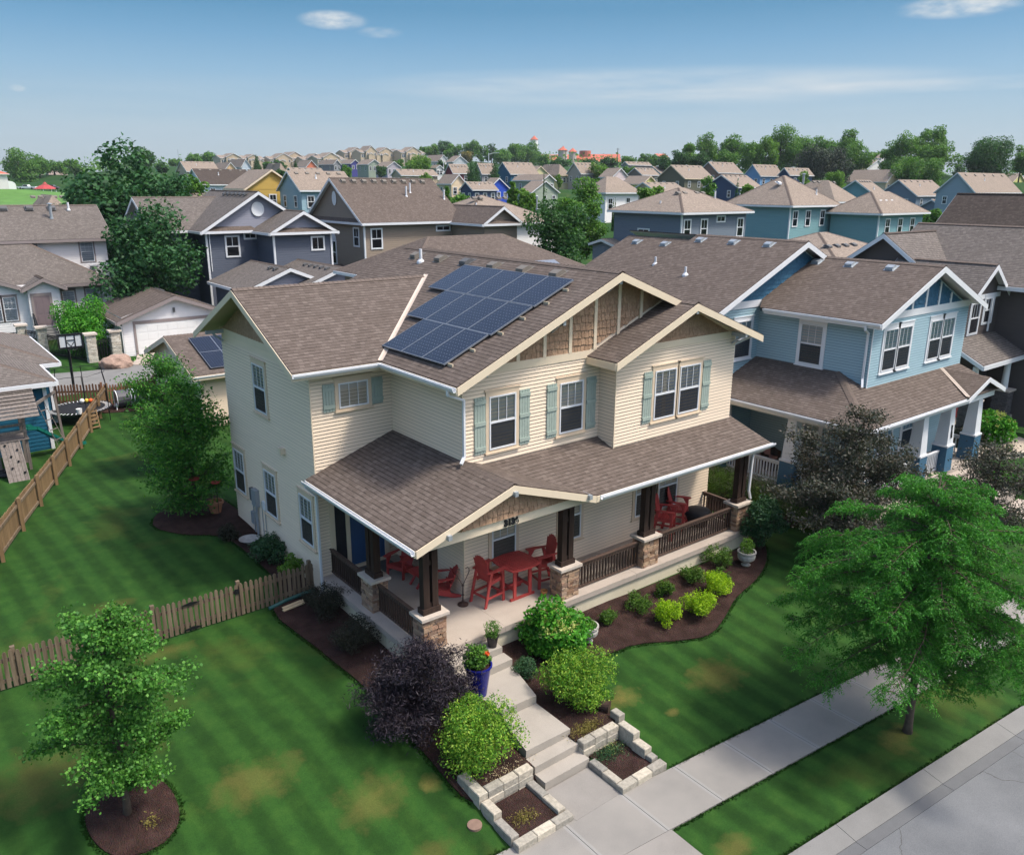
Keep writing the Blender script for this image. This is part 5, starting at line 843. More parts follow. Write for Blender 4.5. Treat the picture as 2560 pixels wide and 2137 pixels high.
# white garage with its door
h=House('white_garage',(4.4,43,0),'white detached garage with a wide white overhead door facing the rear alley','white_wall','shingle_brown','trim_mauve'); lapwalls(1.05,7.75,40.1,46.6,-.2,2.6); h.g=MB(); lap(h.g,S_(40.1),[(1.05,2.6),(7.75,2.6),(4.4,3.75)],.17,.02); h.block(1.05,7.75,40.1,46.6,-.2,2.42,'Y',1.42,.4,gw=False,walls=False,rov=.45); T_=h.done()
f=S_(40.1); mb=MB(); fbox(mb,f,1.85,7.05,-.1,2.1,.0,.02)
for i in range(4):
    for j in range(8): fbox(mb,f,1.93+j*.64,2.47+j*.64,-.02+i*.53,.39+i*.53,.02,.032)
mb.build('garage_door','white_bright',T_); mb=MB(); fbox(mb,f,1.70,1.85,-.1,2.3,0,.05); fbox(mb,f,7.05,7.2,-.1,2.3,0,.05); fbox(mb,f,1.85,7.05,2.1,2.3,0,.05); mb.build('door_frame','trim_mauve',T_); mb=MB(); fbox(mb,f,4.3,4.42,2.7,3.0,.0,.14); mb.build('lamp','dark_vent',T_); spout([(.6,39.7,2.35),(.98,40.0,2.0),(.98,40.0,0)],T_)
slopevents(h,[(4.8,44+i*.6,3.68) for i in range(4)],(.37,0,1),'dark_vent',.8)
# cream garage with panels
h=House('cream_garage',(3.5,25,0),'cream garage in the back garden with solar panels on its roof','cream_siding','shingle_brown','cream_trim'); lap(h.w,W_(.05),[(-29,-.6),(-21.8,-.6),(-21.8,2.5),(-29,2.5)]); lap(h.w,S_(21.8),[(.05,-.6),(7.2,-.6),(7.2,2.5),(.05,2.5)]); lap(h.g,W_(.05),[(-29,2.5),(-21.8,2.5),(-25.4,3.6)]); h.block(.05,7.2,21.8,29,-.6,2.38,'X',1.3,.42,gw=False,walls=False); T_=h.done()
window(T_,W_(.05),-24.6,-23.9,.9,1.9,style='fix',lites=1,case='cream_trim',sill=False); mb=MB(); gutter(mb,(-.35,21.36,2.35),(7.5,21.36,2.35),(0,-1,0)); mb.build('gutter','white_paint',T_); spout([(.2,21.3,2.3),(.0,21.7,2.0),(.0,21.7,-.5)],T_); spout([(-.35,29.3,2.3),(.0,29.05,2.0),(.0,29.05,-.3)],T_)
vg=Vector((0,1,.324)).normalized(); ng=Vector((0,-.324,1)).normalized()
for i in range(3):
    for j in range(2): solar(T_,Vector((.62+i*1.05,21.75+j*1.6*.951,2.38+.324*(21.75+j*1.6*.951-21.38)))+ng*.07,(1,0,0),vg,ng,1.04,1.58,(8,12))
# blue house and playhouse roofs at the far left
h=House('teal_garage',(-9,27,0),'deep teal garage with grey-brown roof behind the play set','teal_playhouse','shingle_grey'); lap(h.w,E_(-5.35),[(27.2,-.5),(35,-.5),(35,2.75),(27.2,2.75)],.17,.02); lap(h.w,S_(27.2),[(-14,-.5),(-5.35,-.5),(-5.35,2.75),(-14,2.75)],.17,.02); lap(h.w,E_(-6.2),[(23.1,-.5),(27.2,-.5),(27.2,2.7),(23.1,2.7)],.17,.02); lap(h.w,S_(23.1),[(-14,-.5),(-6.2,-.5),(-6.2,2.7),(-14,2.7)],.17,.02)
h.block(-14,-5.35,27.2,35,-.5,2.75,'H',1.6,.45,walls=False); h.block(-14,-6.2,23.1,29,-.5,2.72,'H',1.25,.45,walls=False); h.corner(-5.35,27.2,-.5,2.7); h.corner(-6.2,23.1,-.5,2.6); h.done()
# dark blue house
h=House('navy_house',(13.5,52,1),'dark blue-grey house with lilac gables and white trim behind the big maples','wall_dkblue','shingle_grey','white_paint','wall_gableblue')
h.block(9.3,17.6,47.2,57,.8,7.5,'Y',2.9,.5); h.block(13.2,17.9,43.8,49,.8,7.45,'Y',1.55,.45); h.block(6.5,13,50,58,.8,7.5,'X',2.4,.45)
h.block(8.6,14.5,37.6,44,.8,4.1,'Y',1.35,.4); h.block(11.5,18.5,36.6,43.8,.8,3.9,'Y',1.5,.4); h.corner(9.3,47.2,.8,7.3); h.corner(13.2,43.8,.8,7.3); h.corner(17.9,43.8,.8,7.3)
T_=h.done(); farwin(T_,S_(47.2),10.8,11.7,5.6,7.0); farwin(T_,S_(43.8),16.3,17.2,6.1,6.95); farwin(T_,S_(47.2),12.3,13.1,6.9,7.2)
for a in (8.9,9.9,10.9,11.9,12.9): farwin(T_,S_(37.6),a,a+.75,1.7,3.4)
f=S_(47.2); mb=MB(); pts=[(13.45+.46*math.cos(2*math.pi*i/16),9.05+.5*math.sin(2*math.pi*i/16)) for i in range(16)]; mb.poly([f.p(a,z,.08) for a,z in pts]); [mb.beam(f.p(*pts[i],.06),f.p(*pts[(i+1)%16],.06),.1,.1) for i in range(16)]; mb.build('round_vent','white_paint',T_)
slopevents(h,[(12.9,48+i*.9,10.15) for i in range(6)],(-.64,0,1),'dark_vent',.9); slopevents(h,[(11.0,38.5+i*.9,5.3) for i in range(2)]+[(14.4,37.5+i*.9,5.2) for i in range(5)],(-.43,0,1),'dark_vent',.8)
spout([(9.5,47.0,7.3),(9.5,47.1,7.0),(9.5,47.1,4.5)],T_)
def pent(f,a0,a1,z,mat,par):
    m=MB(); m.poly([f.p(a0,z,.5),f.p(a1,z,.5),f.p(a1-.4,z+.3,.0),f.p(a0+.4,z+.3,.0)],0,[(0,0),(a1-a0,0),(a1-a0,.6),(0,.6)]); fbox(m,f,a0,a1,z-.2,z-.01,.42,.5,1); fbox(m,f,a0,a1,z-.06,z-.02,0,.42,1); m.build('pent_roof',[mat,'white_paint'],par)
pent(S_(47.2),8.85,13.2,7.5,'shingle_brown',T_); pent(S_(43.8),12.75,18.35,7.45,'shingle_brown',T_)
# taupe house
h=House('taupe_house',(27,51,1.5),'large taupe house with steep roof, arched window and round gable vent','wall_taupewall','shingle_brown'); h.block(22.3,32.0,46.5,56.8,1.2,7.85,'X',3.65,.45); h.block(31.2,34.8,41.5,50,1.2,7.75,'Y',1.45,.45); h.corner(22.3,46.5,1.2,7.7); h.block(22.32-1.5,22.3,50.2,51.6,1.2,3.6,'X',.5,.2); T_=h.done()
farwin(T_,S_(46.5),23.0,23.9,5.75,7.25); farwin(T_,S_(46.5),29.6,30.9,7.05,7.35); farwin(T_,W_(22.3),-48.3,-47.5,5.9,7.3); farwin(T_,W_(22.3),-53,-51.9,4.1,6.0); farwin(T_,W_(22.3),-47.9,-47.2,2.6,3.6); farwin(T_,W_(22.3),-50.1,-49.4,2.5,3.8)
mb=MB(); k=12; pts=[(-52.45+.62*math.cos(math.pi*i/k),6.15+.62*math.sin(math.pi*i/k)) for i in range(k+1)]; f=W_(22.3); mb.poly([f.p(a,z,.03) for a,z in pts],1); 
for i in range(k): (a,z),(b,y)=pts[i],pts[i+1]; mb.beam(f.p(a,z,.04),f.p(b,y,.04),.12,.06)
mb.build('arched_window',['white_paint','curtain'],T_)
mb=MB(); pts=[(-51.65+.42*math.cos(2*math.pi*i/16),9.75+.62*math.sin(2*math.pi*i/16)) for i in range(16)]; mb.poly([f.p(a,z,.08) for a,z in pts]); mb.build('round_vent','white_paint',T_)
pent(W_(22.3),-57.2,-46.1,7.85,'shingle_brown',T_); pent(S_(41.5),30.8,35.2,7.75,'shingle_brown',T_)
slopevents(h,[(22.9+i*1.02,51.1,11.2) for i in range(9)],(0,-.65,1),'vent_tan',1.1); [ventpipe(T_,p,.9,.08) for p in ((28.2,49.3,9.9),(28.9,49.8,10.2),(32.0,48.9,9.6))]
# white hip-roofed house, slate house, two teal houses
h=House('white_hip_house',(45,59,1),'white two-storey house with a tan hip roof beside the dark tree','wall_hipwhite','shingle_tan'); h.block(38.3,50.5,54.2,66,.8,7.1,'H',2.75,.5); T_=h.done(); farwin(T_,S_(54.2),40.7,41.7,4.9,6.6); farwin(T_,S_(54.2),48.0,49.0,5.3,6.6); slopevents(h,[(42.6,59,9.5),(43.5,59,9.5),(46,59,9.5),(46.9,59,9.5)],(0,-.4,1),'vent_tan',1.3); ventpipe(T_,(50,57,8.3),1.4,.1,'grey_metal',True); ventpipe(T_,(41.5,57,8.3),.8,.08)

h=House('slate_house',(53,38,3),'slate blue two-storey house with a tan hip roof and white windows','wall_slate','shingle_tan'); h.block(48.4,58.0,34.3,43.0,2.6,8.65,'H',2.15,.5); h.corner(48.4,34.3,2.6,8.5); h.block(47.0,48.4,41.5,44.5,2.6,5.4,'X',.5,.3); T_=h.done()
for a,z0,z1 in ((48.8,6.3,7.9),(51.2,6.3,7.9),(56.7,6.3,7.9)): farwin(T_,S_(34.3),a,a+.8,z0,z1)
farwin(T_,S_(34.3),53.5,54.6,7.75,8.15); farwin(T_,W_(48.4),-39.6,-38.3,5.2,6.9); farwin(T_,W_(48.4),-42.8,-41.9,3.6,5.3); spout([(48.1,34.0,8.4),(48.3,34.2,8.0),(48.3,34.2,4)],T_); [roofvent(T_,(x,37.6,10.25),(0,-.42,1),'vent_tan',1.3) for x in (51.5,52.4,54.2,55.1)]; ventpipe(T_,(49.5,38,9.0),.6,.08); ventpipe(T_,(55.6,36.4,9.6),.9,.08)
h=House('teal_house',(71,39,3),'pale teal two-storey house with a tall tan hip roof and curved white brackets','wall_teal','shingle_tan'); h.block(67.2,75.8,35.5,43.6,3.0,9.05,'H',3.1,.55); h.corner(67.2,35.5,3,8.9); T_=h.done()
for a in (67.8,70.2,73.0): farwin(T_,S_(35.5),a,a+.75,6.9,8.4)
farwin(T_,S_(35.5),68.4,70.6,4.0,5.0); farwin(T_,W_(67.2),-43.4,-42.6,6.6,8.3); [roofvent(T_,(x,y,z),(0,-.5,1),'white_paint',1.3) for x,y,z in ((69.6,38.9,11.3),(70.6,38.5,11.1),(72.5,38.6,11.2),(73.3,38.7,11.2))]; ventpipe(T_,(73.2,38.2,11.0),1.3,.12,'grey_metal',True); ventpipe(T_,(73.5,36.6,10.1),.6,.08)
h=House('teal_house',(79,33,3),'lower pale teal house with a tan hip roof, nearer the dark charcoal roof','wall_teal','shingle_tan'); h.block(74.5,84.0,29.5,35.1,2.6,8.3,'H',2.2,.55); h.corner(74.5,29.5,2.6,8.1); T_=h.done()
for a in (76.0,78.7,81.4): farwin(T_,S_(29.5),a,a+.8,6.1,7.6)
[roofvent(T_,(x,31.1,9.5),(0,-.5,1),'white_paint',1.3) for x in (77,78.2,79.4)]
h=House('white_house',(91,86,4),'small white house with a brown hip roof above the pair of clipped thuja columns','wall_hipwhite','shingle_tan'); h.block(87.9,95.8,84.6,90.0,3.5,9.85,'H',2.55,.5); T_=h.done(False); farwin(T_,S_(84.6),88.6,89.5,7.2,8.8); farwin(T_,S_(84.6),92.9,93.7,7.4,8.9)
h=House('rear_garage',(45,18,0),'low tan hip roof of a garage behind the light blue house','wall_tan','shingle_tan'); h.block(40.0,49.5,13.5,22,.2,6.0,'H',1.75,.5); T_=h.done(); [roofvent(T_,(42+i*1.1,15.5,6.9),(0,-.4,1),'dark_vent',1.2) for i in range(4)]
h=House('rear_garage',(21,29,0),'brown hip roof of the building just behind the cream house','wall_taupewall','shingle_brown'); h.block(13.5,27.5,25.0,33,-.2,5.5,'H',2.25,.5); T_=h.done()
mb=MB(); mb.mesh([(23.0,24.6,5.75),(25.4,24.6,5.75),(25.4,25.6,6.15),(23.0,25.6,6.15)],[(0,1,2,3)]); mb.build('solar_panel','solar_frame',T_)
h=House('rear_garage',(36,10,0),'small brown-roofed building between the blue house and the brown house','wall_taupewall','shingle_brown'); h.block(33.0,40,8,15,-.2,5.9,'H',2.0,.5) if 0 else h.block(29.5,36,13.5,20.5,-.2,5.6,'H',2.1,.5); h.done()
# far houses, one by one
DESC=dict(paleblue='pale blue',mustard='mustard yellow',lightblue='light blue',peach='peach',coral='coral pink',tan='tan',greige='greige',grey='grey',navyv='violet navy',white='white',palegrey='pale grey',sage='sage green',lavender='lavender grey',barnred='barn red',cream='cream',navy='navy blue',brightblue='bright cobalt blue',tealnavy='deep teal',olive='olive green',butter='butter yellow',pink='pale pink',taupe='taupe',yellow='yellow',brown='brown',skyblue='sky blue',steel='steel blue',tealgrey='grey-teal',greyblue='grey-blue',town='beige')
HLAB=["pale blue house under a long dark grey roof in front of the hill","mustard yellow house with its gable to the front, behind the navy house","light blue house with a steep side gable and tan roof behind the taupe house","small peach gable house left of the pale blue gable","pale blue gable house beside the tall conifer on the hill","coral pink gable house on the hill slope","long tan-roofed house at the left foot of the hill","low tan roof between the conifers below the hill","greige house with a thin dark ridge behind the mustard house","grey gable house just right of the coral one","house with a small violet navy gable below the townhouses","white-gabled house below the right end of the townhouses","pale grey house with a round gable vent before the trees","sage green gable house below the townhouses","lavender grey gable house with a lower twin gable"]
seen={}
PX=[]
for i,(dn,x,y,z,Ln,hw,dr,colr,zb) in enumerate(FHW):
    town=colr=='town'; seen[colr]=seen.get(colr,0)+1; u=((Vector((x,y,z))-CAMP).dot(r2)/(Vector((x,y,z))-CAMP).dot(d_))*F_PX/2560+.5; PX.append(u)
    side='far left' if u<.12 else 'left' if u<.3 else 'left centre' if u<.45 else 'centre' if u<.55 else 'right centre' if u<.7 else 'right' if u<.88 else 'far right'
    lab='beige townhouse on the hilltop' if town else (HLAB[i] if i<len(HLAB) else 'distant %s house, %s'%(DESC[colr],'tan roof and gable to the front' if dn=='Y' else 'broad tan roof'))
    h=House('townhouse' if town else 'distant_house',(x,y,zb),lab,'wall_'+colr,'shingle_dark' if colr in('paleblue','tealgrey') and dn=='X' and i in (0,) else 'shingle_tan','white_paint' if colr not in('mustard','olive','yellow','butter') else 'cream_trim',group='townhouses on the hilltop' if town else ('distant %s houses'%DESC[colr] if lab.startswith('distant') else None))
    ov=.35; ze=z-dr; 
    if dn=='X': b=(x+ov,x+Ln-ov,y-hw+ov,y+hw-ov)
    else: b=(x-hw+ov,x+hw-ov,y+ov,y+Ln-ov)
    if b[1]-b[0]<1.5: b=(b[0],b[0]+4,b[2],b[3])
    if b[3]-b[2]<1.5: b=(b[0],b[1],b[2],b[2]+4)
    hip=(abs(hw-5)<.01 or abs(hw-6)<.01 or abs(hw-5.5)<.01) and Ln<9
    h.block(*b,zb,ze,'H' if hip else dn,dr,ov)
    if town:
        w_=b[1]-b[0]; h.block(b[0]-3,b[1]+3.5,b[2]+1,b[3]+2,zb,ze-.6,'X',1.7,.3); h.block(b[0]+w_*.15,b[0]+w_*.55,b[2]-1.3,b[2]+1,zb,ze-1.6,'Y',1.0,.25); h.block(b[1]-.5,b[1]+2.2,b[2]-.6,b[2]+2,zb,ze-1.9,'Y',1.0,.25)
    T_=h.done(False)
    nwin=2 if hw<2.6 else 3
    f=S_(b[2]-.03); w_=(b[1]-b[0])
    if town:
        f2=S_(b[2]+.97)
        for a in (b[0]-2.4,b[1]+2.4,b[0]-1.2): farwin(T_,f2,a,a+.9,ze-3.2,ze-1.7)
        for a in (b[0]-2.2,b[1]+2.5): farwin(T_,f2,a,a+.9,ze-6.2,ze-4.6)
    for k in range(nwin):
        a=b[0]+w_*(k+.5)/nwin-.4; farwin(T_,f,a,a+.8,ze-2.1,ze-.8)
    if not town:
        f=W_(b[0]-.03)
        for k in range(2): a=-b[3]+(b[3]-b[2])*(k+.5)/2-.35; farwin(T_,f,a,a+.7,ze-2.1,ze-.8)
        if dn=='X':
            for k in range(5): xx=b[0]+(b[1]-b[0])*(k+.5)/5; yy=(b[2]+b[3])/2-.5; roofvent(T_,(xx,yy,z-.5*dr/hw-.05),(0,-dr/hw,1),'vent_tan',1.3)
            ventpipe(T_,(b[0]+(b[1]-b[0])*.4,(b[2]+b[3])/2-hw*.4,z-.4*dr),.5,.08)

# ---------------------------------------------------------------- plants
rng=np.random.default_rng(7)
def leaves(pts,size,aspect=.5,up=.35,outc=None,jit=.35):
    """one small leaf-shaped quad per point, facing mostly outwards and upwards"""
    n=len(pts); N_=rng.normal(size=(n,3)); N_/=np.linalg.norm(N_,axis=1)[:,None]+1e-9
    if outc is not None: o=pts-outc; o/=np.linalg.norm(o,axis=1)[:,None]+1e-9; N_=N_*.75+o*.55
    N_[:,2]+=up; N_/=np.linalg.norm(N_,axis=1)[:,None]+1e-9
    t=rng.normal(size=(n,3)); t-=N_*(t*N_).sum(1)[:,None]; t/=np.linalg.norm(t,axis=1)[:,None]+1e-9; b=np.cross(N_,t); s=(size*rng.uniform(1-jit,1+jit,n))[:,None]
    V=np.empty((n,4,3)); V[:,0]=pts-t*s*.5; V[:,1]=pts+b*s*aspect*.5+N_*s*.08; V[:,2]=pts+t*s*.5-N_*s*.06; V[:,3]=pts-b*s*aspect*.5+N_*s*.08
    return V.reshape(-1,3),np.arange(4*n).reshape(-1,4)
def shell(c,r,n,thick=.35,bump=.28,zcut=-1.0):
    """points near the surface of a lumpy ellipsoid"""
    out=[];c=np.array(c);r=np.array(r)
    while len(out)<1 or sum(map(len,out))<n:
        d=rng.normal(size=(n*2,3)); d/=np.linalg.norm(d,axis=1)[:,None]; d=d[d[:,2]>zcut]; ph=rng.uniform(0,6.28,3)if not out else ph
        f=1+bump*(np.sin(d[:,0]*5+ph[0])*np.sin(d[:,1]*5+ph[1])*.6+np.sin(d[:,2]*6+ph[2])*.4); k=f*(1-thick*rng.random(len(d))**1.6); out.append(c+d*r*k[:,None])
    return np.concatenate(out)[:n]
def clumps(c,r,k,cr,seed,flat=.8,low=-.75,shape=1.0):
    """clump centres through a crown: (x,y,z,rx,ry,rz)"""
    g=np.random.default_rng(seed); out=[]; c=np.array(c); r=np.array(r)
    i=0
    while len(out)<k and i<k*40:
        i+=1; d=g.normal(size=3); d/=np.linalg.norm(d)
        if d[2]<low: continue
        q=g.uniform(.45,.95); 
        if out and min(np.linalg.norm(np.array(o[:3])-(c+d*r*q)) for o in out)<cr*.5: continue
        s=cr*g.uniform(.7,1.25); out.append((*(c+d*r*q),s,s,s*flat))
    out.append((*c,*(r*.55))); return out
def crown(cl,n,size,aspect=.5,up=.35,thick=.45,cen=None):
    A=[(o[3]*o[4])**1.0 for o in cl]; S=sum(A); P=[]; Vv=[]; Ff=[]; k=0
    for o,a in zip(cl,A):
        m=max(6,int(n*a/S)); p=shell(o[:3],o[3:],m,thick); v,f=leaves(p,size,aspect,up,np.array(o[:3])-np.array([0,0,o[5]*.3])); Vv.append(v); Ff.append(f+k); k+=len(v)
    return np.concatenate(Vv),np.concatenate(Ff)
def limbs(mb,base,cl,r0,top,seed=1,nb=14,split=.35):
    rn=random.Random(seed); b=Vector(base); t=Vector(top); P=[b.lerp(t,i/5)+Vector((rn.uniform(-1,1),rn.uniform(-1,1),0))*(t-b).length*.015*(i>0) for i in range(6)]
    mb.tube([b-Vector((0,0,.15)),b+Vector((0,0,.12))]+P[1:],[r0*1.35,r0]+[r0*(1-.8*i/5) for i in range(1,6)],9)
    for o in cl[:nb]:
        c=Vector(o[:3]); h=max(.25,min(.9,(c.z-b.z)/(t.z-b.z)*.75)); s=b.lerp(t,h); m=s.lerp(c,.5)+Vector((0,0,-.06*(c-s).length)); mb.tube([s,m,c],[r0*(1-.75*h)*.55,r0*.3*(1-.5*h),r0*.08],5)
def tree(name,label,cat,base,ctr,rad,k,cr,n,size,leaf,seed,trunk=.12,aspect=.5,flat=.8,low=-.75,group=None,bark='bark',up=.35,top=None,extra=None,thick=.45):
    t=thing(name,base,label,cat,group); cl=clumps(ctr,rad,k,cr,seed,flat,low)+(extra or []); mb=MB(); limbs(mb,base,cl,trunk,top or (ctr[0],ctr[1],ctr[2]+rad[2]*.6),seed); mb.build('trunk',bark,t,smooth=True)
    V_,F4=crown(cl,n,size,aspect,up,thick); npmesh('crown',V_,F4,leaf,t); return t
def shrub(name,label,base,r,hgt,n,size,leaf,seed,k=10,cr=None,aspect=.5,flat=.85,cat='shrub',group=None,spike=0,up=.35,flowers=None):
    base=(base[0],base[1],gz(*base[:2]) if len(base)<3 else base[2]); t=thing(name,base,label,cat,group); c=(base[0],base[1],base[2]+hgt*.5); cl=clumps(c,(r,r,hgt*.5),k,cr or r*.42,seed,flat,-.9)
    mb=MB(); rn=random.Random(seed)
    for o in cl[:9]: mb.tube([(base[0]+rn.uniform(-.06,.06),base[1]+rn.uniform(-.06,.06),base[2]-.05),(base[0]*.4+o[0]*.6,base[1]*.4+o[1]*.6,o[2]*.6+base[2]*.4),o[:3]],[.014+.01*r,.01,.004],5)
    mb.build('stem','bark',t); V_,F4=crown(cl,n,size,aspect,up,.5)
    if spike:
        P=[]
        for i in range(spike):
            a=rn.uniform(0,6.28); e=rn.uniform(.15,1.35); d=Vector((math.cos(a)*math.cos(e),math.sin(a)*math.cos(e),math.sin(e))); s=Vector(c)+Vector((d.x*r*.7,d.y*r*.7,d.z*hgt*.4)); L_=rn.uniform(.2,.42)*r
            for j in range(14): q=s+d*(L_*j/13)+Vector((rn.uniform(-1,1),rn.uniform(-1,1),rn.uniform(-1,1)))*.02*(1+r); P.append(q)
        v,f=leaves(np.array(P),size*.9,aspect,.3); F4=np.concatenate([F4,f+len(V_)]); V_=np.concatenate([V_,v])
    npmesh('foliage',V_,F4,leaf,t)
    if flowers:
        P=shell(c,(r*.98,r*.98,hgt*.5),flowers[1],.05,.1,.0); pts=np.repeat(P,22,0)+rng.normal(size=(len(P)*22,3))*flowers[2]; v,f=leaves(pts,flowers[2]*1.1,.9,.6); npmesh('flower',v,f,flowers[0],t)
    return t
G=lambda x,y:gfl(x,y)
# ginkgo in the front lawn: a straight leader with tiered, reaching branches
def tiered(name,label,base,hgt,tiers,leaf,size,n,trunk,seed,aspect=.8,droop=.1,rad=.16,bark='bark',cat='tree'):
    t=thing(name,base,label,cat); rn=random.Random(seed); mb=MB(); b=Vector(base); mb.tube([b-Vector((0,0,.1)),b+Vector((.02,0,.3)),b+Vector((.05,.03,hgt*.35)),b+Vector((-.03,.05,hgt*.7)),b+Vector((0,0,hgt))],[trunk*1.3,trunk,trunk*.75,trunk*.45,trunk*.12],9); P=[]; W=[]
    for (zf,Lm,nb) in tiers:
        for i in range(nb):
            a=rn.uniform(0,6.28)+i*6.28/nb; L_=Lm*rn.uniform(.65,1.15); s=b+Vector((0,0,hgt*zf+rn.uniform(-.15,.15))); rise=rn.uniform(.12,.5); pts=[s]; d=Vector((math.cos(a),math.sin(a),rise)).normalized(); m=max(3,int(L_/.16))
            for j in range(m): d=(d+Vector((rn.uniform(-.12,.12),rn.uniform(-.12,.12),rn.uniform(-.06,.05)-droop*j/m))).normalized(); pts.append(pts[-1]+d*(L_/m))
            mb.tube(pts,[trunk*.36*(1-.85*j/m) for j in range(m+1)],5)
            for j,p in enumerate(pts[1:]):
                f=(j+1)/m; 
                if f<.18: continue
                P.append(p); W.append(1.0)
                for _ in range(2):
                    if rn.random()<.75: e=Vector((rn.gauss(0,1),rn.gauss(0,1),rn.gauss(.25,.45))).normalized()*rn.uniform(.12,.42)*(.6+L_*.35)*(1.1-f*.5); q_=p+e; mb.tube([p,q_],[trunk*.08,trunk*.03],4); P+=[p.lerp(q_,.5),q_]; W+=[1,1.4]
    mb.build('trunk',bark,t,smooth=True); P=np.array([list(p) for p in P]); W=np.array(W); idx=rng.choice(len(P),n,p=W/W.sum()); pts=P[idx]+rng.normal(size=(n,3))*rad*np.array([1,1,.62]); v,f=leaves(pts,size,aspect,.45); npmesh('crown',v,f,leaf,t); return t
tiered('ginkgo_tree','young ginkgo tree with tiered light green branches in a round mulch ring',(-9.3,-1.95,G(-9.3,-1.95)),4.35,[(.15,.8,4),(.25,1.15,6),(.35,1.2,5),(.45,1.0,5),(.56,1.25,6),(.67,1.25,6),(.77,1.1,6),(.86,.8,5),(.94,.45,4)],'leaf_ginkgo',.064,24000,.07,3,.85,.1,.10)
def locust():
    """honey locust on the verge: layered feathery sprays"""
    base=(6.05,-9.6,G(6.05,-9.6)); t=thing('locust_tree',base,'feathery bright green honey locust on the verge between sidewalk and street','tree'); rn=random.Random(8); mb=MB(); b=Vector(base); H_=6.3
    mb.tube([b-Vector((0,0,.1)),b+Vector((0,0,.25)),b+Vector((.03,.05,1.6)),b+Vector((.1,.2,3.4)),b+Vector((.15,.25,H_))],[.13,.095,.08,.06,.012],9); P=[]
    for zf,Lm,nb in ((.30,1.7,6),(.40,2.7,8),(.50,3.2,10),(.60,3.2,10),(.70,2.9,10),(.80,2.3,9),(.89,1.5,8),(.96,.8,6)):
        for i in range(nb):
            a=rn.uniform(0,.8)+i*6.28/nb; L_=Lm*rn.uniform(.65,1.1); p=b+Vector((.08,.15,H_*zf)); d=Vector((math.cos(a),math.sin(a),rn.uniform(.15,.45))).normalized(); pts=[p]; m=int(L_/.22)+2
            for j in range(m): d=(d+Vector((rn.uniform(-.14,.14),rn.uniform(-.14,.14),-.055))).normalized(); pts.append(pts[-1]+d*L_/m)
            mb.tube(pts,[.024*(1-.88*j/m) for j in range(m+1)],5)
            for j in range(1,m+1):
                for s in (-1,1,-1,1):
                    sd_=Vector((-d.y*s,d.x*s,rn.uniform(-.1,.35)))+d*rn.uniform(.2,.9); sd_.normalize(); l=rn.uniform(.25,.6)*(1.15-.5*j/m)*(.7 if zf>.8 else 1); P.append((pts[j],sd_,l)); mb.tube([pts[j],pts[j]+sd_*l*.8],[.008,.003],3)
    mb.build('trunk','bark',t,smooth=True)
    pts=[];
    for p,d,l in P:
        # each spray holds several drooping compound leaves
        for k in range(int(l/.034)+4):
            q_=p+d*l*rn.uniform(.1,1)+Vector((rn.gauss(0,.03),rn.gauss(0,.03),rn.gauss(0,.03))); ld=(Vector((rn.gauss(0,1),rn.gauss(0,1),-.25))+d*.8).normalized(); 
            for j in range(7): pts.append(q_+ld*(.025*j)+Vector((0,0,-.0022*j*j)))
    pts=np.array([list(p) for p in pts]); v,f=leaves(pts,.052,.42,.75); npmesh('crown',v,f,'leaf_locust',t)
locust()
# purple leaved plum in front of the blue house
tiered('plum_tree','dark purple-leaved plum tree in front of the blue house porch',(12.5,-4.2,G(12.5,-4.2)),5.1,[(.10,2.1,8),(.20,2.6,9),(.30,2.8,9),(.40,2.7,9),(.50,2.2,8),(.60,1.7,7),(.70,1.3,7),(.80,.95,6),(.92,.5,5)],'leaf_plum',.10,40000,.09,5,.5,-.02,.15)
tiered('plum_tree','second purple-leaved plum tree at the right edge, behind the honey locust',(17.2,-6.6,G(17.2,-6.6)),3.9,[(.15,1.4,6),(.3,1.9,7),(.45,2.0,7),(.6,1.7,7),(.75,1.3,6),(.9,.7,5)],'leaf_plum',.09,14000,.08,6,.5,.0,.18)
# magnolias along the west wall
tiered('magnolia_tree','tall glossy green magnolia in the mulch bed beside the cream house',(-3.75,11.2,G(-3.75,11.2)),4.75,[(.08,1.0,8),(.18,1.35,9),(.3,1.5,9),(.42,1.5,9),(.54,1.45,9),(.66,1.35,9),(.78,1.1,8),(.88,.8,7),(.96,.45,5)],'leaf_magnolia',.125,15000,.07,9,.42,-.1,.18)
tiered('magnolia_tree','taller magnolia farther back beside the cream garage',(-2.9,17.0,G(-2.9,17)),4.6,[(.1,1.1,8),(.25,1.5,9),(.4,1.6,9),(.55,1.5,9),(.7,1.3,8),(.85,.9,7),(.95,.5,5)],'leaf_magnolia',.125,12500,.07,10,.42,-.1,.2)
shrub('viburnum_shrub','dark green shrub against the cream garage wall',(-.9,20.6),.95,2.9,4200,.13,'leaf_magnolia',21,12)
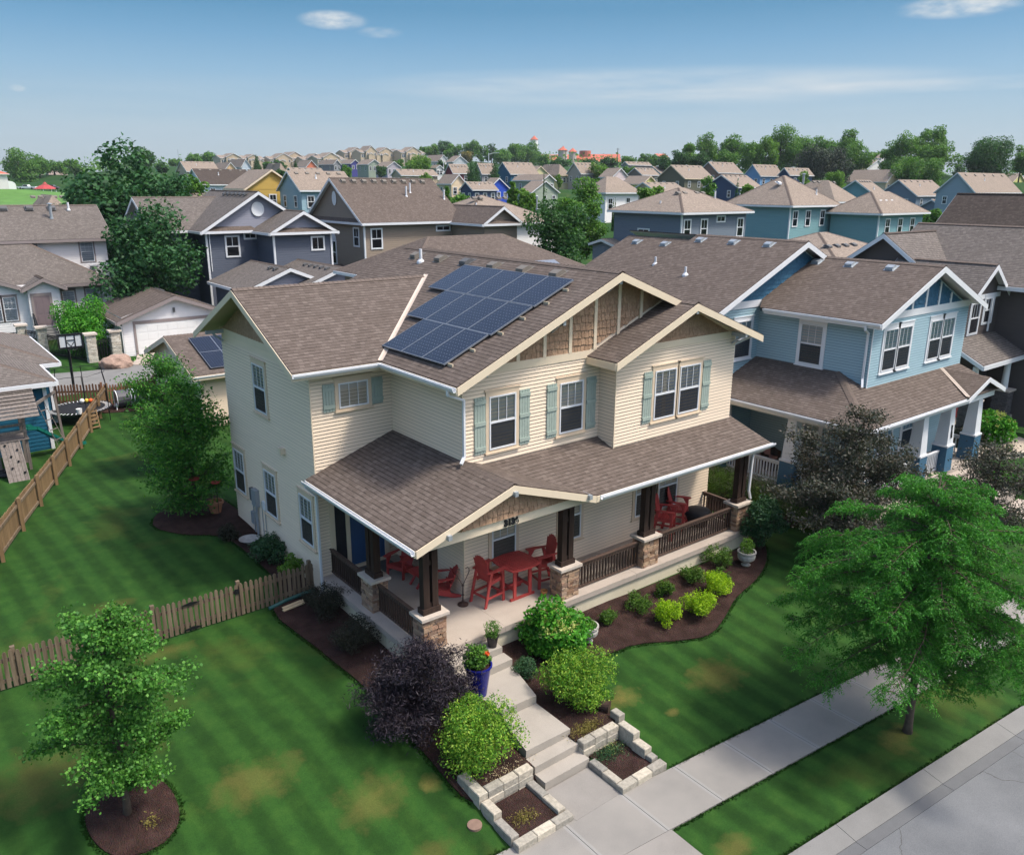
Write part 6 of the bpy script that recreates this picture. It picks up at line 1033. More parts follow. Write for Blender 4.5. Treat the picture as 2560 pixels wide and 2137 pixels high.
# smoke bush / black lace elder at the porch corner
tiered('black_lace_elder','large black-purple feathery elder shrub at the porch corner',(-3.42,-3.0,G(-3.42,-3.0)),1.95,[(.08,.95,9),(.22,1.12,10),(.38,1.15,10),(.54,1.05,10),(.7,.85,9),(.84,.62,8),(.95,.35,6)],'leaf_smoke',.10,30000,.035,12,.2,.05,.13,cat='shrub')
shrub('variegated_shrub','round variegated green and yellow shrub left of the lower steps',(-2.78,-4.62),.86,1.4,13000,.058,'leaf_variegated',31,16,.4,spike=60)
shrub('variegated_shrub','larger variegated shrub right of the lower steps, spilling over the wall',(.16,-4.42),.74,1.3,12000,.056,'leaf_variegated',32,16,.4,spike=60)
shrub('catmint_clump','low grey-green catmint at the left foot of the larger variegated shrub',(-.35,-3.0),.42,.5,2600,.045,'leaf_rose',33,8)
shrub('leafy_clump','small dark green perennial between the shrub and the fallen pot',(.65,-4.75),.36,.4,1500,.06,'leaf_mid',34,7)
shrub('hydrangea_shrub','big rounded hydrangea with lime flower heads beside the porch steps',(.98,-2.68),.70,1.3,6500,.105,'leaf_hydrangea',35,15,.4,.75,flowers=('flower_cream',46,.045))
for i,(x,y,r,hh,lab) in enumerate([(3.05,-2.55,.36,.42,'small reddish-green spirea nearest the stone urn'),(4.3,-2.62,.47,.55,'wide green spirea between the stone urn and the lime barberries'),(5.45,-2.5,.38,.50,'small spirea behind the nearest lime barberry'),(6.7,-2.42,.52,.58,'broad green spirea close to the porch slab'),(8.15,-2.25,.6,.75,'tall spirea beside the potted urn at the far end of the bed'),(7.6,-2.85,.35,.40,'low spirea in front of the tall spirea')]):
    shrub('spirea_shrub',lab,(x,y),r*.84,hh*.9,int(4600*r),.055,'leaf_spirea',40+i,9,group='spireas in the mulch bed',spike=14)
for i,(x,y,r,hh,lab) in enumerate([(4.45,-3.45,.52,.72,'lime yellow barberry nearest the steps'),(5.55,-3.75,.62,.80,'largest lime yellow barberry at the lawn edge'),(6.85,-3.3,.55,.74,'lime yellow barberry farthest from the steps')]):
    shrub('lime_barberry',lab,(x,y),r*.78,hh*.9,int(6500*r),.05,'leaf_lime',50+i,12,group='lime barberries in the mulch bed',spike=50)
shrub('rose_shrub','tall blue-green climbing shrub at the right-hand porch pillar',(10.35,-2.35),.62,1.85,4600,.10,'leaf_rose',60,13,.32,spike=20)
shrub('barberry_shrub','dark barberry shrub beside the white downspout',(-3.05,2.65),.62,.78,5200,.05,'leaf_barberry',61,12,group='dark barberries along the porch',spike=36); shrub('barberry_shrub','dark barberry shrub below the first porch pillar',(-3.15,.45),.58,.78,5000,.05,'leaf_barberry',62,12,group='dark barberries along the porch',spike=36)
shrub('perennial_clump','bright green perennials under the wall meters',(-3.0,6.5),.62,.75,4200,.075,'leaf_rose',63,11,spike=20); shrub('perennial_clump','green leafy seedling near the fence end',(-2.95,4.9),.38,.8,1700,.085,'leaf_bright',64,8); shrub('rose_bush','small dark rose bush beside the bird bath',(-3.5,8.55),.42,.55,1500,.07,'leaf_barberry',65,8)
for x,y,r,hh,s_,l in ((12.6,1.2,1.0,1.35,70,'clipped yew nearest the cream house porch'),(13.0,-.5,1.0,1.35,71,'second clipped yew below the blue house porch'),(13.3,-2.2,.95,1.3,72,'third clipped yew beside the plum tree'),(12.9,3.0,.85,1.5,73,'yew at the back corner between the two houses')):
    shrub('yew_shrub',l,(x,y),r,hh,9500,.055,'leaf_yew',s_,14,.5,.3,group='clipped yews along the blue house',spike=40)
shrub('hydrangea_shrub','hydrangea with pale heads in the rock bed by the brown house',(29.0,-1.9),.85,1.5,4500,.12,'leaf_hydrangea',75,12,.4,.75,flowers=('flower_cream',26,.055)); shrub('hosta_clump','bright green hostas beside the blue house steps',(23.3,-4.6),.75,.5,2200,.13,'leaf_hydrangea',76,9,.3,.6); shrub('boxwood_shrub','clipped dark green boxwood at the right edge of the view',(24.1,-5.7),.85,.9,5200,.05,'leaf_deep',77,12,.5); shrub('grass_clump','brown-green shrub in the shadow of the last blue post',(26.9,-1.6),.6,1.2,2600,.08,'leaf_barberry',78,9); shrub('perennial_clump','small green perennial on the gravel of the rock bed',(27.9,-2.9),.3,.35,700,.06,'leaf_mid',79,6)
shrub('burning_bush','big round green shrub behind the iron fence of the white house',(-.95,42.4),1.85,3.5,16000,.15,'leaf_hydrangea',80,18,.75)
# rock bed
drape('gravel_bed',sm([(26.2,-2.6),(27.2,-3.5),(29,-3.6),(30.6,-3.0),(31,-1.2),(28,-1.0),(26.4,-1.6)],3),'gravel',.05)
t=thing('stone_edging',(28.4,-3.3,-.5),'low curved edging of grey stones round the gravel bed','edging'); rn=random.Random(2); mb=MB()
for i in range(11): a=i/10; x=26.2+4.6*a; y=-2.75-.9*math.sin(a*2.9); mb.beam((x-.22,y,G(x,y)+.1),(x+.2,y-.03,G(x,y)+.1),.26,.24,m=0)
mb.build('stone','wall_block',t)
# planted boxes by the steps, low plants
def sprig(name,label,x,y,z,rx,ry,n,size,leaf,h=.12): 
    p=np.stack([rng.normal(x,rx,n),rng.normal(y,ry,n),z+np.abs(rng.normal(0,h,n))],1); v,f=leaves(p,size,.5,.5); o=npmesh(name,v,f,leaf); put(o,label,'plant')
sprig('sedum_patch','straggly yellow-green sedum in the left-hand planting box',-2.95,-6.3,-1.24,.17,.09,420,.04,'leaf_dry',.05); sprig('sedum_patch','pale green flowering alyssum in the right-hand planting box',-.22,-5.95,-1.24,.22,.12,1100,.04,'leaf_rose',.06); sprig('sedum_patch','dry moss clump on the back wall of the right-hand planting box',-.35,-5.35,-.86,.25,.10,900,.035,'leaf_dry',.04); sprig('leaf_litter','pale fallen leaves under the left variegated shrub',-2.7,-5.25,-.92,.38,.1,260,.035,'chip_pale',.01); sprig('alyssum_flowers','tiny white flowers in the right-hand planting box',-.1,-5.92,-1.2,.15,.1,160,.022,'flower_cream',.06)
sprig('weed_sprig','thin weed in the mulch ring below the ginkgo',-9.0,-2.45,G(-9,-2.45)+.03,.09,.09,90,.05,'leaf_dry',.09)
# trees farther off
KIND=dict(m=('leaf_maple',.34,.6),b=('leaf_mid',.3,.6),d=('leaf_deep',.3,.6),c=('leaf_deep',.22,.45),l=('leaf_bright',.26,.6),k=('leaf_deep',.30,.6),e=('leaf_evergreen',.28,.5),t=('leaf_deep',.14,.5),r=('leaf_dry',.3,.6))
KN=dict(m='maple_tree',b='shade_tree',d='shade_tree',c='conifer_tree',l='young_tree',k='oak_tree',e='evergreen_tree',t='thuja_tree',r='shade_tree')
KD=dict(m='dense dark green maple',b='mid green broadleaf tree',d='dark green broadleaf tree',c='narrow dark conifer',l='light green young tree',k='dense rounded dark tree',e='grey-green spreading evergreen',t='slim clipped thuja column',r='tree with rusty foliage')
TL={0:'tallest dark maple behind the white garage',1:'nearer dark maple directly beside the navy house',2:'dark maple standing right of and behind the tallest one',3:'dark maple at the left side of the maple group',
 72:'',}
cnt={}
order=sorted(range(len(TR)),key=lambda i:0)
def zone(u): return ['at the far left edge','at the left','left of centre','near the centre','right of centre','at the right','at the far right edge'][min(6,max(0,int(u*7)))]
for i,(x,y,zt,zb,rr,k) in enumerate(TR):
    d0=math.hypot(x-CAMP.x,y-CAMP.y); X,Y,ZT,q_=far(x,y,zt); ZB=far(x,y,zb)[2]; rr*=q_*(1.18 if d0>95 else 1.12); g0=gfl(X,Y); ZB=min(ZB,ZT-rr*.8); hz=ZT-ZB
    if k in 'ct': low=g0+.3
    else: low=max(g0+.06*(ZT-g0),ZB-.8*hz-rr*.8) if d0>95 else max(g0+.6,ZB-.5*hz)
    low=min(low,ZT-1.0); cz=(ZT+low)/2; rz=(ZT-low)/2; leaf,ls,asp=KIND[k]; ls*=max(1,d0/190)*(.9 if d0<90 else 1.15); ls*=1.25 if d0>90 else 1; n=int(min(85000 if d0<90 else 11000,max(1500,(rr*rz*5.0+rr*rr*3)/(ls*ls)*(9 if d0>90 else 9))))
    u=((Vector((X,Y,ZT))-CAMP).dot(r2)/(Vector((X,Y,ZT))-CAMP).dot(d_))*F_PX/2560+.5; hgt_='on the skyline' if d0>380 else 'far beyond the rooftops' if d0>200 else 'among the far rooftops' if d0>115 else 'behind the nearer houses'
    lab=TL.get(i) or '%s %s, %s'%(KD[k],hgt_,zone(u)); cnt[lab]=cnt.get(lab,0)+1; grp='%ss %s, %s'%(KD[k],hgt_,zone(u)); 
    t=thing(KN[k],(X,Y,g0),lab,'tree',grp); cl=[]
    if k in 'ct':
        rn=random.Random(i); m=9
        for j in range(m): f=j/(m-1); r_j=rr*(1-f*.82)*(1 if k=='c' else .9); cl+= [(X+rn.uniform(-.2,.2)*r_j,Y+rn.uniform(-.2,.2)*r_j,low+(ZT-low)*(f*.93+.02),r_j,r_j,(ZT-low)/m*.8)]
    else:
        kk=18 if d0<90 else 13; mr=min(rr,rz); cl=clumps((X,Y,cz),(rr*.88,rr*.88,rz*.92),kk+6,min(rr*.42,(rr*rz)**.5*.40),100+i,.85,-.95)
    mb=MB(); limbs(mb,(X,Y,g0),cl if k not in 'ct' else [],max(.12,rr*.07),(X,Y,cz+rz*.4),i,6); mb.build('trunk','bark',t); V_,F4=crown(cl,n,ls,asp,.35,.5); npmesh('crown',V_,F4,leaf,t)
# repeats of one kind are told apart by their order from the left
def uof(o): v=o.location+Vector((0,0,3))-CAMP; return v.dot(r2)/v.dot(d_)
ORD='leftmost|second from the left|third from the left|fourth from the left|fifth from the left|sixth from the left|seventh from the left|eighth from the left|ninth from the left|tenth from the left|eleventh from the left|twelfth from the left|thirteenth from the left|fourteenth from the left|fifteenth from the left|sixteenth from the left|seventeenth from the left|eighteenth from the left|nineteenth from the left|twentieth from the left|twenty-first from the left|twenty-second from the left|twenty-third from the left|twenty-fourth from the left|twenty-fifth from the left|twenty-sixth from the left|twenty-seventh from the left|twenty-eighth from the left|twenty-ninth from the left|thirtieth from the left|thirty-first from the left|thirty-second from the left'.split('|')
fam={}
for o in bpy.data.objects:
    if o.parent is None and (o.get('category')=='tree' and o.get('group') or o.get('group')=='townhouses on the hilltop' or str(o.get('group')).startswith('distant ')): fam.setdefault(o['label'].split(', ')[0],[]).append(o)
for k,v in fam.items():
    v.sort(key=uof); a,_,b_=k.partition(' '); m=k.replace('townhouse on','townhouses on').replace(' house',' houses')
    for w in ('maple','tree','conifer','evergreen','thuja column'):
        if (' '+w+' ') in m or (' '+w+',') in m: m=m.replace(' '+w+' ',' '+w+'s ',1); break
    for i,o in enumerate(v):
        if len(v)>1: o['label']=(ORD[i] if i<len(v)-1 else 'rightmost')+' of the '+m; o['group']=m
        elif 'group' in o: del o['group']
# far tree belts that read as one mass
def belt(name,label,pts,w,h,n,leaf,ls):
    P=[]
    for (x0,y0),(x1,y1) in zip(pts,pts[1:]):
        m=n//(len(pts)-1); t_=rng.random(m); hh=h*(.6+.4*np.sin(t_*23)*np.sin(t_*57+1)); P.append(np.stack([x0+(x1-x0)*t_+rng.normal(0,w,m),y0+(y1-y0)*t_+rng.normal(0,w,m),rng.random(m)**.7*hh],1))
    P=np.concatenate(P); P[:,2]+=np.array([gfl(a,b_) for a,b_ in P[:,:2]]); v,f=leaves(P,ls,.7,.4); put(npmesh(name,v,f,leaf),label,'wood',None,'stuff')
belt('distant_wood','belt of green trees along the far left horizon',[(-60,430),(60,520),(180,640),(330,800)],9,11,7000,'leaf_mid',1.7)
belt('distant_wood','belt of trees far off on the right horizon',[(330,420),(460,330),(560,200),(600,60)],10,10,6000,'leaf_mid',1.7)

# ---------------------------------------------------------------- retaining blocks round the planting boxes
def blocks(name,label,rows):
    t=thing(name,rows[0][:3],label,'wall'); rn=random.Random(len(rows)); mb=MB()
    for (x,y,z,L_,w_,h_,ax) in rows:
        n=max(1,round(L_/.42)); l=L_/n
        for i in range(n):
            g=.006; j=rn.uniform(-.012,.012); a=x+(i*l if ax=='x' else 0); b=y+(i*l if ax=='y' else 0); dx,dy=(l,w_) if ax=='x' else (w_,l); zz=z+rn.uniform(-.008,.008)
            x0,x1,y0,y1=a+g,a+dx-g,b+g+ (j if ax=='x' else 0),b+dy-g+(j if ax=='x' else 0); c=.015; mb.mesh([(x0,y0,zz-h_),(x1,y0,zz-h_),(x1,y1,zz-h_),(x0,y1,zz-h_),(x0,y0,zz-c),(x1,y0,zz-c),(x1,y1,zz-c),(x0,y1,zz-c),(x0+c,y0+c,zz),(x1-c,y0+c,zz),(x1-c,y1-c,zz),(x0+c,y1-c,zz)],[(0,3,2,1),(0,1,5,4),(1,2,6,5),(2,3,7,6),(3,0,4,7),(4,5,9,8),(5,6,10,9),(6,7,11,10),(7,4,8,11),(8,9,10,11)])
    mb.build('block','wall_block',t); return t
blocks('block_edging','tan stone block edging of the left-hand planting box by the sidewalk',[(-3.55,-6.88,-1.17,1.42,.21,.2,'x'),(-2.35,-6.66,-1.14,1.04,.2,.22,'y'),(-3.56,-6.66,-1.12,.58,.2,.25,'y'),(-3.54,-6.07,-1.0,.45,.21,.38,'y'),(-3.56,-5.61,-.86,.8,.23,.5,'y'),(-3.33,-5.62,-.86,1.18,.22,.16,'x'),(-3.33,-5.63,-1.025,1.18,.22,.16,'x'),(-3.33,-5.62,-1.19,1.18,.22,.16,'x')])
blocks('block_edging','tan stone block edging of the right-hand planting box stepping up the lawn',[(-.84,-7.0,-1.17,1.36,.22,.2,'x'),(-.82,-6.77,-1.17,.86,.2,.2,'y'),(.29,-6.77,-1.12,.2,.2,.24,'y'),(.27,-6.57,-1.0,.40,.23,.36,'y'),(.33,-6.16,-.86,.52,.22,.5,'y'),(.40,-5.63,-.72,.30,.2,.5,'y'),(-.80,-5.73,-.86,1.1,.22,.16,'x'),(-.80,-5.74,-1.025,1.1,.22,.16,'x'),(-.80,-5.73,-1.19,1.1,.22,.16,'x')])
# ---------------------------------------------------------------- fences
def picket(name,label,p0,p1,hgt=.95,pw=.085,gap=.15,mt='fence_grey',posts=None,seed=1,rails=(.22,.75),side=1,skip=()):
    a=Vector((*p0,0)); b=Vector((*p1,0)); d=(b-a).normalized(); nn=Vector((-d.y,d.x,0))*side; L_=(b-a).length; base=(p0[0],p0[1],G(*p0)); t=thing(name,base,label,'fence'); rn=random.Random(seed); n=int(L_/gap); mb=MB()
    for i in range(n):
        if i in skip: continue
        s=a+d*(gap*(i+.5)); z=G(s.x,s.y); s.z=z; h=hgt+rn.uniform(-.03,.03); w=pw/2; tl=rn.uniform(-.012,.012); o=nn*.012
        pr=[(-w,.04),(w,.04),(w,h-.05),(w*.45,h),(-w*.45,h),(-w,h-.05)]; A=[s+d*(x+tl*zz)+nn*.03+Vector((0,0,zz)) for x,zz in pr]; B_=[q_+nn*.02 for q_ in A]; k=6; mb.mesh(A+B_,[tuple(range(k)),tuple(range(k,2*k))[::-1]]+[(j,k+j,k+(j+1)%k,(j+1)%k) for j in range(k)])
    mb.build('picket',mt,t); 
    for r in rails:
        mb=MB(); m=max(1,int(L_/2.2))
        for i in range(m): s=a+d*L_*i/m; e=a+d*L_*(i+1)/m; s.z=G(s.x,s.y)+r; e.z=G(e.x,e.y)+r; mb.beam(s,e,.04,.09)
        mb.build('rail',mt,t)
    m=max(1,round(L_/2.3)); 
    for s_ in (posts if posts is not None else [L_*i/m for i in range(m+1)]):
        s=a+d*s_-nn*.05; z=G(s.x,s.y); mb=MB(); mb.box(s.x-.05,s.x+.05,s.y-.05,s.y+.05,z-.1,z+hgt+.06); mb.build('fence_post',mt,t)
    return t
picket('picket_fence','weathered grey picket fence across the side lawn from the downspout to the left edge',(-2.68,3.86),(-13.5,3.86),.98,.094,.138,'fence_grey',seed=3,side=1,posts=[.1,2.2,4.45,5.35,7.6,9.8])
t=thing('gate_hardware',(-6.15,3.8,G(-6.15,3.8)),'black iron gate hinge and latch on the grey picket fence','hinge'); mb=MB(); z=G(-6.2,3.8)
for zz in (.12,.84): mb.mesh([(-6.45,3.79,z+zz),(-6.2,3.79,z+zz-.05),(-5.95,3.79,z+zz),(-6.2,3.79,z+zz+.05),(-6.45,3.775,z+zz),(-6.2,3.775,z+zz-.05),(-5.95,3.775,z+zz),(-6.2,3.775,z+zz+.05)],[(0,1,2,3),(7,6,5,4),(0,4,5,1),(1,5,6,2),(2,6,7,3),(3,7,4,0)])
mb.box(-5.02,-4.9,3.78,3.80,z+.72,z+.86); mb.build('plate','iron_black',t)
# tan side fence with flat boards beyond the posts
def sidefence():
    a=Vector((-10.6,8.9,0)); b=Vector((-2.62,29.0,0)); d=(b-a).normalized(); nn=Vector((d.y,-d.x,0)); L_=(b-a).length; t=thing('board_fence',(-7,18,-.5),'tan wooden board fence on posts running back along the left lawn','fence'); n=int(L_/.15); mb=MB(); rn=random.Random(4)
    for i in range(n):
        s=a+d*(.15*(i+.5)); z=G(s.x,s.y); h=1.12+rn.uniform(-.015,.015); p=s-nn*.03; w=.062; A=[p-d*w+Vector((0,0,z+.06)),p+d*w+Vector((0,0,z+.06)),p+d*w+Vector((0,0,z+h-.05)),p+Vector((0,0,z+h)),p-d*w+Vector((0,0,z+h-.05))]; B_=[q_-nn*.02 for q_ in A]; mb.mesh(A+B_,[(0,1,2,3,4),(9,8,7,6,5)]+[(j,5+j,5+(j+1)%5,(j+1)%5) for j in range(5)])
    mb.build('picket','fence_tan',t); m=9
    for r in (.18,.92):
        mb=MB()
        for i in range(m): s=a+d*L_*i/m; e=a+d*L_*(i+1)/m; s.z=G(s.x,s.y)+r; e.z=G(e.x,e.y)+r; mb.beam(s,e,.045,.10)
        mb.build('rail','fence_grey',t)
    for i in range(m+1): s=a+d*L_*i/m+nn*.07; z=G(s.x,s.y); mb=MB(); mb.box(s.x-.055,s.x+.055,s.y-.055,s.y+.055,z-.1,z+1.2); mb.build('fence_post','fence_tan',t)
sidefence()
picket('picket_fence','brown picket fence behind the compost drums, in front of the alley',(-2.6,29.1),(.0,29.6),1.05,.085,.15,'fence_brown',seed=5,side=-1)
picket('picket_fence','brown picket fence behind the trampoline',(-5.3,30.6),(-2.75,29.3),1.15,.085,.15,'fence_brown',seed=6,side=-1)
picket('timber_fence','reddish timber fence between the dark tree and the blue house garage',(31,22),(40,22.5),1.5,.14,.16,'fence_brown',seed=7)
# green drain pipe and boards
t=thing('drain_pipe',(-3.4,3.75,-.5),'dark green flexible drain pipe lying under the fence end','pipe'); mb=MB(); mb.tube([(-2.72,3.72,-.40),(-3.1,3.8,-.46),(-3.6,3.78,-.49),(-4.15,3.66,-.515)],.055,10); mb.build('pipe','pipe_green',t,smooth=True)
for i,l in enumerate(('pale board beside the drain pipe, nearer the shrub','pale board beside the drain pipe, nearer the lawn')): mb=MB(); mb.beam((-3.2-.05*i,3.48-.14*i,-.48),(-3.85-.05*i,3.42-.14*i,-.50),.10,.03); put(mb.build('wood_board','board_pale'),l,'board')
# iron fence with stone pillars at the white house
FP=[(-7.5,46.2),(-5.1,46.4),(-3.95,45.9),(-3.0,44.0),(-.98,39.7),(.55,40.2)]
for i,(x,y,l) in enumerate(((-3.9,46.0,'pale stone pillar at the left side of the iron gate'),(-3.0,44.1,'pale stone pillar at the right side of the iron gate'),(-1.0,39.7,'tall pale stone pillar standing left of the round shrub at the alley'),(.5,40.0,'pale stone pillar against the white garage corner'))):
    t=thing('stone_pillar',(x,y,gz(x,y)),l,'pillar'); z=gfl(x,y); stonepile(x-.27,x+.27,y-.27,y+.27,z,z+1.75,50+i).build('shaft','pillar_stone',t); mb=MB(); mb.box(x-.38,x+.38,y-.38,y+.38,z+1.75,z+1.86); mb.build('cap','cap_stone',t)
def ironfence(label,p0,p1,h=1.35,name='iron_fence'):
    a=Vector((*p0,gfl(*p0)));b=Vector((*p1,gfl(*p1))); d=(b-a); L_=d.length; d.normalize(); t=thing(name,a,label,'fence' if name=='iron_fence' else 'gate'); mb=MB(); u=Vector((0,0,1))
    for z in (.12,h-.16,h-.04): mb.beam(a+u*z,b+u*z,.05,.05)
    mb.build('rail','iron_black',t); mb=MB(); n=int(L_/.15)
    for i in range(n+1): q_=a+d*L_*i/n; mb.beam(q_,q_+u*h,.032,.032,up=d)
    mb.build('bar','iron_black',t)
ironfence('black iron fence left of the gate of the white house',(-8.5,46.3),(-4.2,46.1)); ironfence('black iron gate between the two stone pillars',(-3.7,45.7),(-3.2,44.5),1.5,'iron_gate'); ironfence('black iron fence between gate pillar and tall pillar',(-2.75,43.7),(-1.25,40.0)); ironfence('black iron fence behind the round shrub by the garage',(-.75,39.75),(.25,39.95)); ironfence('black iron fence on the wall of the white house beside the steps',(-.2,51.2),(3.0,51.0))
t=thing('boulder',(-.15,37.2,gfl(-.15,37.2)),'big pinkish boulder on the strip of grass by the alley','rock'); V_=[];bm=bmesh.new(); bmesh.ops.create_icosphere(bm,subdivisions=4,radius=1)
from mathutils import noise as mnoise
for v in bm.verts: k=1+.22*mnoise.noise(v.co*1.5)+.09*mnoise.noise(v.co*4); v.co=Vector((v.co.x*.98*k,v.co.y*.75*k,v.co.z*.55*k+.28))
me=bpy.data.meshes.new('rock'); bm.to_mesh(me); bm.free(); me.materials.append(MAT['boulder']); o=bpy.data.objects.new('rock',me); COL.objects.link(o); o.parent=t
# ---------------------------------------------------------------- red porch furniture (local: front = +x)
def adirondack(name,loc,rz,label,tall,group,seat_x=0):
    t=thing(name,(0,0,0),label,'chair',group); RP='red_paint'; hs=.74 if tall else .36; w=.27
    mb=MB(); n=6
    for i in range(n): x=.24-i*.085; z=hs-(.24-x)*(.10 if tall else .30); mb.beam((x,-w,z),(x,w,z),.072,.022)
    for s in (-1,1): mb.beam((.28,s*w*.93,hs-.05),(-.22,s*w*.93,hs-.05-(.5*(.1 if tall else .3))),.025,.09)
    mb.beam((.285,-w,hs-.05),(.285,w,hs-.05),.024,.10); mb.build('seat',RP,t)
    mb=MB(); zb=hs-.06-(.0 if tall else .12); lean=.20 if tall else .38; m=7
    for i in range(m):
        f=(i-(m-1)/2)/((m-1)/2); Ln=(.78 if tall else .82)*(1-.17*f*f); yb=f*.17; yt=f*.27; p0=Vector((-.19,yb,zb)); dr=Vector((-lean,(yt-yb),1)).normalized(); mb.beam(p0,p0+dr*Ln,.055,.02,up=(1,0,.3),w1=.080)
    mb.beam((-.235,-.24,zb+.22),(-.235,.24,zb+.22),.03,.07); mb.beam((-.235-lean*.3,-.25,zb+.5),(-.235-lean*.3,.25,zb+.5),.03,.06); mb.build('backrest',RP,t)
    za=hs+.24
    for s in (-1,1):
        mb=MB(); A=[(.36,s*(w-.04)),(.36,s*(w+.10)),(.1,s*(w+.12)),(-.34,s*(w+.03)),(-.34,s*(w-.03)),(.1,s*(w-.03))]; A=A if s>0 else A[::-1]; mb.prism(A,za,za+.025); mb.mesh([(.22,s*w,za),(.1,s*w,za),(.2,s*w,za-.16),(.22,s*w,za-.16)],[(0,1,2,3)]); mb.build('arm',RP,t)
        mb=MB(); mb.beam((.27,s*(w+.02),0),(.25,s*(w+.02),za),.035,.085,up=(1,0,0)); mb.build('leg',RP,t); mb=MB()
        if tall: mb.beam((-.42,s*(w+.02),0),(-.18,s*(w+.02),za),.035,.085,up=(1,0,0))
        else: mb.mesh([(x,s*(w-.02)+dy,z) for dy in (-.014,.014) for x,z in ((.26,.30),(.26,.20),(-.30,.02),(-.62,.0),(-.60,.05),(-.25,.17))],[(0,1,2,3,4,5),(11,10,9,8,7,6)]+[(j,6+j,6+(j+1)%6,(j+1)%6) for j in range(6)])
        mb.build('leg',RP,t)
    if tall:
        mb=MB()
        for s in (-1,1): mb.beam((.26,s*(w+.02),.26),(-.33,s*(w+.02),.26),.03,.06)
        mb.beam((.26,-w,.26),(.26,w,.26),.03,.06); mb.beam((-.33,-w,.26),(-.33,w,.26),.03,.06); mb.build('stretcher',RP,t)
    t.location=loc; t.rotation_euler=(0,0,rz); return t
c0=adirondack('bar_chair',(.50,-.48,0),R(8),'tall red slatted bar chair on the near side of the red table, seen from behind',True,'tall red bar chairs')
dup(c0,(2.30,-.62,0),R(170),label='tall red slatted bar chair beside the stone pillar, facing the table'); dup(c0,(7.55,-.55,0),R(-60),label='tall red bar chair half hidden behind the dark timber post'); dup(c0,(8.45,-.30,0),R(-62),label='tall red bar chair under the far window, behind the railing')
c1=adirondack('adirondack_chair',(-.60,2.35,0),R(-160),'low red slatted garden chair near the blue door',False,'low red garden chairs'); dup(c1,(-.42,.55,0),R(160),label='low red slatted garden chair behind the corner post')
t=thing('bar_table',(1.32,-.62,0),'square red slatted bar-height table with bowed edges','table'); mb=MB(); n=11
for i in range(n):
    f=(i-5)/5; x=1.32+f*.44; hl=.50-.07*f*f-(.0); mb.beam((x,-.62-hl,.98),(x,-.62+hl,.98),.066,.024)
for s in (-1,1):
    for j in range(8): a=-1+2*j/8; b=-1+2*(j+1)/8; mb.beam((1.32+a*.49,-.62+s*(.52-.07*a*a),.975),(1.32+b*.49,-.62+s*(.52-.07*b*b),.975),.07,.032); mb.beam((1.32+s*(.52-.06*a*a),-.62+a*.49,.975),(1.32+s*(.52-.06*b*b),-.62+b*.49,.975),.06,.03)
mb.build('tabletop','red_paint',t)
for sx in (-1,1):
    for sy in (-1,1): mb=MB(); mb.beam((1.32+sx*.27,-.62+sy*.30,.05),(1.32+sx*.27,-.62+sy*.30,.96),.045,.10,up=(1,0,0)); mb.build('leg','red_paint',t)
mb=MB(); [mb.beam((1.32-.42,-.62+s*.30,.035),(1.32+.42,-.62+s*.30,.035),.05,.07) for s in (-1,1)]; [mb.beam((1.32+s*.27,-.92,.30),(1.32+s*.27,-.32,.30),.04,.08) for s in (-1,1)]; mb.beam((1.05,-.62,.3),(1.59,-.62,.3),.04,.08); mb.build('base','red_paint',t)
t=thing('side_table',(-.55,1.45,0),'low red slatted side table between the low garden chairs','table'); mb=MB(); [mb.beam((-.80+.092*i,1.45-(.26-.02*abs(i-2.5)),.46),(-.80+.092*i,1.45+(.26-.02*abs(i-2.5)),.46),.084,.022) for i in range(6)]; mb.build('tabletop','red_paint',t)
for s in (-1,1): mb=MB(); mb.beam((-.75,1.45+s*.18,0),(-.40,1.45+s*.18,.45),.03,.08,up=(0,1,0)); mb.beam((-.35,1.45+s*.18,0),(-.72,1.45+s*.18,.45),.03,.08,up=(0,1,0)); mb.build('leg','red_paint',t)
# porch bits
t=thing('hook_stand',(-.22,-.26,0),'rusty iron stand with two curled hooks on the porch floor','stand'); mb=MB(); mb.lathe((-.22,-.26,0),[(.15,0),(.15,.03),(.11,.05),(.03,.07)],18); mb.build('base','iron_rust',t); mb=MB(); mb.tube([(-.22,-.26,.05),(-.22,-.26,.62)],[.022,.015],8)
for z in (.12,.30,.58): mb.lathe((-.22,-.26,z),[(.01,-.04),(.045,0),(.01,.04)],10)
for s in (-1,1): mb.tube([(-.22+s*.0,-.26,.58),(-.22+s*.10,-.26-s*.02,.78),(-.22+s*.19,-.26-s*.03,.95),(-.22+s*.19,-.26-s*.03,1.05),(-.22+s*.14,-.26-s*.03,1.10),(-.22+s*.08,-.26-s*.02,1.07)],.011,6)
mb.build('hook','iron_rust',t)
def pot(name,label,x,y,z,prof,mat,inner=True,n=22,wob=None,cat='pot'): t=thing(name,(x,y,z),label,cat); mb=MB(); mb.lathe((x,y,z),prof,n,0,wob); mb.build('pot',mat,t,smooth=False); return t
pot('clay_pot','small empty orange clay pot on the porch floor','x' and 1.86,-1.22,0,[(.06,0),(.085,.13),(.10,.13),(.10,.175),(.085,.175),(.07,.05),(.01,.05)],'pot_orange')
t=pot('dark_planter','dark plastic pot with a small bushy plant on the top porch step',-.66,-2.18,-.18,[(.11,0),(.15,.28),(.165,.28),(.165,.31),(.145,.31),(.135,.25),(.01,.25)],'dark_pot'); P=shell((-.66,-2.18,.30),(.22,.22,.24),900,.6,.3); v,f=leaves(P,.05,.35,.6); npmesh('plant',v,f,'leaf_mid',t)
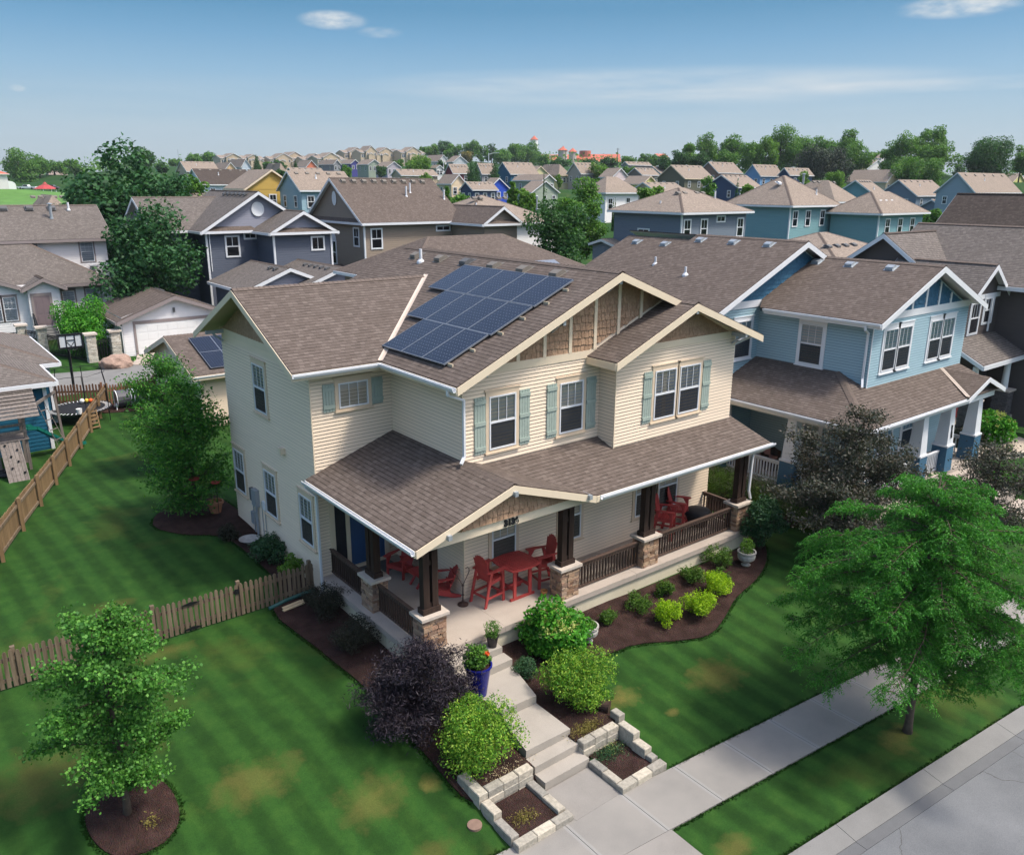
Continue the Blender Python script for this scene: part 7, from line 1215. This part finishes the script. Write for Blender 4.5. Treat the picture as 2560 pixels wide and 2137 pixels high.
BP=(-1.80,-3.15,-.55); t=pot('cobalt_planter','tall glazed cobalt blue planter with an orange flower beside the steps',*BP,[(.20,0),(.30,.72),(.335,.76),(.335,.80),(.30,.80),(.275,.66),(.01,.66)],'cobalt_glaze',n=36); P=shell((BP[0]-.03,BP[1]+.02,BP[2]+.98),(.32,.32,.27),1100,.6,.25); v,f=leaves(P,.085,.7,.6); npmesh('plant',v,f,'leaf_mid',t); P=shell((BP[0]+.13,BP[1]-.16,BP[2]+1.10),(.06,.06,.05),60,.5,.1); v,f=leaves(P,.06,.9,.6); npmesh('flower',v,f,'flower_orange',t); mb=MB(); mb.lathe((BP[0],BP[1],BP[2]+.70),[(.28,0),(.28,.03),(.01,.05)],20); mb.build('soil','mulch',t)
UR=[(.13,0),(.15,.03),(.08,.07),(.08,.11),(.17,.16),(.255,.24),(.27,.34),(.25,.40),(.295,.44),(.295,.49),(.25,.49),(.235,.42),(.01,.42)]
for x,y,l,lf,hh in ((1.98,-2.88,'carved stone urn with mossy top beside the hydrangea','leaf_mid',.08),(9.0,-2.75,'carved stone urn with fresh green plant at the far end of the bed','leaf_bright',.34)):
    t=pot('stone_urn',l,x,y,G(x,y)+.03,UR,'urn_stone',n=32,wob=lambda a,z:.05*abs(math.sin(a*5)) if .13<z<.38 else 0); P=shell((x,y,G(x,y)+.50+hh*.4),(.24,.24,hh),1100,.7,.2); v,f=leaves(P,.05,.55,.6); npmesh('plant',v,f,lf,t)
t=thing('fallen_pot',(.50,-5.05,-.85),'dark red clay pot tipped on its side behind the stone blocks','pot'); mb=MB(); mb.tube([(.36,-4.9,-.80),(.52,-5.12,-.80),(.55,-5.17,-.80)],[.08,.135,.15],14); mb.build('pot','red_paint' if 0 else 'iron_rust',t)
pot('terracotta_pot','large terracotta pot at the back corner of the cream house',-3.1,11.0,G(-3.1,11),[(.17,0),(.26,.36),(.29,.36),(.29,.45),(.25,.45),(.23,.36),(.01,.36)],'terracotta')
t=pot('bird_bath','shallow white bird bath bowl in the mulch under the meters',-3.05,7.95,G(-3.05,7.95),[(.10,0),(.09,.10),(.30,.18),(.34,.21),(.31,.205),(.2,.15),(.01,.13)],'urn_stone',cat='bird bath')
for x,y,h_,l in ((-3.15,10.5,1.30,'red dish feeder on a thin pole nearer the wall'),(-3.75,10.9,1.42,'red dish feeder on a thin pole nearer the magnolia')):
    t=thing('bird_feeder',(x,y,G(x,y)),l,'feeder'); mb=MB(); mb.tube([(x,y,G(x,y)),(x,y,G(x,y)+h_)],.012,6); mb.build('pole','iron_black',t); mb=MB(); mb.lathe((x,y,G(x,y)+h_),[(.03,0),(.17,.03),(.18,.05),(.03,.04)],16); mb.build('dish','red_paint',t)
t=thing('grill_cover',(9.2,-.55,0),'low black covered fire bowl on the porch behind the railing','fire bowl'); mb=MB(); mb.lathe((9.2,-.55,0),[(.34,0),(.40,.28),(.46,.44),(.42,.52),(.2,.56),(.01,.57)],22); mb.build('cover','rubber',t,smooth=True)
t=thing('porch_rug',(-1.1,3.1,.008),'dark patterned door mat in front of the blue door','rug'); mb=MB(); mb.box(-1.5,-.4,2.75,3.45,.004,.016); mb.build('mat','dark_vent',t)
t=thing('manhole_cover',(-3.85,-5.85,G(-3.85,-5.85)),'round rusty utility cover in the lawn beside the left stone blocks','cover'); mb=MB(); z=G(-3.85,-5.85)+.02; mb.lathe((-3.85,-5.85,z),[(.15,-.05),(.15,.012),(.13,.016),(.02,.016)],20); mb.build('lid','lid_brown',t)
mb=MB(); 
t=thing('stepping_logs',(12.4,4.2,-.5),'concrete steps with brown treads at the side of the cream house','steps'); mb=MB(); [mb.box(10.9,11.9+.0,1.6+i*.42,2.02+i*.42,-.6,-.25+.19*i) for i in range(5)]; mb.build('step','porch_concrete',t)
# ---------------------------------------------------------------- back yard play things
def bm_(*a,mat='play_timber',par=None,name='beam'): mb=MB(); [mb.beam(*x) for x in a]; return mb.build(name,mat,par)
t=thing('play_set',(-7.2,21.8,-.4),'weathered wooden play set with shingled roof, climbing board, ladder and green slide','play set'); z0=-.42
for x,y in ((-7.75,20.9),(-6.7,20.9),(-7.75,22.0),(-6.7,22.0)): bm_(((x,y,z0),(x,y,2.1),.11,.11,(1,0,0)),par=t,name='post')
mb=MB(); [mb.beam((-7.9,20.82+.145*i,.92),(-6.6,20.82+.145*i,.92),.13,.035) for i in range(9)]; mb.build('deck','play_timber',t)
bm_(((-7.8,20.84,1.55),(-6.65,20.84,1.55),.04,.1),((-7.8,20.84,1.25),(-6.65,20.84,1.25),.04,.1),par=t,name='deck_rail')
mb=MB()
for i in range(8): 
    f=i/7.; yy=20.45+.92*f; zz=1.95+.85*f; mb.beam((-8.1,yy,zz),(-6.15,yy,zz),.15,.02,(0,-.7,1)); mb.beam((-8.1,22.3-.92*f*1.0,zz),(-6.15,22.3-.92*f,zz),.15,.02,(0,.7,1))
mb.build('play_roof','play_timber',t)
mb=MB(); a0,a1=Vector((-7.35,20.8,.88)),Vector((-7.3,19.55,z0)); 
for i in range(5): x=-7.58+i*.135; mb.beam((x,20.8,.88),(x,19.5,z0),.125,.03,(0,1,.9))
mb.beam((-7.66,20.8,.85),(-7.66,19.5,z0-.03),.04,.12); mb.beam((-6.97,20.8,.85),(-6.97,19.5,z0-.03),.04,.12); CB=mb.build('climbing_board','play_timber',t)
mb=MB(); [mb.lathe((-7.5+.32*(i%2)+.06*(i%3),20.65-.19*i,.80-.19*i),[(.045,0),(.04,.05),(.01,.06)],8) for i in range(6)]; mb.build('hand_hold','iron_black',CB)
bm_(((-6.7,20.95,1.98),(-4.95,24.1,1.98),.06,.12),((-6.9,21.4,1.98),(-5.35,24.3,1.98),.05,.1),par=t,name='swing_beam'); bm_(((-4.9,23.9,z0),(-5.0,24.15,2.0),.1,.1,(1,0,0)),((-5.7,24.6,z0),(-5.45,24.35,2.0),.1,.1,(1,0,0)),par=t,name='post')
mb=MB(); p0,p1=Vector((-5.95,22.15,1.95)),Vector((-5.35,21.5,z0+.05)); p2,p3=Vector((-5.65,22.4,1.95)),Vector((-5.0,21.85,z0+.05)); mb.tube([p0,p1],.012,5); mb.tube([p2,p3],.012,5); [mb.beam(p0.lerp(p1,k),p2.lerp(p3,k),.03,.03) for k in (.12,.3,.48,.66,.84,.99)]; mb.build('rope_ladder','play_timber',t)
mb=MB(); pts=[Vector((-6.55,22.1,1.0)),Vector((-6.2,22.2,.93)),Vector((-5.7,22.4,.5)),Vector((-5.2,22.65,.05)),Vector((-4.75,22.85,-.22)),Vector((-4.3,23.0,-.27))]
for a,b in zip(pts,pts[1:]):
    sd_=(b-a).cross(Vector((0,0,1))).normalized()*.23
    for s in (-1,1): mb.mesh([a+sd_*s,b+sd_*s,b+sd_*s+Vector((0,0,.14)),a+sd_*s+Vector((0,0,.14)),a+sd_*s*1.15,b+sd_*s*1.15,b+sd_*s*1.15+Vector((0,0,.15)),a+sd_*s*1.15+Vector((0,0,.15))],[(0,1,2,3),(7,6,5,4),(3,2,6,7)])
    mb.mesh([a-sd_,b-sd_,b+sd_,a+sd_,a-sd_-Vector((0,0,.03)),b-sd_-Vector((0,0,.03)),b+sd_-Vector((0,0,.03)),a+sd_-Vector((0,0,.03))],[(0,1,2,3),(7,6,5,4)])
mb.build('slide','slide_green',t)
t.location.x-=.75; t.location.y-=.3
t=thing('trampoline',(-4.2,26.6,-.35),'round black trampoline with net poles beside the board fence','trampoline'); cx,cy,r=-4.3,27.0,1.45; mb=MB(); mb.lathe((cx,cy,.32),[(r*.8,0),(r*.8,.012),(.02,.012)],36); mb.build('mat','rubber',t)
mb=MB(); k=40; [mb.tube([(cx+r*math.cos(6.283*i/k),cy+r*math.sin(6.283*i/k),.31),(cx+r*math.cos(6.283*(i+1)/k),cy+r*math.sin(6.283*(i+1)/k),.31)],.025,6) for i in range(k)]; mb.build('rim','iron_black',t)
mb=MB(); [mb.beam((cx+r*.81*math.cos(a),cy+r*.81*math.sin(a),.325),(cx+r*.97*math.cos(a),cy+r*.97*math.sin(a),.325),.045,.01) for a in [6.283*i/44 for i in range(44)]]; mb.build('spring','white_paint',t)
for i in range(7): a=6.283*(i+.3)/7; x,y=cx+r*math.cos(a),cy+r*math.sin(a); mb=MB(); mb.tube([(x,y,-.38),(x,y,1.4),(x-.12*math.cos(a),y-.12*math.sin(a),2.15)],.02,6); mb.build('net_pole','iron_black',t)
mb=MB(); k=28; [mb.tube([(cx+r*.93*math.cos(6.283*i/k),cy+r*.93*math.sin(6.283*i/k),2.12-.05*(i%4==2)),(cx+r*.93*math.cos(6.283*(i+1)/k),cy+r*.93*math.sin(6.283*(i+1)/k),2.12-.05*((i+1)%4==2))],.012,5) for i in range(k)]; mb.build('net_rope','iron_black',t)
for i,(dx,dy,rr,m_,l) in enumerate(((.3,.75,.12,'white_bright','white ball with black marks on the trampoline'),(.5,.72,.11,'yellow_paint','yellow ball on the trampoline'),(.68,.62,.11,'flower_orange','orange ball on the trampoline'),(.82,.5,.10,'red_paint','red ball nearest the fence on the trampoline'),(.48,.88,.12,'rubber','black ball behind the others on the trampoline'))):
    bm=bmesh.new(); bmesh.ops.create_icosphere(bm,subdivisions=3,radius=rr,matrix=Matrix.Translation((cx+dx,cy+dy,.335+rr))); me=bpy.data.meshes.new('ball'); bm.to_mesh(me); bm.free(); me.materials.append(MAT[m_]); [setattr(p,'use_smooth',True) for p in me.polygons]; o=bpy.data.objects.new('ball',me); COL.objects.link(o); put(o,l,'ball')
t=thing('step_ladder',(-4.15,25.0,-.4),'small wooden ladder steps leading to the trampoline','steps'); mb=MB(); [mb.beam((-4.5,24.85+.09*i,-.25+.17*i),(-3.85,25.05+.09*i,-.25+.17*i),.14,.035) for i in range(5)]; [mb.beam((x,y,-.4),(x,y+.4,.5),.05,.05) for x,y in ((-4.5,24.8),(-3.85,25.0))]; mb.build('tread','fence_tan',t)
t=thing('basketball_hoop',(-3.48,32.6,0),'black basketball hoop with clear backboard above the alley','hoop'); z=gfl(-3.48,32.6); mb=MB(); mb.tube([(-3.48,32.6,z),(-3.48,32.5,z+2.6)],.07,8); mb.beam((-3.48,32.5,z+2.3),(-3.42,32.0,z+2.9),.05,.1); mb.build('pole','iron_black',t)
mb=MB(); f=Fr((-3.42,31.95,0),(1,0,0),(0,-1,0)); [fbox(mb,f,*q_,0,.06) for q_ in ((-.62,.62,z+2.55,z+2.65),(-.62,.62,z+3.25,z+3.35),(-.62,-.53,z+2.65,z+3.25),(.53,.62,z+2.65,z+3.25),(-.24,-.19,z+2.65,z+3.25),(.19,.24,z+2.65,z+3.25),(-.19,.19,z+2.98,z+3.02))]; mb.beam(f.p(-.17,z+2.9,.03),f.p(0,z+2.66,.03),.03,.03); mb.beam(f.p(.17,z+2.9,.03),f.p(0,z+2.66,.03),.03,.03); BB=mb.build('backboard','iron_black',t); mb=MB(); fbox(mb,f,-.53,.53,z+2.65,z+3.25,.02,.03); mb.build('panel','acrylic',BB); mb=MB(); [mb.tube([(-3.42+.22*math.cos(6.283*i/14),31.62+.22*math.sin(6.283*i/14),z+2.55),(-3.42+.22*math.cos(6.283*(i+1)/14),31.62+.22*math.sin(6.283*(i+1)/14),z+2.55)],.012,5) for i in range(14)]; mb.build('rim','iron_black',t)
t=thing('compost_tumbler',(-1.8,28.2,-.3),'pair of dark grey compost drums on a stand behind the lawn','composter')
for i in range(2):
    x=-2.35+i*.80; mb=MB(); prof=[(0,.0),(.40,.0),(.43,.06),(.43,.60),(.40,.66),(0,.66)]; k=16; vs=[(x+z_,28.15-i*.12+r_*math.cos(6.283*j/k),.22+r_*math.sin(6.283*j/k)) for r_,z_ in prof for j in range(k)]; mb.mesh(vs,[(a*k+j,a*k+(j+1)%k,(a+1)*k+(j+1)%k,(a+1)*k+j) for a in range(5) for j in range(k)]); D_=mb.build('drum','drum_grey',t); mb=MB()
    for xx in (x-.01,x+.67): [mb.beam((xx,28.15-i*.12+.44*math.cos(6.283*j/20),.22+.44*math.sin(6.283*j/20)),(xx,28.15-i*.12+.44*math.cos(6.283*(j+1)/20),.22+.44*math.sin(6.283*(j+1)/20)),.04,.03) for j in range(20)]
    mb.build('band','white_paint',D_)
mb=MB(); [mb.beam((x,y,-.4),(x+.1,28.1,.0),.04,.04) for x in (-2.45,-.75) for y in (27.7,28.5)]; mb.beam((-2.5,28.1,-.1),(-.7,28.0,-.1),.05,.05); mb.build('stand','white_paint',t)
t=thing('white_bucket',(-4.45,25.35,-.35),'white plastic pail hanging by the trampoline steps','bucket'); mb=MB(); mb.lathe((-4.6,25.25,.45),[(.11,0),(.13,.24),(.14,.24),(.12,.23),(.01,.02)],14); mb.build('pail','white_bright',t)
t=thing('rubber_mat',(-7.9,20.0,-.4),'black tyre swing lying under the play set at the left edge','swing'); mb=MB(); mb.lathe((-8.25,20.3,z0+.02),[(.45,.05),(.5,.1),(.45,.18),(.3,.18),(.25,.1),(.3,.04)],22); mb.build('tyre','rubber',t)
# ---------------------------------------------------------------- far landmarks
def K(x,y,z): X,Y,Z,k=far(x,y,z); return X,Y,Z
def gazebo():
    x,y=36.8,276.5; z=6.7; t=thing('gazebo',(x,y,z),'open gazebo with a red pyramid roof on the distant park lawn','gazebo'); mb=MB(); k=8; r=3.5; P=[(x+r*math.cos(6.283*(i+.5)/k),y+r*math.sin(6.283*(i+.5)/k),z+2.3) for i in range(k)]; Q=[(x+.8*math.cos(6.283*(i+.5)/k),y+.8*math.sin(6.283*(i+.5)/k),z+3.6) for i in range(k)]; mb.mesh(P+Q,[(i,(i+1)%k,k+(i+1)%k,k+i) for i in range(k)]+[tuple(range(k))[::-1]]); R_=[(a*.0+x+(a-x)*.9,y+(b-y)*.9,z+3.75) for a,b,c in Q]; mb.mesh(R_+[(x,y,z+4.4)],[(i,(i+1)%k,k) for i in range(k)]); mb.build('roof','red_paint',t)
    for i in range(k): a=6.283*(i+.5)/k; mb=MB(); mb.beam((x+2.9*math.cos(a),y+2.9*math.sin(a),z),(x+2.9*math.cos(a),y+2.9*math.sin(a),z+2.3),.2,.2,(1,0,0)); mb.build('post','white_paint',t)
    mb=MB(); mb.box(x-.9,x+.9,y-.4,y+.4,z+.6,z+.75); mb.beam((x,y,z),(x,y,z+.6),.3,.3,(1,0,0)); put(mb.build('picnic_table','grey_metal'),'grey picnic table under the red gazebo roof','table')
gazebo()
x,y,z=31.2,307.1,7.9; t=thing('arched_shed',(x,y,z),'small white arched shed at the far left behind the park lawn','shed'); mb=MB(); pr=[(-1.8,0),(-1.8,2.0)]+[(1.8*math.cos(math.pi-math.pi*i/8),2.0+1.4*math.sin(math.pi*i/8)) for i in range(1,8)]+[(1.8,2.0),(1.8,0)]; n=len(pr); mb.mesh([(x+a,y-2,z+b) for a,b in pr]+[(x+a,y+2,z+b) for a,b in pr],[tuple(range(n)),tuple(range(n,2*n))[::-1]]+[(i,n+i,n+(i+1)%n,(i+1)%n) for i in range(n)]); mb.build('shell','white_bright',t)
x,y,z=22,262,8.8; h=House('park_building',(x,y,z),'white building with an orange-red roof at the far left edge','wall_white','red_roof'); h.block(x-8,x+3.2,y,y+8,z,z+4.4,'H',1.8,.5); h.done(False)
def car(name,label,x,y,z,rz,col,L_=4.6,truck=False):
    t=thing(name,(0,0,0),label,'truck' if truck else 'car'); mb=MB(); pr=[(-L_/2,.35),(L_/2,.35),(L_/2,.95),(L_*.22,1.05),(L_*.12,1.6),(-L_*.08 if truck else -L_*.32,1.6),(-L_*.12 if truck else -L_*.42,1.0),(-L_/2,.98)]; n=len(pr); mb.mesh([(a,-.85,b) for a,b in pr]+[(a,.85,b) for a,b in pr],[tuple(range(n)),tuple(range(n,2*n))[::-1]]+[(i,n+i,n+(i+1)%n,(i+1)%n) for i in range(n)]); mb.build('body',col,t)
    mb=MB(); w0=-L_*.07 if truck else -L_*.30; [mb.mesh([(w0,s*.86,1.08),(L_*.19,s*.86,1.08),(L_*.11,s*.86,1.52),(w0,s*.86,1.52)],[(0,1,2,3)]) for s in (-1,1)]; mb.build('side_window','room_dark',t)
    for a in (-L_*.31,L_*.31):
        for s in (-1,1): mb=MB(); mb.tube([(a,s*.70,.33),(a,s*.88,.33)],.33,14); mb.build('wheel','rubber',t)
    t.location=(x,y,z); t.rotation_euler=(0,0,rz)
X,Y,Z=41.2,339.3,8.3; ra=R(-38)
car('pickup_truck','white pickup truck parked beyond the park lawn',X,Y,gz(X,Y)+.3,ra+R(180),'white_bright',6.8,True); car('parked_car','dark car parked just right of the white pickup',X+7.5,Y-4.5,gz(X+7.5,Y-4.5)+.3,ra,'drum_grey'); car('parked_car','white van parked left of the white pickup',X-6.5,Y+3,gz(X-6.5,Y+3)+.3,ra,'white_bright',5.2); car('parked_car','silver car parked behind the gazebo',X+14,Y-12,gz(X+14,Y-12)+.3,ra,'grey_metal')
def pyramid(mb,x,y,z,r,h,k=8,m=0): mb.mesh([(x+r*math.cos(6.283*(i+.5)/k),y+r*math.sin(6.283*(i+.5)/k),z) for i in range(k)]+[(x,y,z+h)],[(i,(i+1)%k,k) for i in range(k)]+[tuple(range(k))[::-1]],m)
X,Y,Z=K(462,555.4,51.6); t=thing('water_tower',(X,Y,18),'white cylindrical tower with a red cone roof on the skyline','tower'); mb=MB(); mb.tube([(X,Y,15),(X,Y,Z-4)],3.9,20); mb.build('shaft','white_bright',t); mb=MB(); pyramid(mb,X,Y,Z-4,4.4,4.2,16); mb.build('roof','red_roof',t)
X,Y,Z=K(381.5,427.2,36.4); t=thing('round_tower',(X,Y,20),'thick pale tower with a red peaked roof beside the long red roof','tower'); mb=MB(); mb.tube([(X,Y,18),(X,Y,Z-3)],3.9,10); mb.build('shaft','brick_tower',t); mb=MB(); pyramid(mb,X,Y,Z-3,4.6,3.0,8); pyramid(mb,X+.5,Y,Z-.8,1.4,1.4,8); mb.build('roof','red_roof',t)
X,Y,Z=K(393.9,430.6,36.0); t=thing('round_tower',(X,Y,20),'smaller tower with a red peaked roof right of the thick tower','tower'); mb=MB(); mb.tube([(X,Y,18),(X,Y,Z-3.2)],3.3,10); mb.build('shaft','brick_tower',t); mb=MB(); pyramid(mb,X,Y,Z-3.2,4.2,3.2,8); mb.build('roof','red_roof',t)
X0,Y0,Z0=K(400,464,33); X1,Y1,Z1=K(441.9,431.8,34); t=thing('red_roof_hall',(X0,Y0,18),'long low building with a bright red roof on the skyline','building'); a=Vector((X0-14,Y0+9,0)); b=Vector((X1,Y1,0)); d=(b-a).normalized(); nn=Vector((-d.y,d.x,0)); mb=MB()
for s in (1,): mb.mesh([tuple(a-nn*2)+() if 0 else (a.x-nn.x*8,a.y-nn.y*8,Z0-6.5),(b.x-nn.x*8,b.y-nn.y*8,Z0-6.5),(b.x,b.y,Z0+.2),(a.x,a.y,Z0-.8),(a.x+nn.x*8,a.y+nn.y*8,Z0-6.5),(b.x+nn.x*8,b.y+nn.y*8,Z0-6.5)],[(0,1,2,3),(3,2,5,4)])
mb.build('roof','red_roof',t); mb=MB(); mb.mesh([(a.x-nn.x*7.5,a.y-nn.y*7.5,15),(b.x-nn.x*7.5,b.y-nn.y*7.5,15),(b.x-nn.x*7.5,b.y-nn.y*7.5,Z0-6.4),(a.x-nn.x*7.5,a.y-nn.y*7.5,Z0-6.4)],[(0,1,2,3)]); mb.mesh([(b.x-nn.x*7.5,b.y-nn.y*7.5,15),(b.x+nn.x*7.5,b.y+nn.y*7.5,15),(b.x,b.y,Z0)],[(0,1,2)]); mb.build('wall','brick_tower',t)
X,Y,Z=K(414.7,440.2,34.9); mb=MB(); mb.tube([(X,Y,Z-5),(X,Y,Z)],5,16); put(mb.build('round_drum_roof','red_roof'),'low round red drum rising behind the long red roof','building')
X,Y,Z=K(387.4,340.3,30.0); h=House('red_roof_building',(X,Y,Z-6),'small white building with an orange roof among the skyline trees','wall_white','red_roof'); h.block(X-5,X+5,Y,Y+8,Z-8,Z-2.5,'X',2.3,.4); h.done(False)
def pole(name,label,x,y,zb,zt,lamp=False,r=.12,dx=2.2):
    t=thing(name,(x,y,zb),label,'lamp' if lamp else 'pole'); mb=MB(); mb.tube([(x,y,zb),(x,y,zt)],[r*1.3,r],7); mb.build('mast','white_paint' if lamp else 'play_timber',t); mb=MB()
    if lamp: mb.tube([(x,y,zt-.4),(x+dx*.5,y-dx*.35,zt),(x+dx,y-dx*.7,zt+.1)],[r*.7,r*.6,r*.5],6); mb.beam((x+dx*.8,y-dx*.55,zt+.05),(x+dx*1.3,y-dx*.9,zt+.1),.35,.15); mb.build('arm','white_paint',t)
    else: mb.beam((x-1.1,y+.8,zt-.7),(x+1.1,y-.8,zt-.7),.15,.15); mb.build('crossarm','play_timber',t)
X,Y,Z=K(139.4,186.6,19.9); pole('street_lamp','pale street lamp rising above the roofs right of the skyline trees',X,Y,Z-9,Z,True,.13,2.4)
for ref_,l in (((123,186,19.2),'short street lamp left of the tall one near the red barn house'),): X,Y,Z=K(*ref_); pole('street_lamp',l,X,Y,Z-7,Z-1.2,True,.1,1.0)
X,Y,Z=K(313,306,29.9); pole('utility_pole','tall wooden utility pole at the right end of the long red roof',X,Y,Z-14,Z,False,.22)
X,Y,Z=K(287,318,28.5); pole('utility_pole','thinner utility pole in front of the middle of the long red roof',X,Y,Z-12,Z,False,.18)
for (a,b,c),l in (((262,340,27),'street lamp in front of the long red roof, left part'),((283,326,27.0),'street lamp in front of the long red roof, middle'),((345,306,29.3),'street lamp right of the tall utility pole'),((372,312,30.3),'street lamp near the small orange-roofed building')): X,Y,Z=K(a,b,c); pole('street_lamp',l,X,Y,Z-11,Z-1,True,.16,2.6)
X,Y,Z=K(284.7,959,46.6); mb=MB(); mb.tube([(X,Y,15),(X,Y,Z)],[.6,.25],5); put(mb.build('radio_mast','grey_metal'),'thin radio mast on the far left skyline','mast')
# ---------------------------------------------------------------- mown grass blades near the camera
def inside(P,poly):
    x,y=P[:,0],P[:,1]; c=np.zeros(len(P),bool); n=len(poly); j=n-1
    for i in range(n):
        xi,yi=poly[i]; xj,yj=poly[j]; c^=((yi>y)!=(yj>y))&(x<(xj-xi)*(y-yi)/((yj-yi) or 1e-9)+xi); j=i
    return c
def blades(N0):
    gr=np.random.default_rng(3); P=np.stack([gr.uniform(-14.5,18,N0),gr.uniform(-11.6,12,N0)],1); v=P-np.array([CAMP.x,CAMP.y]); dd=np.hypot(v[:,0],v[:,1]); ang=np.arctan2(v[:,0],v[:,1])-yaw; keep=(np.abs(ang)<R(37))&(gr.random(N0)<np.clip(17/dd,0,1)**1.5); P=P[keep]
    T=P[:,1]+.095*P[:,0]; bad=((T>-8.29)&(T<-7.03))|(T<-9.99)
    for q_ in BEDS: bad|=inside(P,q_)
    bad|=(P[:,0]>-2.62)&(P[:,0]<10.5)&(P[:,1]>-1.95)&(P[:,1]<11)|(P[:,0]>13.8)&(P[:,0]<24.2)&(P[:,1]>-3.6)|(P[:,0]>-3.62)&(P[:,0]<.62)&(P[:,1]<-4.6)&(P[:,1]>-7.1)|(P[:,0]>-2.13)&(P[:,0]<-.74)&(P[:,1]<-6.5)
    def isbad(Q):
        T=Q[:,1]+.095*Q[:,0]; r=((T>-8.29)&(T<-7.03))|(T<-9.99)
        for q_ in BEDS: r|=inside(Q,q_)
        return r
    edge=np.zeros(len(P),bool)
    for dx,dy in ((.09,0),(-.09,0),(0,.09),(0,-.09)): edge|=isbad(P+np.array([dx,dy]))
    bad|=~edge
    P=P[~bad]; n=len(P); z=np.array([gfl(a,b) for a,b in P]); h=gr.uniform(.025,.06,n); a=gr.uniform(0,6.28,n); w=gr.uniform(.010,.020,n); lx,ly=gr.normal(0,.035,n),gr.normal(0,.035,n); V_=np.empty((n,3,3)); w*=1.2; V_[:,0]=np.stack([P[:,0]-w*np.cos(a),P[:,1]-w*np.sin(a),z-.005],1); V_[:,1]=np.stack([P[:,0]+w*np.cos(a),P[:,1]+w*np.sin(a),z-.005],1); V_[:,2]=np.stack([P[:,0]+lx,P[:,1]+ly,z+h],1)
    fl=(np.cross(V_[:,1]-V_[:,0],V_[:,2]-V_[:,0])[:,2]<0); V_[fl]=V_[fl][:,::-1]; o=npmesh('grass',V_.reshape(-1,3),np.arange(3*n).reshape(-1,3),'lawn_blades',label='ragged grass blades along the lawn edges and beds',cat='grass',kind='stuff')

blades(1500000)
